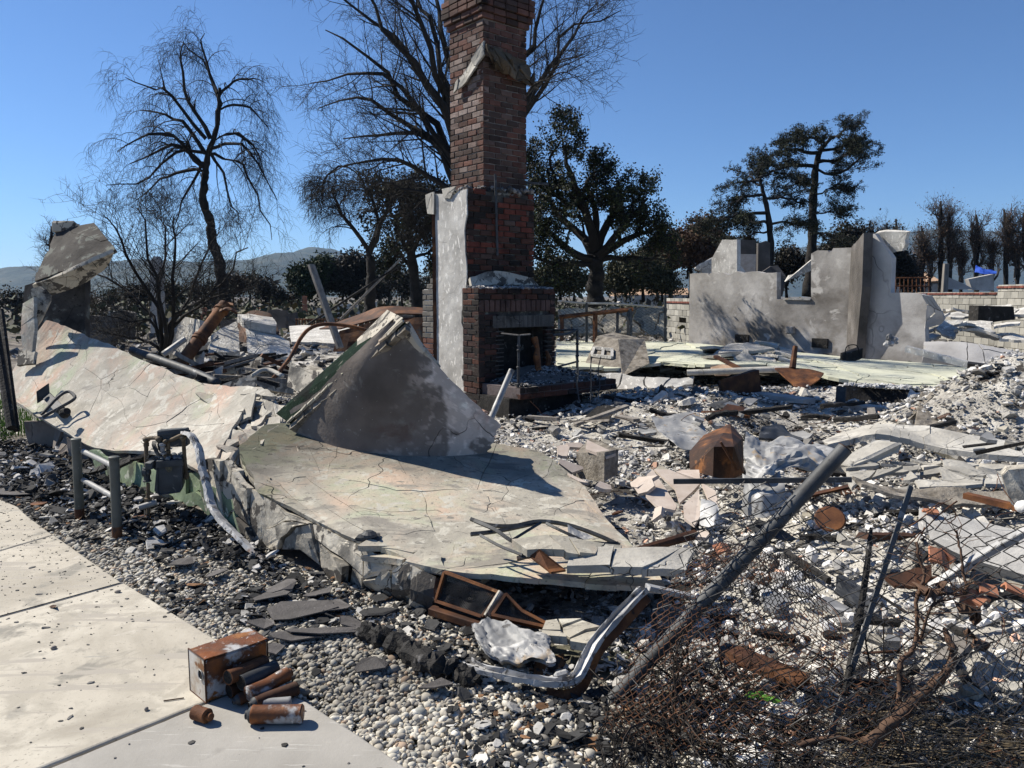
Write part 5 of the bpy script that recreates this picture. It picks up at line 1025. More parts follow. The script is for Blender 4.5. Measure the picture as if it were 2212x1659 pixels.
# fallen pale green wall sheet
mb = MB(); S = Surf([[(1200, 738, 19.5), (1300, 742, 19.5), (1400, 742, 19.3), (1490, 746, 19), (1620, 755, 18), (1760, 768, 17), (1860, 780, 15.5), (2010, 790, 14.5), (2160, 805, 13.0)],
  [(1200, 768, 15), (1300, 768, 15), (1400, 768, 14.6), (1500, 768, 14.3), (1620, 772, 14), (1750, 785, 13.3), (1870, 803, 12.6), (1990, 815, 12.0), (2120, 830, 11.2)],
  [(1200, 800, 12.6), (1300, 796, 12.7), (1400, 798, 12.6), (1500, 795, 12.3), (1600, 800, 12.0), (1720, 808, 11.8), (1830, 826, 11.2), (1930, 840, 10.8), (2080, 852, 10.3)]], noise=.05, nf=.8, seed=8)
shatter(mb, S, 46, .05, .012, .010, .012, seed=12, jag=.12, step=.16, colf=pcol(1, .06), outline=[(0, 0), (.96, 0), (1, .1), (.93, 1), (.8, .97), (.7, 1), (.55, .9), (.4, 1), (.3, .8), (.15, 1), (0, .95)])
tag(mb.build('fallen_green_wall', 'green_slab'), 'long pale green plaster wall lying flat before the house shell', 'wall')
mb = MB(); S = Surf([[(1520, 748, 15), (1580, 735, 15), (1660, 740, 15), (1720, 768, 14.5)], [(1510, 785, 12.8), (1590, 776, 12.8), (1650, 778, 12.8), (1720, 795, 12.5)]], noise=.05, nf=2); shatter(mb, S, 16, .05, .03, .12, .06, seed=5, jag=.06); tag(mb.build('buckled_plates', 'plaster_pale'), 'buckled pale plaster plates peaking in the middle of the fallen green wall', 'plaster')
mb = MB(); S = Surf([[(1200, 810, 12.0), (1300, 803, 12.0), (1420, 815, 11.6), (1500, 812, 11.6)], [(1200, 850, 11.8), (1300, 842, 11.8), (1420, 838, 11.4), (1500, 830, 11.4)]], noise=.02, nf=2); shatter(mb, S, 6, .12, .012, .03, .0, seed=5, jag=.05, flip=-1); tag(mb.build('low_foundation_wall', 'white_wall'), 'low white foundation wall behind the rubble right of the hearth', 'foundation')

# fallen masonry block with a window frame
t = thing('masonry_block', PY(1330, 810, 13.0), 'tilted tan masonry lump with a small white window frame', 'masonry')
mb = MB(); a, b, c_, d_ = PY(1258, 800, 13.2), PY(1345, 812, 12.6), PY(1335, 733, 13.6), PY(1290, 726, 14); e_, f_ = PY(1403, 785, 12.9), PY(1393, 733, 13.9)
P_ = np.array([a, b, c_, d_, a+A3(.1, .5, .1), e_, f_, d_+A3(.35, .4, .05)]); mb.add(P_, [np.array([[0, 1, 2, 3], [1, 5, 6, 2], [3, 2, 6, 7], [5, 4, 7, 6], [0, 3, 7, 4], [0, 4, 5, 1]])]); mb.build('body', 'lath', t)
mb = MB(); 
def on(u_, v_): return lerp(lerp(a, b, u_), lerp(d_, c_, u_), v_)+nrm(np.cross(b-a, d_-a))*-.03*(1 if np.cross(b-a, d_-a)[1] > 0 else -1)
for q_, r_ in (((.12, .4), (.75, .42)), ((.12, .62), (.75, .64)), ((.12, .4), (.12, .62)), ((.75, .42), (.75, .64)), ((.45, .41), (.45, .63))): beam(mb, on(*q_), on(*r_), .05, .05)
mb.build('window_frame', 'white_wall', t)

# chain link and gate behind
def chainlink(mb, S, nu, nv, r=.0022, k=3, amp=1.0, hook=0, seed=0, cut=None):
    """woven wire on a surface: zigzag strands, each a tube"""
    Rr = np.random.default_rng(seed); 
    for i in range(nu):
        run = []; 
        for j in range(nv+1):
            u = (i+(.0 if (j+i) % 2 == 0 else 1.0))/nu; v = j/nv; run.append((u, v))
        uv = np.array(run); 
        if cut is not None: keep = cut(uv[:, 0], uv[:, 1], Rr)
        else: keep = np.ones(len(uv), bool)
        p, n = S.evn(uv[:, 0], uv[:, 1]); p = p+n*((np.arange(len(uv)) % 2)*2-1)[:, None]*r*1.1+Rr.normal(0, r*amp, p.shape)
        s_ = 0
        while s_ < len(uv):
            if not keep[s_]: s_ += 1; continue
            e = s_
            while e+1 < len(uv) and keep[e+1]: e += 1
            if e-s_ >= 1: tube(mb, p[s_:e+1], r, k, cap=False)
            s_ = e+1
t = thing('chain_fence', PY(1320, 745, 19), 'sagging chain link fence with grey posts behind the masonry lump', 'fence')
mb = MB(); S = Surf([[PY(1205, 652, 19), PY(1320, 658, 19), PY(1435, 664, 19)], [PY(1205, 742, 19), PY(1320, 742, 19), PY(1435, 742, 19)]]); chainlink(mb, S, 44, 26, .006, 3, seed=2); mb.build('mesh', 'wire', t)
for x_ in (1267, 1437): mb = MB(); tube(mb, [PY(x_, 745, 19), PY(x_, 640 if x_ > 1400 else 654, 19)], .035, 8); mb.build('post', 'steel_dark', t)
mb = MB(); tube(mb, smoothpath([PY(1205, 650, 19), PY(1260, 655, 19), PY(1330, 656, 19), PY(1432, 664, 19)]), .028, 6); mb.build('top_rail', 'galv_dull', t)
t = thing('rusty_gate_frame', PY(1290, 735, 16), 'rusty open steel gate frame before the sagging chain fence', 'gate')
for a, b, r_, m in (((1208, 685), (1368, 668), .045, 'rust'), ((1214, 735), (1214, 685), .04, 'rust_dark'), ((1285, 740), (1286, 676), .05, 'rust'), ((1333, 735), (1334, 672), .03, 'steel_dark'), ((1360, 745), (1360, 666), .06, 'steel_dark')):
    mb = MB(); tube(mb, [PY(*a, 16), PY(*b, 16)], r_, 4); mb.build('member', m, t)
t = thing('patio_wall_ruin', PY(1300, 720, 22), 'collapsed tan and white garden wall behind the chain fence', 'wall')
mb = MB(); S = Surf([[(1205, 670, 22), (1280, 662, 22), (1370, 662, 22), (1440, 664, 21.5)], [(1205, 725, 21.5), (1280, 722, 21.5), (1370, 722, 21.5), (1440, 730, 21)]], noise=.1, nf=1); shatter(mb, S, 12, .15, .03, .1, .05, seed=7, jag=.15, flip=-1, colf=pcol(.9, .2, [A3(1, .95, .85), A3(.9, .9, .85)])); mb.build('broken_wall', 'plaster_pale', t)

# white rubble right
mb = MB(); S = Surf([[(2000, 690, 21), (2070, 678, 21), (2150, 664, 20.5), (2240, 668, 20)], [(2000, 735, 17.5), (2070, 725, 17.5), (2160, 740, 17), (2250, 745, 16.5)]], noise=.25, nf=.8, seed=3); shatter(mb, S, 30, .06, .03, .16, .08, seed=3, jag=.1, drop=.15); tag(mb.build('white_plaster_heap', 'white_wall'), 'heap of bright white cracked plaster plates before the tall block wall', 'plaster heap')
mb = MB(); prism(mb, [PY(2112, 700, 19), PY(2114, 660, 19), PY(2190, 662, 19), PY(2192, 690, 19)][::-1], A3(0, .4, 0)); tag(mb.build('overturned_box', 'char'), 'dark charred cabinet behind the bright white plaster heap', 'cabinet')
mb = MB(); S = Surf([[PY(1995, 738, 16), PY(2100, 742, 15.5), PY(2230, 765, 15)], [PY(1995, 765, 15.5), PY(2100, 785, 15), PY(2230, 800, 14.5)]]); shatter(mb, S, 5, .2, .01, .02, .01, seed=6, jag=.06, flip=-1); tag(mb.build('low_stucco_wall', 'stucco_grey'), 'low grey stucco wall below the white plaster heap', 'wall')
mb = MB(); beam(mb, PY(1958, 754, 14.5), PY(2110, 792, 13.5), .12, .12, jit=.01); tag(mb.build('white_topped_beam', 'white_wall'), 'long pale beam lying before the low grey stucco wall', 'beam')
mb = MB(); beam(mb, PY(2090, 790, 13), PY(2260, 812, 12.5), .3, .12, jit=.02); tag(mb.build('charred_beam', 'char'), 'black charred beam with twigs at the end of the pale beam', 'beam')
mb = MB(); box(mb, PY(1839, 768, 14.5), (.35, .2, .2), (nrm([1, .3, .3]), nrm([-.3, 1, 0]), UP), jit=.01); tube(mb, smoothpath([PY(1825, 765, 14.4), PY(1830, 748, 14.4), PY(1850, 746, 14.4), PY(1858, 765, 14.4)]), .01, 5); tag(mb.build('meter_box', 'char'), 'black box with loose wires at the corner of the house shell', 'box')

# conduit, disc
mb = MB(); tube(mb, [PY(1484, 805, 11.6), PY(1706, 797, 11.3)], [.045, .05], 12); tag(mb.build('long_conduit', 'plaster_pale', smooth=True, auto=40), 'long pale pipe lying across the rubble to the rusty dish', 'pipe')
mb = MB(); beam(mb, PY(1545, 770, 12), PY(1600, 798, 11.5), .08, .04, jit=.005); tag(mb.build('timber_strip', 'rust_dark'), 'short brown timber strip crossing behind the long pale pipe', 'timber')
t = thing('rusty_dish', PY(1735, 840, 11), 'bent rusty dish folded over a short pipe stub', 'dish'); mb = MB(); S = Surf([[PY(1672, 800, 11.1), PY(1710, 797, 11.2), PY(1750, 798, 11.1), PY(1780, 806, 11.0)], [PY(1690, 815, 10.9), PY(1718, 812, 11.0), PY(1750, 815, 10.9), PY(1776, 812, 10.9)], [PY(1715, 836, 10.7), PY(1732, 842, 10.6), PY(1748, 836, 10.7), PY(1770, 822, 10.8)]], noise=.03, nf=2); sheet(mb, S, 16, 10, .02); mb.build('dish', 'rust', t)
mb = MB(); tube(mb, [PY(1712, 795, 11.2), PY(1718, 748, 11.3)], [.05, .035], 8); mb.build('stub', 'rust_dark', t)
mb = MB(); prism(mb, [PY(1715, 890, 9.7), PY(1738, 838, 10), PY(1790, 885, 9.8), PY(1770, 900, 9.6), PY(1745, 870, 9.8), PY(1728, 890, 9.7)][::-1], A3(0, .12, 0)); tag(mb.build('forked_slab', 'plaster_pale'), 'pale plaster pieces propped in a tent shape below the rusty dish', 'plaster piece')
mb = MB(); prism(mb, [PY(1535, 800, 12), PY(1560, 793, 12.2), PY(1590, 800, 12), PY(1575, 812, 11.8), PY(1545, 812, 11.8)], A3(0, 0, .05)); tag(mb.build('yellow_board', 'roof_tan'), 'small yellowish board behind the long pale pipe', 'board')

# black tub, blocks
t = thing('charred_cabinet', PY(1450, 890, 9.4), 'crushed black metal cabinet with a perforated side among the ash', 'cabinet')
mb = MB(); S = Surf([[PY(1425, 832, 9.8), PY(1450, 850, 9.9), PY(1500, 838, 9.8), PY(1525, 843, 9.6)], [PY(1410, 892, 9.3), PY(1450, 893, 9.4), PY(1490, 890, 9.4), PY(1510, 893, 9.2)]], noise=.05, nf=2); sheet(mb, S, 12, 8, .03, flip=-1); mb.build('back', 'char', t)
mb = MB(); S = Surf([[PY(1500, 838, 9.8), PY(1535, 848, 9.5), PY(1570, 880, 9.2)], [PY(1488, 880, 9.3), PY(1520, 905, 9.1), PY(1560, 905, 9.0)]], noise=.05, nf=2); sheet(mb, S, 10, 8, .03, flip=-1); mb.build('door', 'steel_dark', t)
mb = MB(); beam(mb, PY(1385, 893, 9.2), PY(1495, 906, 8.9), .06, .08, jit=.01); mb.build('base_rail', 'rust_dark', t)
mb = MB(); beam(mb, PY(1560, 862, 9.6), PY(1640, 842, 9.8), .1, .5, jit=.02); tag(mb.build('burnt_sheet', 'rust_dark'), 'dark rusty panel standing between the black cabinet and grey block', 'panel')
def blk(x0, x1, yt, yb, Y, Y1, m, name, lab, dep=.25):
    a, b = PY(x0, yb, Y), PY(x1, yb+3, Y1); zt = PY((x0+x1)/2, yt, (Y+Y1)/2)[2]; mb = MB(); u = nrm((b-a)*A3(1, 1, 0)); h = zt-min(a[2], b[2]); S = Surf([[a*A3(1, 1, 0)+UP*zt, b*A3(1, 1, 0)+UP*(zt-.01)], [a*A3(1, 1, 0)+UP*(zt-h/2), b*A3(1, 1, 0)+UP*(zt-h/2)], [a, b]], noise=.015, nf=3)
    sheet(mb, S, 30, 10, dep, flip=-1); return tag(mb.build(name, m), lab, 'block')
blk(1620, 1732, 855, 908, 9.6, 9.0, 'concrete', 'concrete_footing', 'grey board marked concrete footing standing in ash below the rusty dish')
blk(1818, 1950, 878, 930, 8.9, 8.5, 'concrete', 'concrete_footing', 'board marked concrete footing in front of the dark open box', .2)
t = thing('open_box', PY(1880, 900, 9.5), 'dark open metal box with ash on its rim behind a footing', 'box')
mb = MB(); blka = PY(1812, 925, 9.5); S = Surf([[PY(1822, 833, 9.9), PY(1900, 838, 9.8), PY(1982, 842, 9.5)], [PY(1818, 915, 9.7), PY(1900, 905, 9.6), PY(1975, 900, 9.4)]], noise=.03, nf=2); sheet(mb, S, 16, 8, .05, flip=-1); mb.build('back', 'char', t)
mb = MB(); beam(mb, PY(1818, 836, 9.4), PY(1812, 918, 9.3), .1, .06, jit=.008); mb.build('side', 'steel_dark', t)
mb = MB(); q = R.random((200, 2)); chips(mb, np.array([lerp(PY(1830, 834, 9.9), PY(1985, 842, 9.5), u)+A3(0, .2*v, .02*R.random()) for u, v in q]), R.uniform(.02, .06, 200), np.full(200, .01), .5, R.uniform(.3, .7, (200, 1))*np.ones(3), R); mb.build('rim_ash', 'chip', t)
mb = MB(); S = Surf([[PY(2045, 826, 8.0), PY(2060, 840, 8.1)], [PY(1945, 925, 7.3), PY(1975, 935, 7.4)]]); sheet(mb, S, 4, 10, .06, flip=-1); S = Surf([[PY(2050, 838, 8.2), PY(2075, 850, 8.2)], [PY(1968, 925, 7.4), PY(1985, 935, 7.4)]], noise=.03); sheet(mb, S, 4, 10, .03, flip=-1)
tag(mb.build('leaning_plank', 'lath'), 'cracked stucco plank leaning against the lath slope', 'plank')
mb = MB(); S = Surf([[PY(1985, 862, 8.2), PY(2060, 835, 9.0), PY(2150, 806, 9.6), PY(2230, 800, 9.8)], [PY(1975, 925, 7.0), PY(2040, 905, 7.4), PY(2120, 868, 8.1), PY(2230, 835, 8.6)], [PY(1985, 952, 6.7), PY(2040, 945, 6.8), PY(2090, 938, 6.9), PY(2120, 925, 7.0)]], noise=.06, nf=2); sheet(mb, S, 50, 30, .04)
tag(mb.build('lath_slope', 'lath', smooth=True), 'sloping sheet of brown wire lath and stucco under the ash heap', 'lath sheet')

# ================================================================== THINGS IN THE ASH, RIGHT CENTRE
def crump(ctrl, nz, nf, nu, nv, th_, name, m, lab, cat, flip=1, seed=0):
    mb = MB(); sheet(mb, Surf([[Q(p) for p in r] for r in ctrl], noise=nz, nf=nf, seed=seed), nu, nv, th_, flip=flip); o = mb.build(name, m, smooth=True, auto=28); return tag(o, lab, cat)
crump([[(1405, 905, 7.6), (1455, 893, 7.8), (1510, 893, 7.8)], [(1420, 928, 7.3), (1470, 918, 7.5), (1528, 935, 7.3)], [(1432, 938, 6.9), (1480, 972, 6.5), (1545, 955, 7.0)]], .03, 5, 30, 20, .006, 'bright_metal_sheet', 'galv_dull', 'bright silver sheet with a rust stripe lying on the ash beyond the rusty box', 'metal sheet')
t = thing('rusty_box', PY(1545, 1030, 5.7), 'crushed dark rusty metal box in the middle of the ash', 'metal box')
mb = MB(); P_ = [PY(1489, 975, 5.75), PY(1520, 940, 6.1), PY(1577, 915, 6.3), PY(1605, 945, 6.1), PY(1607, 1025, 5.7), PY(1575, 1037, 5.5), PY(1490, 1015, 5.6), PY(1542, 965, 5.45), PY(1540, 1030, 5.4), PY(1585, 965, 5.5)]
mb.add(np.array(P_), [np.array([[0, 7, 1], [1, 7, 2], [7, 9, 2], [9, 3, 2], [9, 4, 3], [7, 5, 9], [9, 5, 4], [0, 6, 7], [7, 6, 8], [7, 8, 5]]), np.array([[0, 1, 2, 3], [0, 3, 4, 6]]), np.array([[6, 4, 5], [6, 5, 8]])])
mb.build('shell', 'rust_drum', t); mb = MB(); beam(mb, PY(1557, 955, 5.42), PY(1592, 1015, 5.42), .03, .02, jit=.004); mb.build('fold_seam', 'rust_dark', t)
crump([[(1610, 950, 5.5), (1650, 944, 5.7), (1700, 948, 5.7), (1770, 965, 5.5), (1835, 985, 5.3)], [(1606, 975, 5.0), (1650, 985, 4.9), (1690, 975, 4.95), (1740, 975, 5.0), (1800, 1000, 4.9)], [(1612, 1030, 4.8), (1655, 1040, 4.6), (1680, 1010, 4.7), (1725, 1012, 4.8), (1745, 1018, 4.85)]], .085, 5, 60, 40, .006, 'crumpled_metal_hood', 'galv_dull', 'large crumpled grey sheet metal hood beside the rust brown box', 'metal hood')
crump([[(1612, 1028, 4.75), (1640, 1035, 4.62), (1688, 1012, 4.7)], [(1612, 1065, 4.65), (1645, 1070, 4.5), (1690, 1050, 4.6)], [(1608, 1112, 4.6), (1650, 1118, 4.45), (1692, 1098, 4.5)]], .05, 6, 24, 24, .006, 'hanging_metal_flap', 'galv_dull', 'grey metal flap hanging below the crumpled hood to the ash', 'metal flap', flip=-1)
crump([[(1642, 928, 6.2), (1690, 912, 6.5), (1720, 940, 6.4)], [(1638, 950, 6.0), (1690, 950, 6.1), (1735, 955, 6.1)]], .04, 4, 16, 10, .02, 'sooty_metal_scrap', 'steel_dark', 'dark dented metal scrap peeking over the crumpled hood', 'metal scrap', flip=-1)
mb = MB(); q = R.random((300, 2)); 
t = thing('tile_slab', PZ(1460, 1110, .15), 'broken piece of floor with large beige tiles set in diagonal pattern', 'tile floor')
tiles = [[(1413, 1018), (1448, 1020), (1512, 1050), (1495, 1068), (1468, 1092), (1458, 1060)], [(1398, 1030), (1410, 1019), (1462, 1098), (1458, 1108), (1420, 1100), (1395, 1075)], [(1476, 1097), (1500, 1072), (1510, 1060), (1512, 1122), (1500, 1140), (1478, 1125)], [(1515, 1048), (1545, 1065), (1552, 1095), (1530, 1085)], [(1475, 1020), (1510, 1020), (1512, 1042), (1460, 1024)]]
for k, tl in enumerate(tiles):
    mb = MB(); pts = [PZ(x, y, .22+.12*(1120-y)/100) for x, y in tl]; prism(mb, pts[::-1], A3(.0, .0, .018), col=A3(1, 1, 1)*(.9+.07*k)); mb.build('tile', 'tile', t)
t = thing('lath_block', PZ(1290, 1040, .1), 'small stucco box corner with wire lath standing in ash by the raised slab', 'stucco block')
mb = MB(); a, b, c_ = PY(1245, 1000, 5.85), PY(1305, 1035, 5.5), PY(1335, 1010, 5.7); h1 = A3(0, 0, .24)
P_ = np.array([a-A3(0, 0, .12), b-A3(0, 0, .02), c_-A3(0, 0, .05), a+c_-b-A3(0, 0, .1), a+A3(0, 0, .08), b+A3(0, 0, .2), c_+A3(0, 0, .14), a+c_-b+A3(0, 0, .12)]); mb.add(P_, [BOXF]); mb.build('body', 'lath', t)
mb = MB(); prism(mb, [PY(1268, 955, 5.9), PY(1330, 985, 5.65), PY(1310, 992, 5.5), PY(1265, 975, 5.7)][::-1], UP*.02); mb.build('top_board', 'tile', t)
bits = [(1222, 978, 5.9, .16), (1232, 1010, 5.6, .14), (1258, 1030, 5.3, .17), (1395, 1045, 5.1, .16), (1395, 1055, 5.05, .12), (1420, 1115, 4.6, .1), (1505, 1160, 4.3, .12), (1240, 965, 6, .1), (1300, 1055, 5.1, .12)]
for i, (x, y, Y, s_) in enumerate(bits):
    mb = MB(); c = PY(x, y, Y); aa = np.sort(R.uniform(0, 2*math.pi, 6)); u, b_, n_ = frame(R.normal(size=3)*A3(1, .6, .3), A3(0, -.5, 1)); pts = [c+u*math.cos(v)*s_*.7+b_*math.sin(v)*s_*.5 for v in aa]; prism(mb, pts, n_*.025); tag(mb.build('tile_shard', 'tile'), 'broken beige tile shard lying in the grey ash', 'tile shard', 'tile shards in the ash')
crump([[(1515, 1078, 4.5), (1545, 1085, 4.45), (1552, 1100, 4.4)], [(1512, 1135, 4.4), (1540, 1140, 4.3), (1552, 1130, 4.35)]], .01, 5, 10, 12, .004, 'folded_metal_duct', 'galv', 'small bright folded metal duct right of the beige tiles', 'duct', flip=-1)
mb = MB(); beam(mb, PY(1455, 1040, 4.7), PY(1840, 1036, 4.4), .02, .03); tag(mb.build('angle_bar', 'steel_dark'), 'thin dark angle bar crossing horizontally under the rusty box', 'bar')
mb = MB(); tube(mb, [PY(1268, 880+0, 6.4), PY(1268, 880, 6.4)+A3(.01, 0, 0)], .001, 3)
mb = MB(); tube(mb, [PY(1060, 905, 6.6), PY(1105, 800, 6.9)], .028, 14); tag(mb.build('grey_pipe', 'galv_dull', smooth=True, auto=40), 'grey pipe sticking up from ash in front of the hearth', 'pipe')
mb = MB(); tube(mb, [PY(1375, 1190, 4.0), PY(1500, 1155, 4.3)], [.022, .03], 8); tag(mb.build('rusty_bar', 'rust_dark'), 'rusty bar lying between the fallen wall end and the fence mesh', 'bar')
mb = MB(); prism(mb, [PZ(1145, 1205, .34), PZ(1165, 1190, .38), PZ(1222, 1235, .30), PZ(1190, 1240, .30)], UP*.01); tag(mb.build('orange_bracket', 'rust'), 'orange rusty bracket under the twisted tube frame', 'bracket')
mb = MB(); S = Surf([[PZ(1245, 1195, .33), PZ(1400, 1190, .33), PZ(1500, 1195, .3)], [PZ(1215, 1235, .31), PZ(1380, 1240, .31), PZ(1480, 1240, .28)]], noise=.01); shatter(mb, S, 3, .04, .003, .03, .01, seed=5, jag=.03); tag(mb.build('white_slab_piece', 'plaster_pale'), 'white plaster piece shaded by the twisted tube frame', 'plaster piece')
mb = MB(); S = Surf([[PZ(1100, 1175, .36), PZ(1200, 1170, .37), PZ(1345, 1180, .34)], [PZ(1140, 1205, .34), PZ(1230, 1210, .34), PZ(1330, 1205, .33)]], noise=.02); shatter(mb, S, 4, .04, .006, .07, .02, seed=6, jag=.03); tag(mb.build('loose_plaster_piece', 'plaster_floor'), 'loose curled plaster pieces lifted beneath the twisted tube frame', 'plaster piece')
mb = MB(); lathe(mb, PY(1793, 1122, 3.9), A3(-.2, -.6, .7), [(0, .07), (.004, .078), (.01, .07), (.012, .03)], 24); tag(mb.build('rusty_disc', 'rust', smooth=True, auto=30), 'orange rusty disc half buried behind the leaning fence post', 'disc')
# long bent stucco strip and shattered plates
mb = MB(); S = Surf([[PY(1783, 965, 5.9), PY(1840, 935, 6.0), PY(1900, 922, 5.95), PY(1990, 930, 5.8), PY(2080, 945, 5.6), PY(2240, 970, 5.4)], [PY(1790, 972, 5.6), PY(1845, 958, 5.6), PY(1895, 950, 5.5), PY(1985, 968, 5.4), PY(2080, 985, 5.2), PY(2240, 1000, 5.0)]], noise=.02, nf=3); shatter(mb, S, 12, .04, .002, .02, .004, seed=15, jag=.03, aniso=.4); tag(mb.build('bent_stucco_strip', 'plaster_pale'), 'long bent pale stucco strip arching over the rubble', 'stucco strip')
mb = MB(); beam(mb, PY(1815, 1010, 5.0), PY(1920, 960, 5.3), .16, .06, jit=.01, bev=.01); tag(mb.build('short_stucco_strip', 'plaster_pale'), 'short pale stucco strip under the long arching one', 'stucco strip')
mb = MB(); S = Surf([[PY(1820, 1000, 5.2), PY(1950, 985, 5.3), PY(2090, 995, 5.2), PY(2230, 1015, 5.0)], [PY(1835, 1040, 4.6), PY(1960, 1045, 4.5), PY(2090, 1050, 4.4), PY(2230, 1060, 4.3)]], noise=.05, nf=3); shatter(mb, S, 44, .02, .01, .10, .03, seed=8, jag=.04, drop=.12, colf=pcol(.85, .25)); tag(mb.build('shattered_plates', 'plaster_pale'), 'field of shattered pale plaster plates below the arching stucco strip', 'plaster plates')
mb = MB(); S = Surf([[PY(1840, 1035, 4.55), PY(1960, 1050, 4.45), PY(2090, 1055, 4.35), PY(2230, 1062, 4.25)], [PY(1860, 1050, 4.4), PY(1980, 1080, 4.25), PY(2090, 1085, 4.2), PY(2230, 1080, 4.1)]], noise=.03, nf=6); sheet(mb, S, 50, 10, .02, flip=-1); tag(mb.build('wire_lath_edge', 'lath'), 'ragged brown wire lath edge under the shattered pale plates', 'wire lath')
mb = MB(); beam(mb, PY(2085, 1070, 4.1), PY(2240, 1106, 3.8), .05, .03); tag(mb.build('rusty_angle_bar', 'rust'), 'orange rusty angle bar below the ragged wire lath edge', 'bar')
mb = MB(); prism(mb, [PY(2165, 1028, 3.9), PY(2178, 1015, 3.9), PY(2240, 1010, 3.9), PY(2240, 1110, 3.8), PY(2185, 1090, 3.85)][::-1], A3(.05, .1, 0)); tag(mb.build('upright_shard', 'stem_wall'), 'grey pointed plaster shard standing at the end of the orange bar', 'shard')
mb = MB(); S = Surf([[PY(1985, 1100, 3.95), PY(2080, 1118, 3.8), PY(2240, 1155, 3.5)], [PY(2000, 1120, 3.8), PY(2090, 1150, 3.6), PY(2240, 1190, 3.35)], [PY(2010, 1165, 3.7), PY(2090, 1205, 3.5), PY(2240, 1250, 3.25)]], noise=.01); sheet(mb, S, 16, 10, .1, flip=-1); tag(mb.build('concrete_curb', 'concrete'), 'thick tan concrete curb piece behind the thin metal channel', 'curb')
mb = MB(); lumps(mb, np.array([PY(2213, 1095, 3.5)]), np.array([.042]), np.array([[.7, .69, .66]]), R, ICO2, .9, .03); tag(mb.build('white_gourd_ornament', 'chip', smooth=True), 'round white ribbed ornament at the end of the orange bar', 'ornament')
for (x, y, Y, s_) in ((2030, 1208, 3.2, .055), (2045, 1200, 3.25, .05), (2110, 1290, 2.8, .05), (2090, 1295, 2.8, .04), (2130, 1270, 2.8, .045), (2010, 1105, 3.8, .04), (1560, 1185, 3.6, .04), (2190, 1275, 2.9, .05)):
    mb = MB(); c = PY(x, y, Y); u, b_, n_ = frame(R.normal(size=3)*A3(1, 1, .3), A3(R.normal()*.3, -.5, 1)); S = Surf([[c-u*s_-b_*s_*.7, c-b_*s_*.7+n_*s_*.35, c+u*s_-b_*s_*.7], [c-u*s_+b_*s_*.7, c+b_*s_*.7+n_*s_*.35, c+u*s_+b_*s_*.7]]); sheet(mb, S, 8, 4, .012); tag(mb.build('roof_tile_shard', 'terracotta'), 'curved orange terracotta roof tile shard in the rubble', 'tile shard', 'terracotta tile shards')
mb = MB(); ribbon(mb, [PY(2006, 1266, 2.95), PY(2110, 1200, 2.85), PY(2240, 1128, 2.7)], Cprof(.04, -.02, .002), up=A3(-.1, -.3, 1), closed=True); tag(mb.build('thin_metal_channel', 'galv'), 'straight silver metal channel slanting in from the right edge', 'metal channel')

# ================================================================== MIDDLE DISTANCE, LEFT
t = thing('rusty_flue_pipe', PY(390, 785, 9.0), 'thick rusty pipe leaning left of the raised slab with a torn flange on top', 'pipe')
mb = MB(); pa, pb = PY(388, 790, 8.9), PY(487, 658, 9.6); tube(mb, [pa, pb], .075, 18)
L_ = np.linalg.norm(pb-pa); u_ = nrm(pb-pa)
for f in (.38, .42, .88): lathe(mb, pa+u_*L_*f, u_, [(0, .075), (.01, .09), (.04, .09), (.05, .075)], 18)
mb.build('pipe', 'rust', t, smooth=True, auto=40)
mb = MB(); S = Surf([[PY(462, 668, 9.6), PY(480, 650, 9.7), PY(505, 655, 9.6)], [PY(465, 685, 9.5), PY(490, 672, 9.4), PY(512, 680, 9.5)]], noise=.04, nf=6); shatter(mb, S, 5, .02, .004, .3, .02, seed=3, jag=.03, flip=-1); mb.build('torn_flange', 'rust_dark', t)
mb = MB(); S = Surf([[(365, 685, 12), (395, 684, 12), (430, 690, 11.6)], [(360, 730, 11.8), (395, 728, 11.8), (430, 730, 11.4)], [(355, 768, 11.6), (390, 768, 11.6), (425, 768, 11.3)]], noise=.02); shatter(mb, S, 3, .15, .003, .01, .0, seed=9, jag=.04, flip=-1); tag(mb.build('upright_plaster_slab', 'white_wall'), 'pale upright plaster slab behind the thick rusty pipe', 'slab')
t = thing('toppled_wall_block', PY(530, 765, 11), 'toppled pale wall block split open, right of the thick rusty pipe', 'wall block')
for ol, sd_, Yd in (([[(455, 725, 11.2), (480, 708, 11.6), (515, 692, 12)], [(450, 765, 10.9), (480, 762, 10.9), (518, 758, 11)]], 3, 0), ([[(530, 705, 11.6), (570, 708, 11.6), (625, 738, 11.3)], [(535, 762, 10.9), (575, 770, 10.8), (630, 772, 10.8)]], 5, 0), ([[(512, 694, 12.2), (590, 700, 12.3)], [(528, 712, 11.5), (600, 722, 11.4)]], 6, 0)):
    mb = MB(); shatter(mb, Surf(ol, noise=.02), 4, .12, .006, .03, .0, seed=sd_, jag=.04, flip=-1 if sd_ != 6 else 1); mb.build('wall_piece', 'white_wall', t)
mb = MB(); S = Surf([[(625, 714, 17), (740, 712, 17), (860, 712, 17), (925, 712, 17)], [(630, 752, 12.5), (740, 750, 12.5), (860, 752, 12.5), (925, 752, 12.5)]], noise=.15, nf=.9, seed=5); sheet(mb, S, 60, 24, .04); tag(mb.build('buckled_metal_roof', 'white_wall'), 'buckled pale sheet roofing lying flat behind the raised slab', 'roofing')
mb = MB(); tube(mb, smoothpath([PY(590, 818, 8.2), PY(625, 775, 8.6), PY(650, 730, 8.8), PY(672, 708, 8.9), (PY(705, 700, 9)), PY(752, 704, 9), PY(800, 715, 9)], 6), .022, 10); tag(mb.build('arched_rusty_conduit', 'rust', smooth=True), 'thin rusty conduit arching over the pale roofing behind the raised slab', 'conduit')
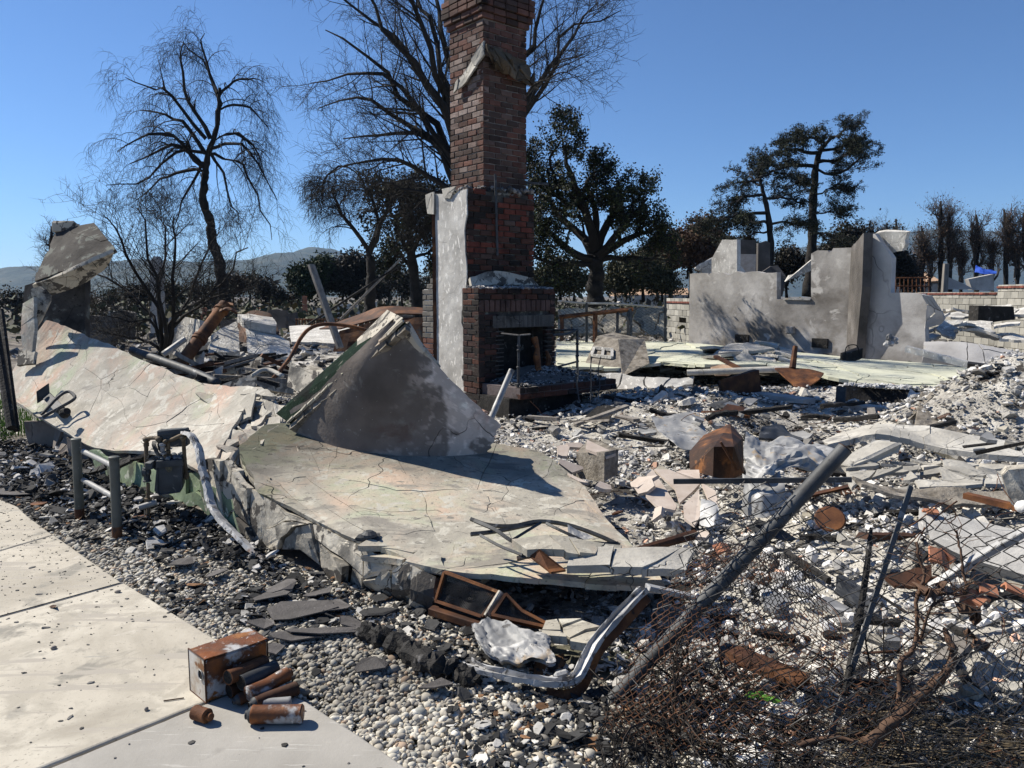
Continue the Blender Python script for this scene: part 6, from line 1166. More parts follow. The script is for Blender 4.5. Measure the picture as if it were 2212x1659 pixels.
mb = MB(); beam(mb, PY(735, 752, 9.6), PY(672, 572, 9.9), .09, .04); tag(mb.build('leaning_stud', 'wood_grey'), 'tall grey wooden stud leaning left of the raised slab peak', 'stud')
t = thing('rusty_steel_beam', PY(840, 740, 12), 'brown rusty folded steel beam between the raised slab peak and chimney', 'steel beam')
mb = MB(); S = Surf([[(690, 712, 12.6), (780, 680, 12.6), (830, 664, 12.4), (930, 668, 12.2)], [(735, 712, 12.2), (800, 694, 12.1), (850, 680, 12), (935, 682, 11.8)]]); sheet(mb, S, 16, 6, .02); mb.build('top_flange', 'rust_dark', t)
mb = MB(); S = Surf([[(735, 716, 12.1), (830, 688, 12.0), (935, 686, 11.8)], [(720, 760, 12), (830, 760, 11.8), (940, 758, 11.6)]], noise=.05, nf=2); sheet(mb, S, 16, 6, .02, flip=-1); mb.build('web', 'rust_dark', t)
mb = MB(); tube(mb, [PY(-10, 712, 8.2), PY(25, 925, 7.6)], .045, 8); tag(mb.build('fence_post', 'char'), 'thicker black burnt fence post at the far left edge', 'fence post')
mb = MB(); tube(mb, [PY(2, 670, 8.6), PY(36, 930, 7.7)], .03, 8); tag(mb.build('fence_post', 'char'), 'thinner black fence post nearer the leaning wall at far left', 'fence post')
mb = MB(); S = Surf([[PY(-60, 880, 7.9), PY(30, 880, 7.8)], [PY(-60, 950, 7.7), PY(30, 945, 7.6)]]); chainlink(mb, S, 14, 12, .004, 3, seed=4); tag(mb.build('fence_mesh', 'wire'), 'scrap of chain link mesh behind the burnt fence posts', 'fence')
mb = MB(); tube(mb, smoothpath([PY(285, 757, 9.0), PY(340, 776, 8.6), PY(420, 805, 8.0), PY(470, 828, 7.7)]), .045, 10); tag(mb.build('dark_blue_pipe', 'steel_dark', smooth=True), 'dark pipe lying along the top edge of the leaning wall', 'pipe')
mb = MB(); tube(mb, smoothpath([PY(545, 812, 7.7), PY(565, 800, 7.8), PY(585, 800, 7.8), PY(610, 812, 7.6)], 5), .022, 10); tag(mb.build('white_pipe_elbow', 'plaster_pale', smooth=True), 'small white bent pipe elbow in debris above the leaning wall', 'pipe')
mb = MB(); tube(mb, [PY(385, 742, 10), PY(372, 768, 9.7), PY(402, 738, 10)], .04, 8)
mb = MB(); tube(mb, [PY(352, 766, 9.8), PY(400, 732, 10)], .04, 8); tag(mb.build('short_grey_tube', 'galv_dull'), 'short grey tube leaning beside the bare shrub stems', 'pipe')
crump([[(515, 700, 12.5), (540, 670, 12.6), (580, 672, 12.5), (600, 695, 12.4)], [(520, 740, 12.2), (545, 742, 12), (580, 745, 12), (605, 742, 12)]], .08, 2, 14, 10, .02, 'draped_dark_sheet', 'rust_dark', 'dark scorched sheet draped behind the toppled wall block', 'metal sheet', flip=-1)
# timber and scrap tangle
for i in range(46):
    x = R.uniform(380, 640); y = 772+R.uniform(0, 62); Y = 10.3-(y-772)/62*2.6; c = PY(x, y, Y); c[2] += .03; an = R.uniform(-.5, .9); L_ = R.uniform(.25, .9); d = A3(math.cos(an), math.sin(an)*.8, R.normal()*.25); kk = R.integers(6)
    m = ['char', 'wood_grey', 'char', 'rust_dark', 'stem_wall', 'plaster_pale'][kk]; mb = MB()
    if kk in (4, 5): S = Surf([[c-d*L_/3, c+d*L_/3], [c-d*L_/3+A3(.1, -.1, -.2), c+d*L_/3+A3(.0, -.1, -.2)]]); sheet(mb, S, 4, 3, .03, flip=-1)
    else: beam(mb, c-d*L_/2, c+d*L_/2, R.uniform(.03, .09), R.uniform(.02, .05), jit=.006)
    nm, lb, ct = [('charred_timber', 'black charred timber scrap in the tangle behind the leaning wall', 'timber'), ('grey_timber', 'bleached grey timber scrap in the tangle behind the leaning wall', 'timber'), ('charred_timber', 'black charred timber scrap in the tangle behind the leaning wall', 'timber'), ('rusty_scrap', 'dark rusty steel scrap in the tangle behind the leaning wall', 'scrap'), ('mortar_fragment', 'grey mortar fragment in the tangle behind the leaning wall', 'fragment'), ('plaster_fragment', 'pale plaster fragment in the tangle behind the leaning wall', 'fragment')][kk]
    tag(mb.build(nm, m), lb, ct, nm.replace('_', ' ')+'s behind the leaning wall')
for i in range(48):
    x = R.uniform(1080, 2200); y = R.uniform(860, 1500)
    if (x < 1500 and y > 1120) or (x < 1330 and y > 930): continue
    c = PZ(x, y, .12); h = float(H(c[0], c[1])); c = PZ(x, y, h+.06); d = R.normal(size=3)*A3(1, 1, .3); d = nrm(d); L_ = R.uniform(.12, .4)*(c[1]/5)**.5; pts = [c]
    for k in range(5): d = nrm(d+R.normal(0, .5, 3)*A3(1, 1, .45)); pts.append(pts[-1]+d*L_/3)
    mb = MB(); tube(mb, smoothpath(pts, 4), .0022*(c[1]/4)**.7, 5); tag(mb.build('bent_wire', 'wire_rust'), 'thin bent rusty wire curling out of the grey ash', 'wire', 'bent wires in the ash')
# larger charred timbers and boards over the rubble
for i in range(70):
    x = R.uniform(1120, 2200); y = R.choice([R.uniform(820, 910), R.uniform(910, 1180), R.uniform(1180, 1480)], p=[.5, .3, .2])
    if (x < 1520 and y > 1120) or (x < 1330 and y > 930): continue
    c = PZ(x, y, .12); h = float(H(c[0], c[1])); c = PZ(x, y, h+.05); an = R.normal(.1, .7); L_ = R.uniform(.25, .85)*(c[1]/7)**.5; d = A3(math.cos(an), math.sin(an), R.normal()*.14); mb = MB(); kk = R.choice(4, p=[.5, .2, .15, .15])
    if kk == 0:
        pth = smoothpath([c-d*L_/2, c+R.normal(0, .02, 3), c+d*L_/2], 5); n = len(pth); tube(mb, pth, .022*(c[1]/6)**.5*(1+.3*R.random(n)), 5); V = mb.v[-1]; V += R.normal(0, .003, V.shape)
    elif kk == 3: S = Surf([[c-d*L_/3+A3(*R.normal(0, .04, 3)), c+A3(0, 0, .06), c+d*L_/3+A3(*R.normal(0, .04, 3))], [c-d*L_/3+A3(.1, -.16, -.03), c+A3(.1, -.2, .0), c+d*L_/3+A3(.1, -.16, -.03)]], noise=.04, nf=6, seed=i); sheet(mb, S, 14, 8, .006, rag=.05)
    else: beam(mb, c-d*L_/2, c+d*L_/2, R.uniform(.03, .10), R.uniform(.015, .04), jit=.006)
    nm, lb, m, ct = [('charred_timber', 'black charred timber lying on the ash right of the chimney', 'char', 'timber'), ('burnt_board', 'bleached grey burnt board lying on the ash right of the chimney', 'wood_grey', 'board'), ('rusty_strip', 'dark rusty steel strip lying on the ash right of the chimney', 'rust_dark', 'strip'), ('buckled_sheet', 'buckled dark metal sheet lying on the ash right of the chimney', 'steel_dark', 'metal sheet')][kk]
    tag(mb.build(nm, m), lb, ct, nm.replace('_', ' ')+'s on the ash')
# scrap pieces across the ash on the right
for i in range(230):
    x = R.uniform(1100, 2200); y = R.choice([R.uniform(845, 1000), R.uniform(1000, 1200), R.uniform(1200, 1600)], p=[.45, .3, .25])
    if x < 1500 and y > 1150 or (x < 1300 and y > 940): continue
    c = PZ(x, y, .12); h = float(H(c[0], c[1])); c = PZ(x, y, h+.02); an = R.uniform(-1, 1); s_ = R.lognormal(math.log(.06), .5)*(c[1]/5)**.4; kk = R.integers(7); d = A3(math.cos(an), math.sin(an), R.normal()*.2); mb = MB()
    m = ['plaster_pale', 'stem_wall', 'char', 'rust_dark', 'plaster_floor', 'char', 'galv_dull'][kk]
    if kk in (2, 3, 5) and R.random() < .7: beam(mb, c-d*s_*1.6, c+d*s_*1.6, s_*.25, s_*.15, jit=.004)
    else:
        u, b_, n_ = frame(d, A3(R.normal()*.35, -.35, 1)); aa = np.sort(R.uniform(0, 2*math.pi, 7)); prism(mb, [c+u*math.cos(v)*s_*R.uniform(.8, 1.1)+b_*math.sin(v)*s_*.7 for v in aa], n_*R.uniform(.01, .04))
    nm = ['plaster_shard', 'mortar_shard', 'char_fragment', 'rusty_fragment', 'stained_plaster_shard', 'char_fragment', 'metal_fragment'][kk]; lb = ['pale plaster shard', 'mottled grey mortar shard', 'black charred fragment', 'dark rusty fragment', 'stained greenish plaster shard', 'black charred fragment', 'dull grey metal fragment'][kk]
    tag(mb.build(nm, m), lb+' lying loose in the ash right of the fallen wall', nm.split('_')[-1], lb+'s in the ash')
def tubes_batch(mb, P, Rr, k=3, col=None):
    """P (n,m,3) polylines, Rr (n,m)"""
    n, m = P.shape[:2]; d = P[:, -1]-P[:, 0]; d /= np.linalg.norm(d, axis=1)[:, None]+1e-9
    h = np.where(np.abs(d[:, 2:]) > .9, A3(1, 0, 0), UP); b = np.cross(h, d); b /= np.linalg.norm(b, axis=1)[:, None]+1e-9; c = np.cross(d, b); a = np.arange(k)*2*math.pi/k
    off = np.cos(a)[None, :, None]*b[:, None]+np.sin(a)[None, :, None]*c[:, None]
    V = P[:, :, None]+Rr[:, :, None, None]*off[:, None]; base = np.arange(n)[:, None, None]*m*k; i = np.arange(m-1)[None, :, None]*k; j = np.arange(k)[None, None]
    F = np.stack([base+i+j, base+i+(j+1) % k, base+i+k+(j+1) % k, base+i+k+j], -1).reshape(-1, 4)
    mb.add(V.reshape(-1, 3), [F], None if col is None else np.repeat(np.broadcast_to(col, (n, 3)), m*k, 0))
def kids(P, Rr, per, L, droop, up, spread, rfac, m=5, t0=.15, seed=0, fwd=.6, wob=.06, flat=1, rmin=.0):
    """children of a batch of polylines, vectorised; returns (P, R)"""
    g = np.random.default_rng(seed); n, mm = P.shape[:2]; N = n*per; idx = np.repeat(np.arange(n), per); t = g.uniform(t0, 1, N)*(mm-1); i = np.minimum(t.astype(int), mm-2); f = (t-i)[:, None]
    p = P[idx, i]*(1-f)+P[idx, i+1]*f; r = (Rr[idx, i]*(1-f[:, 0])+Rr[idx, i+1]*f[:, 0])*rfac*g.uniform(.7, 1.1, N)
    T = P[idx, i+1]-P[idx, i]; T /= np.linalg.norm(T, axis=1)[:, None]+1e-9; q = g.normal(size=(N, 3)); q -= T*(q*T).sum(1)[:, None]; q[:, 2] *= flat; q /= np.linalg.norm(q, axis=1)[:, None]; r = np.maximum(r, rmin)
    d = T*fwd+q*spread+A3(0, 0, up); d /= np.linalg.norm(d, axis=1)[:, None]; Ln = L*g.uniform(.55, 1.25, N)*(1-.35*t/(mm-1)); out = [p]; rr = [r]
    for k in range(1, m):
        p = p+d*(Ln/(m-1))[:, None]; out.append(p); rr.append(r*(1-.8*k/(m-1))); d = d+A3(0, 0, -droop/(m-1))+g.normal(0, wob*3, (N, 3))/(m-1)*2; d /= np.linalg.norm(d, axis=1)[:, None]
    return np.stack(out, 1), np.stack(rr, 1)
# ================================================================== FALLEN FENCE IN FRONT
t = thing('fallen_fence', PY(1292, 1552, 2.85), 'fallen grey fence post with torn chain link mesh draped over the rubble', 'fence')
mb = MB(); pa, pb = PY(1288, 1552, 2.88), PY(1826, 968, 3.02); pm = PY(1615, 1190, 2.96)
tube(mb, [pa, lerp(pa, pb, .5), pb], .0300, 24); q_ = nrm(pb-pa); lathe(mb, lerp(pa, pb, .62), q_, [(0, .030), (.004, .0325), (.03, .0325), (.034, .030)], 24); po = mb.build('post', 'post_steel', t, smooth=True, auto=40)
mb = MB(); lathe(mb, pb-q_*.004, q_, [(0, .0305), (.004, .0305), (.0045, .026)], 24); mb.build('ragged_rim', 'rust_dark', po)
mb = MB(); lathe(mb, pb+q_*.0005, q_, [(0, .026), (.0006, .0255)], 24); mb.build('dark_bore', 'char', po)
FS = Surf([[(1560, 1005, 3.15), (1680, 1045, 3.05), (1800, 1075, 2.98), (1950, 1075, 2.9), (2090, 1070, 2.8), (2260, 1085, 2.65)],
           [(1480, 1150, 3.05), (1600, 1180, 2.92), (1760, 1200, 2.82), (1930, 1210, 2.7), (2090, 1215, 2.6), (2270, 1225, 2.45)],
           [(1400, 1340, 2.95), (1560, 1350, 2.8), (1740, 1360, 2.65), (1920, 1370, 2.52), (2100, 1380, 2.4), (2290, 1400, 2.3)],
           [(1330, 1560, 2.75), (1510, 1560, 2.6), (1700, 1560, 2.45), (1900, 1570, 2.35), (2100, 1590, 2.25), (2300, 1620, 2.15)],
           [(1360, 1700, 2.5), (1530, 1720, 2.38), (1720, 1720, 2.28), (1920, 1730, 2.2), (2110, 1740, 2.12), (2320, 1760, 2.05)]], noise=.05, nf=2.2, seed=6)
def cutf(u, v, Rr): return (v > .03+.10*vn(u*9, u*0, 5)+.12*(u < .10)) & (Rr.random(len(u)) > .004)
mb = MB(); chainlink(mb, FS, 27, 38, .0029, 4, amp=1.4, seed=11, cut=cutf); mb.build('chain_link_mesh', 'wire', t)
# a second layer folded double near the top left
F2 = Surf([[(1548, 1060, 3.10), (1620, 1035, 3.05), (1720, 1058, 2.98), (1800, 1080, 2.95)], [(1500, 1150, 3.0), (1590, 1150, 2.95), (1690, 1170, 2.9), (1790, 1190, 2.88)], [(1490, 1260, 2.95), (1570, 1265, 2.9), (1680, 1285, 2.85), (1780, 1300, 2.8)]], noise=.06, nf=4, seed=26)
mb = MB(); chainlink(mb, F2, 13, 15, .0026, 4, amp=2, seed=12); mb.build('folded_mesh', 'wire', t)
# rusty hexagon netting
def hexnet(mb, S, cell, r, seed, cut):
    Rr = np.random.default_rng(seed); nu = int(S.du/cell); nv = int(S.dv/(cell*.87)); jt = {}
    def P(i, j):
        if (i, j) not in jt: jt[(i, j)] = (i+Rr.normal(0, .10), j+Rr.normal(0, .10))
        return jt[(i, j)]
    segs = []
    for j in range(nv):
        for i in range(nu):
            o = .5*(j % 2); top = P(i+o, j); bot = P(i+o, j+.33); l = P(i+o-.5, j+.5+.17+.33-.0) if False else P(i+o-.5, j+1); r2 = P(i+o+.5, j+1)
            segs += [(top, bot), (bot, l), (bot, r2)]
    A = np.array(segs); u = A[..., 0]/nu; v = A[..., 1]/nv; m = (u > 0).all(1) & (u < 1).all(1) & (v > 0).all(1) & (v < 1).all(1) & cut(u.mean(1), v.mean(1)) & (Rr.random(len(u)) > .012)
    u, v = u[m], v[m]; p, n = S.evn(u.ravel(), v.ravel()); p = p.reshape(-1, 2, 3); n_ = len(p)
    d = p[:, 1]-p[:, 0]; L = np.linalg.norm(d, axis=1)[:, None]; ok = (L[:, 0] > 1e-5); p, d, L = p[ok], d[ok], L[ok]; n_ = len(p); d /= L
    h = np.where(np.abs(d[:, 2:]) > .9, A3(0, 1, 0), UP); b = np.cross(h, d); b /= np.linalg.norm(b, axis=1)[:, None]; c = np.cross(d, b); a = np.arange(3)*2*math.pi/3
    rr = r*Rr.uniform(.8, 1.3, (n_, 1, 1)); off = rr*(np.cos(a)[None, :, None]*b[:, None]+np.sin(a)[None, :, None]*c[:, None]); p0 = p[:, 0]-d*r; p1 = p[:, 1]+d*r
    V = np.concatenate([p0[:, None]+off, p1[:, None]+off], 1).reshape(-1, 3); k = np.arange(n_)[:, None, None]*6; F = np.array([[0, 1, 4, 3], [1, 2, 5, 4], [2, 0, 3, 5]])[None]+k
    mb.add(V, [F.reshape(-1, 4)])
HS = Surf([[(1560, 1160, 3.14), (1650, 1190, 3.06), (1740, 1200, 2.98)], [(1470, 1235, 3.02), (1640, 1290, 2.92), (1800, 1330, 2.8)], [(1400, 1330, 2.93), (1620, 1400, 2.75), (1900, 1440, 2.6)], [(1330, 1480, 2.82), (1600, 1520, 2.6), (2100, 1530, 2.36)], [(1290, 1590, 2.6), (1600, 1650, 2.4), (2260, 1700, 2.2)]], noise=.04, nf=3, seed=9)
mb = MB(); hexnet(mb, HS, .026, .0016, 4, lambda u, v: (fbm(u*6, v*5, 8) > -.42)); o = mb.build('rusty_hexagon_netting', 'wire_rust'); tag(o, 'rusty hexagonal chicken wire netting bunched along the foot of the fallen fence post', 'netting')
HS2 = Surf([[(1720, 1440, 2.6), (1900, 1430, 2.55), (2100, 1380, 2.4), (2260, 1340, 2.3)], [(1700, 1560, 2.45), (1900, 1560, 2.38), (2100, 1530, 2.3), (2260, 1480, 2.2)], [(1700, 1720, 2.3), (1900, 1720, 2.2), (2100, 1700, 2.12), (2280, 1680, 2.05)]], noise=.04, nf=3, seed=19)
mb = MB(); hexnet(mb, HS2, .030, .0015, 5, lambda u, v: (fbm(u*5, v*5, 18) > -.2)); tag(mb.build('grey_hexagon_netting', 'wire'), 'loose dark hexagonal netting over dry straw at the lower right corner', 'netting')
mb = MB(); a, b = PY(1968, 1050, 2.98), PY(1788, 1606, 2.44); box(mb, (a+b)/2, (np.linalg.norm(b-a), .022, .006), frame(b-a, A3(.2, -1, .4)), jit=.0006, bev=.001); box(mb, (a+b)/2+A3(.006, .012, 0), (np.linalg.norm(b-a), .004, .018), frame(b-a, A3(.2, -1, .4))); tag(mb.build('steel_stake', 'post_steel'), 'thin grey steel stake leaning upright through the fence mesh', 'stake')
mb = MB(); tube(mb, smoothpath([PY(1882, 1140, 2.92), PY(1872, 1230, 2.84), PY(1862, 1300, 2.78), PY(1850, 1370, 2.68), PY(1838, 1430, 2.6), PY(1825, 1500, 2.52)], 4), [.006, .008, .010, .010, .012, .012]+[.012]*15, 8); tag(mb.build('black_branch', 'char'), 'black charred branch standing left of the thin steel stake', 'branch')
# dead climbing plant
t = thing('dead_vine', PY(1915, 1590, 2.35), 'dead brown vine with knotted stems growing up through the fence mesh', 'plant')
def px(x, y, Y): return PY(x*.4048+1316.7, y*.4048+1042.4, Y)
stems = [[(1380, 1400, 2.35), (1500, 1290, 2.36), (1600, 1190, 2.4), (1700, 1105, 2.42), (1790, 1020, 2.42), (1835, 920, 2.44), (1810, 840, 2.46), (1790, 780, 2.48)],
 [(1540, 1240, 2.4), (1548, 1100, 2.45), (1555, 960, 2.48), (1620, 890, 2.5), (1640, 780, 2.52), (1640, 620, 2.56), (1660, 560, 2.58), (1680, 480, 2.6), (1650, 400, 2.62), (1640, 320, 2.64)],
 [(1660, 560, 2.58), (1690, 600, 2.56), (1780, 590, 2.55), (1880, 600, 2.54), (1910, 570, 2.54), (1890, 490, 2.56), (1880, 400, 2.58), (1860, 300, 2.6), (1850, 260, 2.6)],
 [(1655, 860, 2.5), (1700, 700, 2.5), (1740, 640, 2.52), (1850, 620, 2.52)], [(1640, 700, 2.53), (1700, 760, 2.5), (1770, 790, 2.48), (1830, 850, 2.46)], [(1000, 1400, 2.42), (1200, 1360, 2.4), (1380, 1400, 2.35)], [(1835, 950, 2.44), (1960, 900, 2.45), (2050, 850, 2.46)],
 [(1640, 560, 2.57), (1560, 540, 2.6), (1480, 500, 2.62)], [(1690, 240, 2.66), (1600, 330, 2.64), (1540, 420, 2.62)], [(1850, 100, 2.7), (1700, 230, 2.66), (1630, 340, 2.64)], [(1680, 160, 2.7), (1780, 110, 2.7), (1850, 180, 2.68), (1780, 220, 2.68), (1700, 130, 2.7)], [(1600, 240, 2.66), (1720, 150, 2.68), (1830, 80, 2.7)]]
for k, st in enumerate(stems):
    mb = MB(); r0 = [.019, .008, .006, .005, .004, .010, .004, .003, .0025, .0025, .0022, .0022][k]; pth = smoothpath([px(*p) for p in st], 5); n = len(pth); rr = np.linspace(r0, r0*.45, n)*(1+.25*R.random(n)); 
    if k < 4: rr[::9] *= 1.5
    tube(mb, pth+R.normal(0, .0015, pth.shape), rr, 8); mb.build('stem', 'stem_brown' if k < 8 else 'wire_rust', t, smooth=True)
for (x, y) in ((1790, 580), (1910, 680), (1950, 860), (1905, 800), (1680, 590), (1950, 720)):
    mb = MB(); c = px(x, y, 2.53); S = Surf([[c+A3(*R.normal(0, .02, 3)) for _ in range(3)] for _ in range(3)]); sheet(mb, S, 8, 8, .003); mb.build('shrivelled_leaf', 'stem_brown', t, smooth=True)
# little twigs of the vine
mb = MB()
for i in range(130):
    s_ = stems[R.integers(0, 4)]; k = R.integers(len(s_)-1); p = lerp(px(*s_[k]), px(*s_[k+1]), R.random()); d = R.normal(size=3); d[2] = abs(d[2]); d = nrm(d); L_ = R.uniform(.04, .16); tube(mb, [p, p+d*L_*.5+R.normal(0, .008, 3), p+d*L_+R.normal(0, .015, 3)], [.0016, .0012, .0006], 4, cap=False)
mb.build('twigs', 'stem_brown', t)
# straw
mb = MB(); n = 800
for i in range(n):
    x = R.uniform(1830, 2290); y = R.uniform(1500, 1720); c = PZ(x, y, R.uniform(.02, .12)); an = R.normal(.18, .3)+(math.pi if R.random() < .5 else 0); L_ = R.uniform(.08, .3); d = A3(math.cos(an), -math.sin(an)*.6, R.normal()*.14); cc = R.choice([.10, .2, .34])*A3(1, .80, .52)
    tube(mb, [c-d*L_/2, c+R.normal(0, .006, 3), c+d*L_/2], [.0014, .0016, .0008], 4, col=cc, cap=False)
tag(mb.build('dry_straw', 'straw'), 'dry straw stalks matted under the netting at the lower right corner', 'straw', kind='stuff')
# twiggy ground cover under netting
mb = MB()
for i in range(1150):
    x = R.uniform(1290, 2260); y = 1220+470*R.random()**.5; c = PZ(x, y, R.uniform(.0, .10)); an = R.uniform(0, 6.28); L_ = R.uniform(.08, .34); d = A3(math.cos(an), math.sin(an), R.normal()*.3); cc = R.choice([.008, .02, .045])*A3(1, .78, .6)
    e = c+d*L_*.5+R.normal(0, .03, 3); tube(mb, [c-d*L_/2, c+R.normal(0, .015, 3), e], [.0022, .0022, .001], 4, col=cc, cap=False)
tag(mb.build('fallen_twigs', 'straw'), 'fine dark fallen twigs caught among the crumbs under the fence mesh', 'twigs', kind='stuff')
# burnt brush rising through the netting
for i in range(10):
    x = R.uniform(1420, 2190); y = R.uniform(1440, 1640); b_ = PZ(x, y, 0); t = thing('burnt_bush', b_, 'burnt leafless bush of dark arching stems under the fence netting', 'bush', 'burnt bushes under the netting'); mb = MB(); g_ = np.random.default_rng(900+i); P = []; Rr = []
    for k in range(5):
        an = g_.uniform(0, 6.28); L_ = g_.uniform(.25, .55); d = A3(math.cos(an)*.7, math.sin(an)*.5, 1.0); pts = [b_]; p = b_
        for q_ in range(6): d = nrm(d+g_.normal(0, .22, 3)+A3(0, 0, -.14)); p = p+d*L_/6; pts.append(p)
        P.append(np.array(pts)); Rr.append(np.linspace(.0055, .002, 7))
    P = np.array(P); Rr = np.array(Rr); c1 = kids(P, Rr, 7, .16, .2, .2, .9, .55, 5, seed=i, wob=.1); c2 = kids(*c1, 3, .08, .1, .1, .9, .6, 3, seed=i+50, wob=.1)
    for P_, R_ in ((P, Rr), c1, c2): tubes_batch(mb, P_, R_, 4, A3(.022, .016, .012)*g_.uniform(.6, 1.8))
    mb.build('stems', 'twig', t)
t = thing('green_sprout', PZ(1660, 1512, .05), 'small bright green leafy sprout under the rusty netting', 'plant')
for k, (x, y, an) in enumerate(((1655, 1508, .2), (1672, 1512, -.3), (1640, 1500, .6), (1622, 1502, .1))):
    mb = MB(); c = PZ(x, y, .12); d = A3(math.cos(an), math.sin(an), 0)*.030; e = A3(-d[1], d[0], .012)*.5; S = Surf([[c-d, c-d+e*.1, c-d], [c-e, c+UP*.006, c+e], [c+d*.6-e*.5, c+d*.6+UP*.002, c+d*.6+e*.5], [c+d, c+d, c+d]]); sheet(mb, S, 5, 8, .0008, col=A3(.10, .26, .03)); mb.build('leaf', 'leaf', t)

# ================================================================== TREES
def resample(pts, rr, m=8):
    P = smoothpath(pts, 6); s = np.linspace(0, len(P)-1, m); i = np.minimum(s.astype(int), len(P)-2); f = (s-i)[:, None]; return P[i]*(1-f)+P[i+1]*f, np.linspace(rr[0], rr[1], m)
def leaves(mb, P, n, size, col, seed=0, spread=.1, elong=1.6, tips=.3):
    g = np.random.default_rng(seed); idx = g.integers(0, len(P), n); t = g.uniform(tips, 1, n)*(P.shape[1]-1); i = np.minimum(t.astype(int), P.shape[1]-2); f = (t-i)[:, None]
    c = P[idx, i]*(1-f)+P[idx, i+1]*f+g.normal(0, spread, (n, 3)); a = g.normal(size=(n, 3)); a /= np.linalg.norm(a, axis=1)[:, None]; b = g.normal(size=(n, 3)); b -= a*(a*b).sum(1)[:, None]; b /= np.linalg.norm(b, axis=1)[:, None]
    s = size*g.uniform(.6, 1.3, n)[:, None]; V = np.stack([c-a*s*elong/2, c+b*s*.5, c+a*s*elong/2, c-b*s*.5], 1).reshape(-1, 3)
    cc = np.asarray(col)[g.integers(0, len(col), n)] if np.ndim(col) > 1 else np.tile(col, (n, 1)); mb.add(V, [np.arange(n*4).reshape(n, 4)], np.repeat(cc*g.uniform(.7, 1.3, (n, 1)), 4, 0))
TW = A3(.020, .018, .017)
def tree(name, lab, trunk, tr, limbs, Y, lv, leafspec=None, twig=TW, bark='bark', cat='tree', yj=.6, seed=1, group=None):
    """trunk: px polyline; limbs: list of (px polyline, r0, r1); lv: list of kids() settings per level"""
    g = np.random.default_rng(seed); base = PY(*trunk[0], Y); t = thing(name, base, lab, cat, group)
    tp = [PY(x, y, Y) for x, y in trunk]; mb = MB(); s = smoothpath(tp, 6); n = len(s); rr = np.interp(np.linspace(0, 1, n), [0, 1], tr)*(1+.10*np.sin(np.arange(n)*1.3)); 
    tube(mb, s+g.normal(0, tr[0]*.06, s.shape), rr, 10); mb.build('trunk', bark, t, smooth=True)
    P = []; Rr = []
    for li in limbs:
        pts, r0, r1 = li[:3]; dy = li[3] if len(li) > 3 else g.uniform(-yj, yj); k = len(pts); q = [PY(x, y, Y+dy*(j/(k-1))**.8) for j, (x, y) in enumerate(pts)]; a, b = resample(q, (r0, r1), 9); ln = np.linalg.norm(a[-1]-a[0]); a[1:] += g.normal(0, .02*Y/20, a[1:].shape)+ln*.055*np.stack([fbm(np.arange(1, 9)*.55+7*len(P)+seed, np.zeros(8), 3+q__, 3) for q__ in range(3)], 1); P.append(a); Rr.append(b)
    P = np.array(P); Rr = np.array(Rr); mb = MB(); tubes_batch(mb, P, Rr, 6, twig*1.1); levels = [(P, Rr)]
    cur = levels[0]
    for d, kw in enumerate(lv):
        cur = kids(*cur, seed=seed*10+d, **kw); tubes_batch(mb, *cur, 4 if d == 0 else 3, twig); levels.append(cur)
    mb.build('branches', 'twig', t)
    if leafspec:
        mb = MB(); 
        for (n_, s_, c_, sp) in leafspec: leaves(mb, levels[-1][0], n_, s_, c_, seed, sp)
        mb.build('foliage', 'leaf', t)
    return levels
# tall burnt willow
wl = [([(445, 365), (410, 330), (375, 318), (330, 330), (285, 355)], .10, .02), ([(445, 365), (400, 310), (350, 290), (300, 300), (250, 330)], .09, .02), ([(442, 330), (400, 265), (350, 245), (300, 235)], .08, .02), ([(455, 300), (430, 240), (400, 190), (390, 130), (400, 95)], .08, .015),
      ([(470, 270), (470, 220), (455, 160), (440, 100), (445, 70)], .08, .015), ([(470, 210), (500, 180), (540, 170), (575, 180)], .06, .012), ([(468, 300), (510, 290), (550, 320), (575, 380)], .08, .015), ([(455, 320), (500, 310), (540, 330), (590, 430)], .08, .015),
      ([(470, 240), (520, 225), (560, 245), (585, 290)], .06, .012), ([(440, 370), (390, 375), (340, 395), (290, 440)], .07, .012), ([(440, 350), (420, 380), (390, 440), (375, 500)], .06, .012), ([(455, 330), (480, 370), (500, 430), (520, 480)], .06, .012), ([(445, 300), (380, 215), (330, 190), (270, 170)], .07, .012), ([(448, 330), (385, 330), (310, 385), (235, 400)], .07, .012), ([(470, 200), (450, 150), (420, 110), (380, 90)], .05, .01), ([(460, 330), (520, 350), (560, 430), (580, 520)], .06, .012)]
tree('burnt_willow', 'tall bare burnt tree with drooping twigs against the sky', [(487, 660), (480, 610), (472, 560), (458, 520), (455, 480), (440, 440), (440, 400), (445, 365), (450, 330), (465, 290), (472, 240), (474, 190)], (.20, .05), wl, 26,
     [dict(per=10, L=1.5, droop=1.9, up=.3, spread=.7, rfac=.45, m=7, t0=.15), dict(per=8, L=1.15, droop=2.6, up=.0, spread=.8, rfac=.42, m=6, rmin=.006), dict(per=4, L=.6, droop=1.8, up=.0, spread=.8, rfac=.5, m=4, rmin=.0045)], seed=2, yj=1.6)
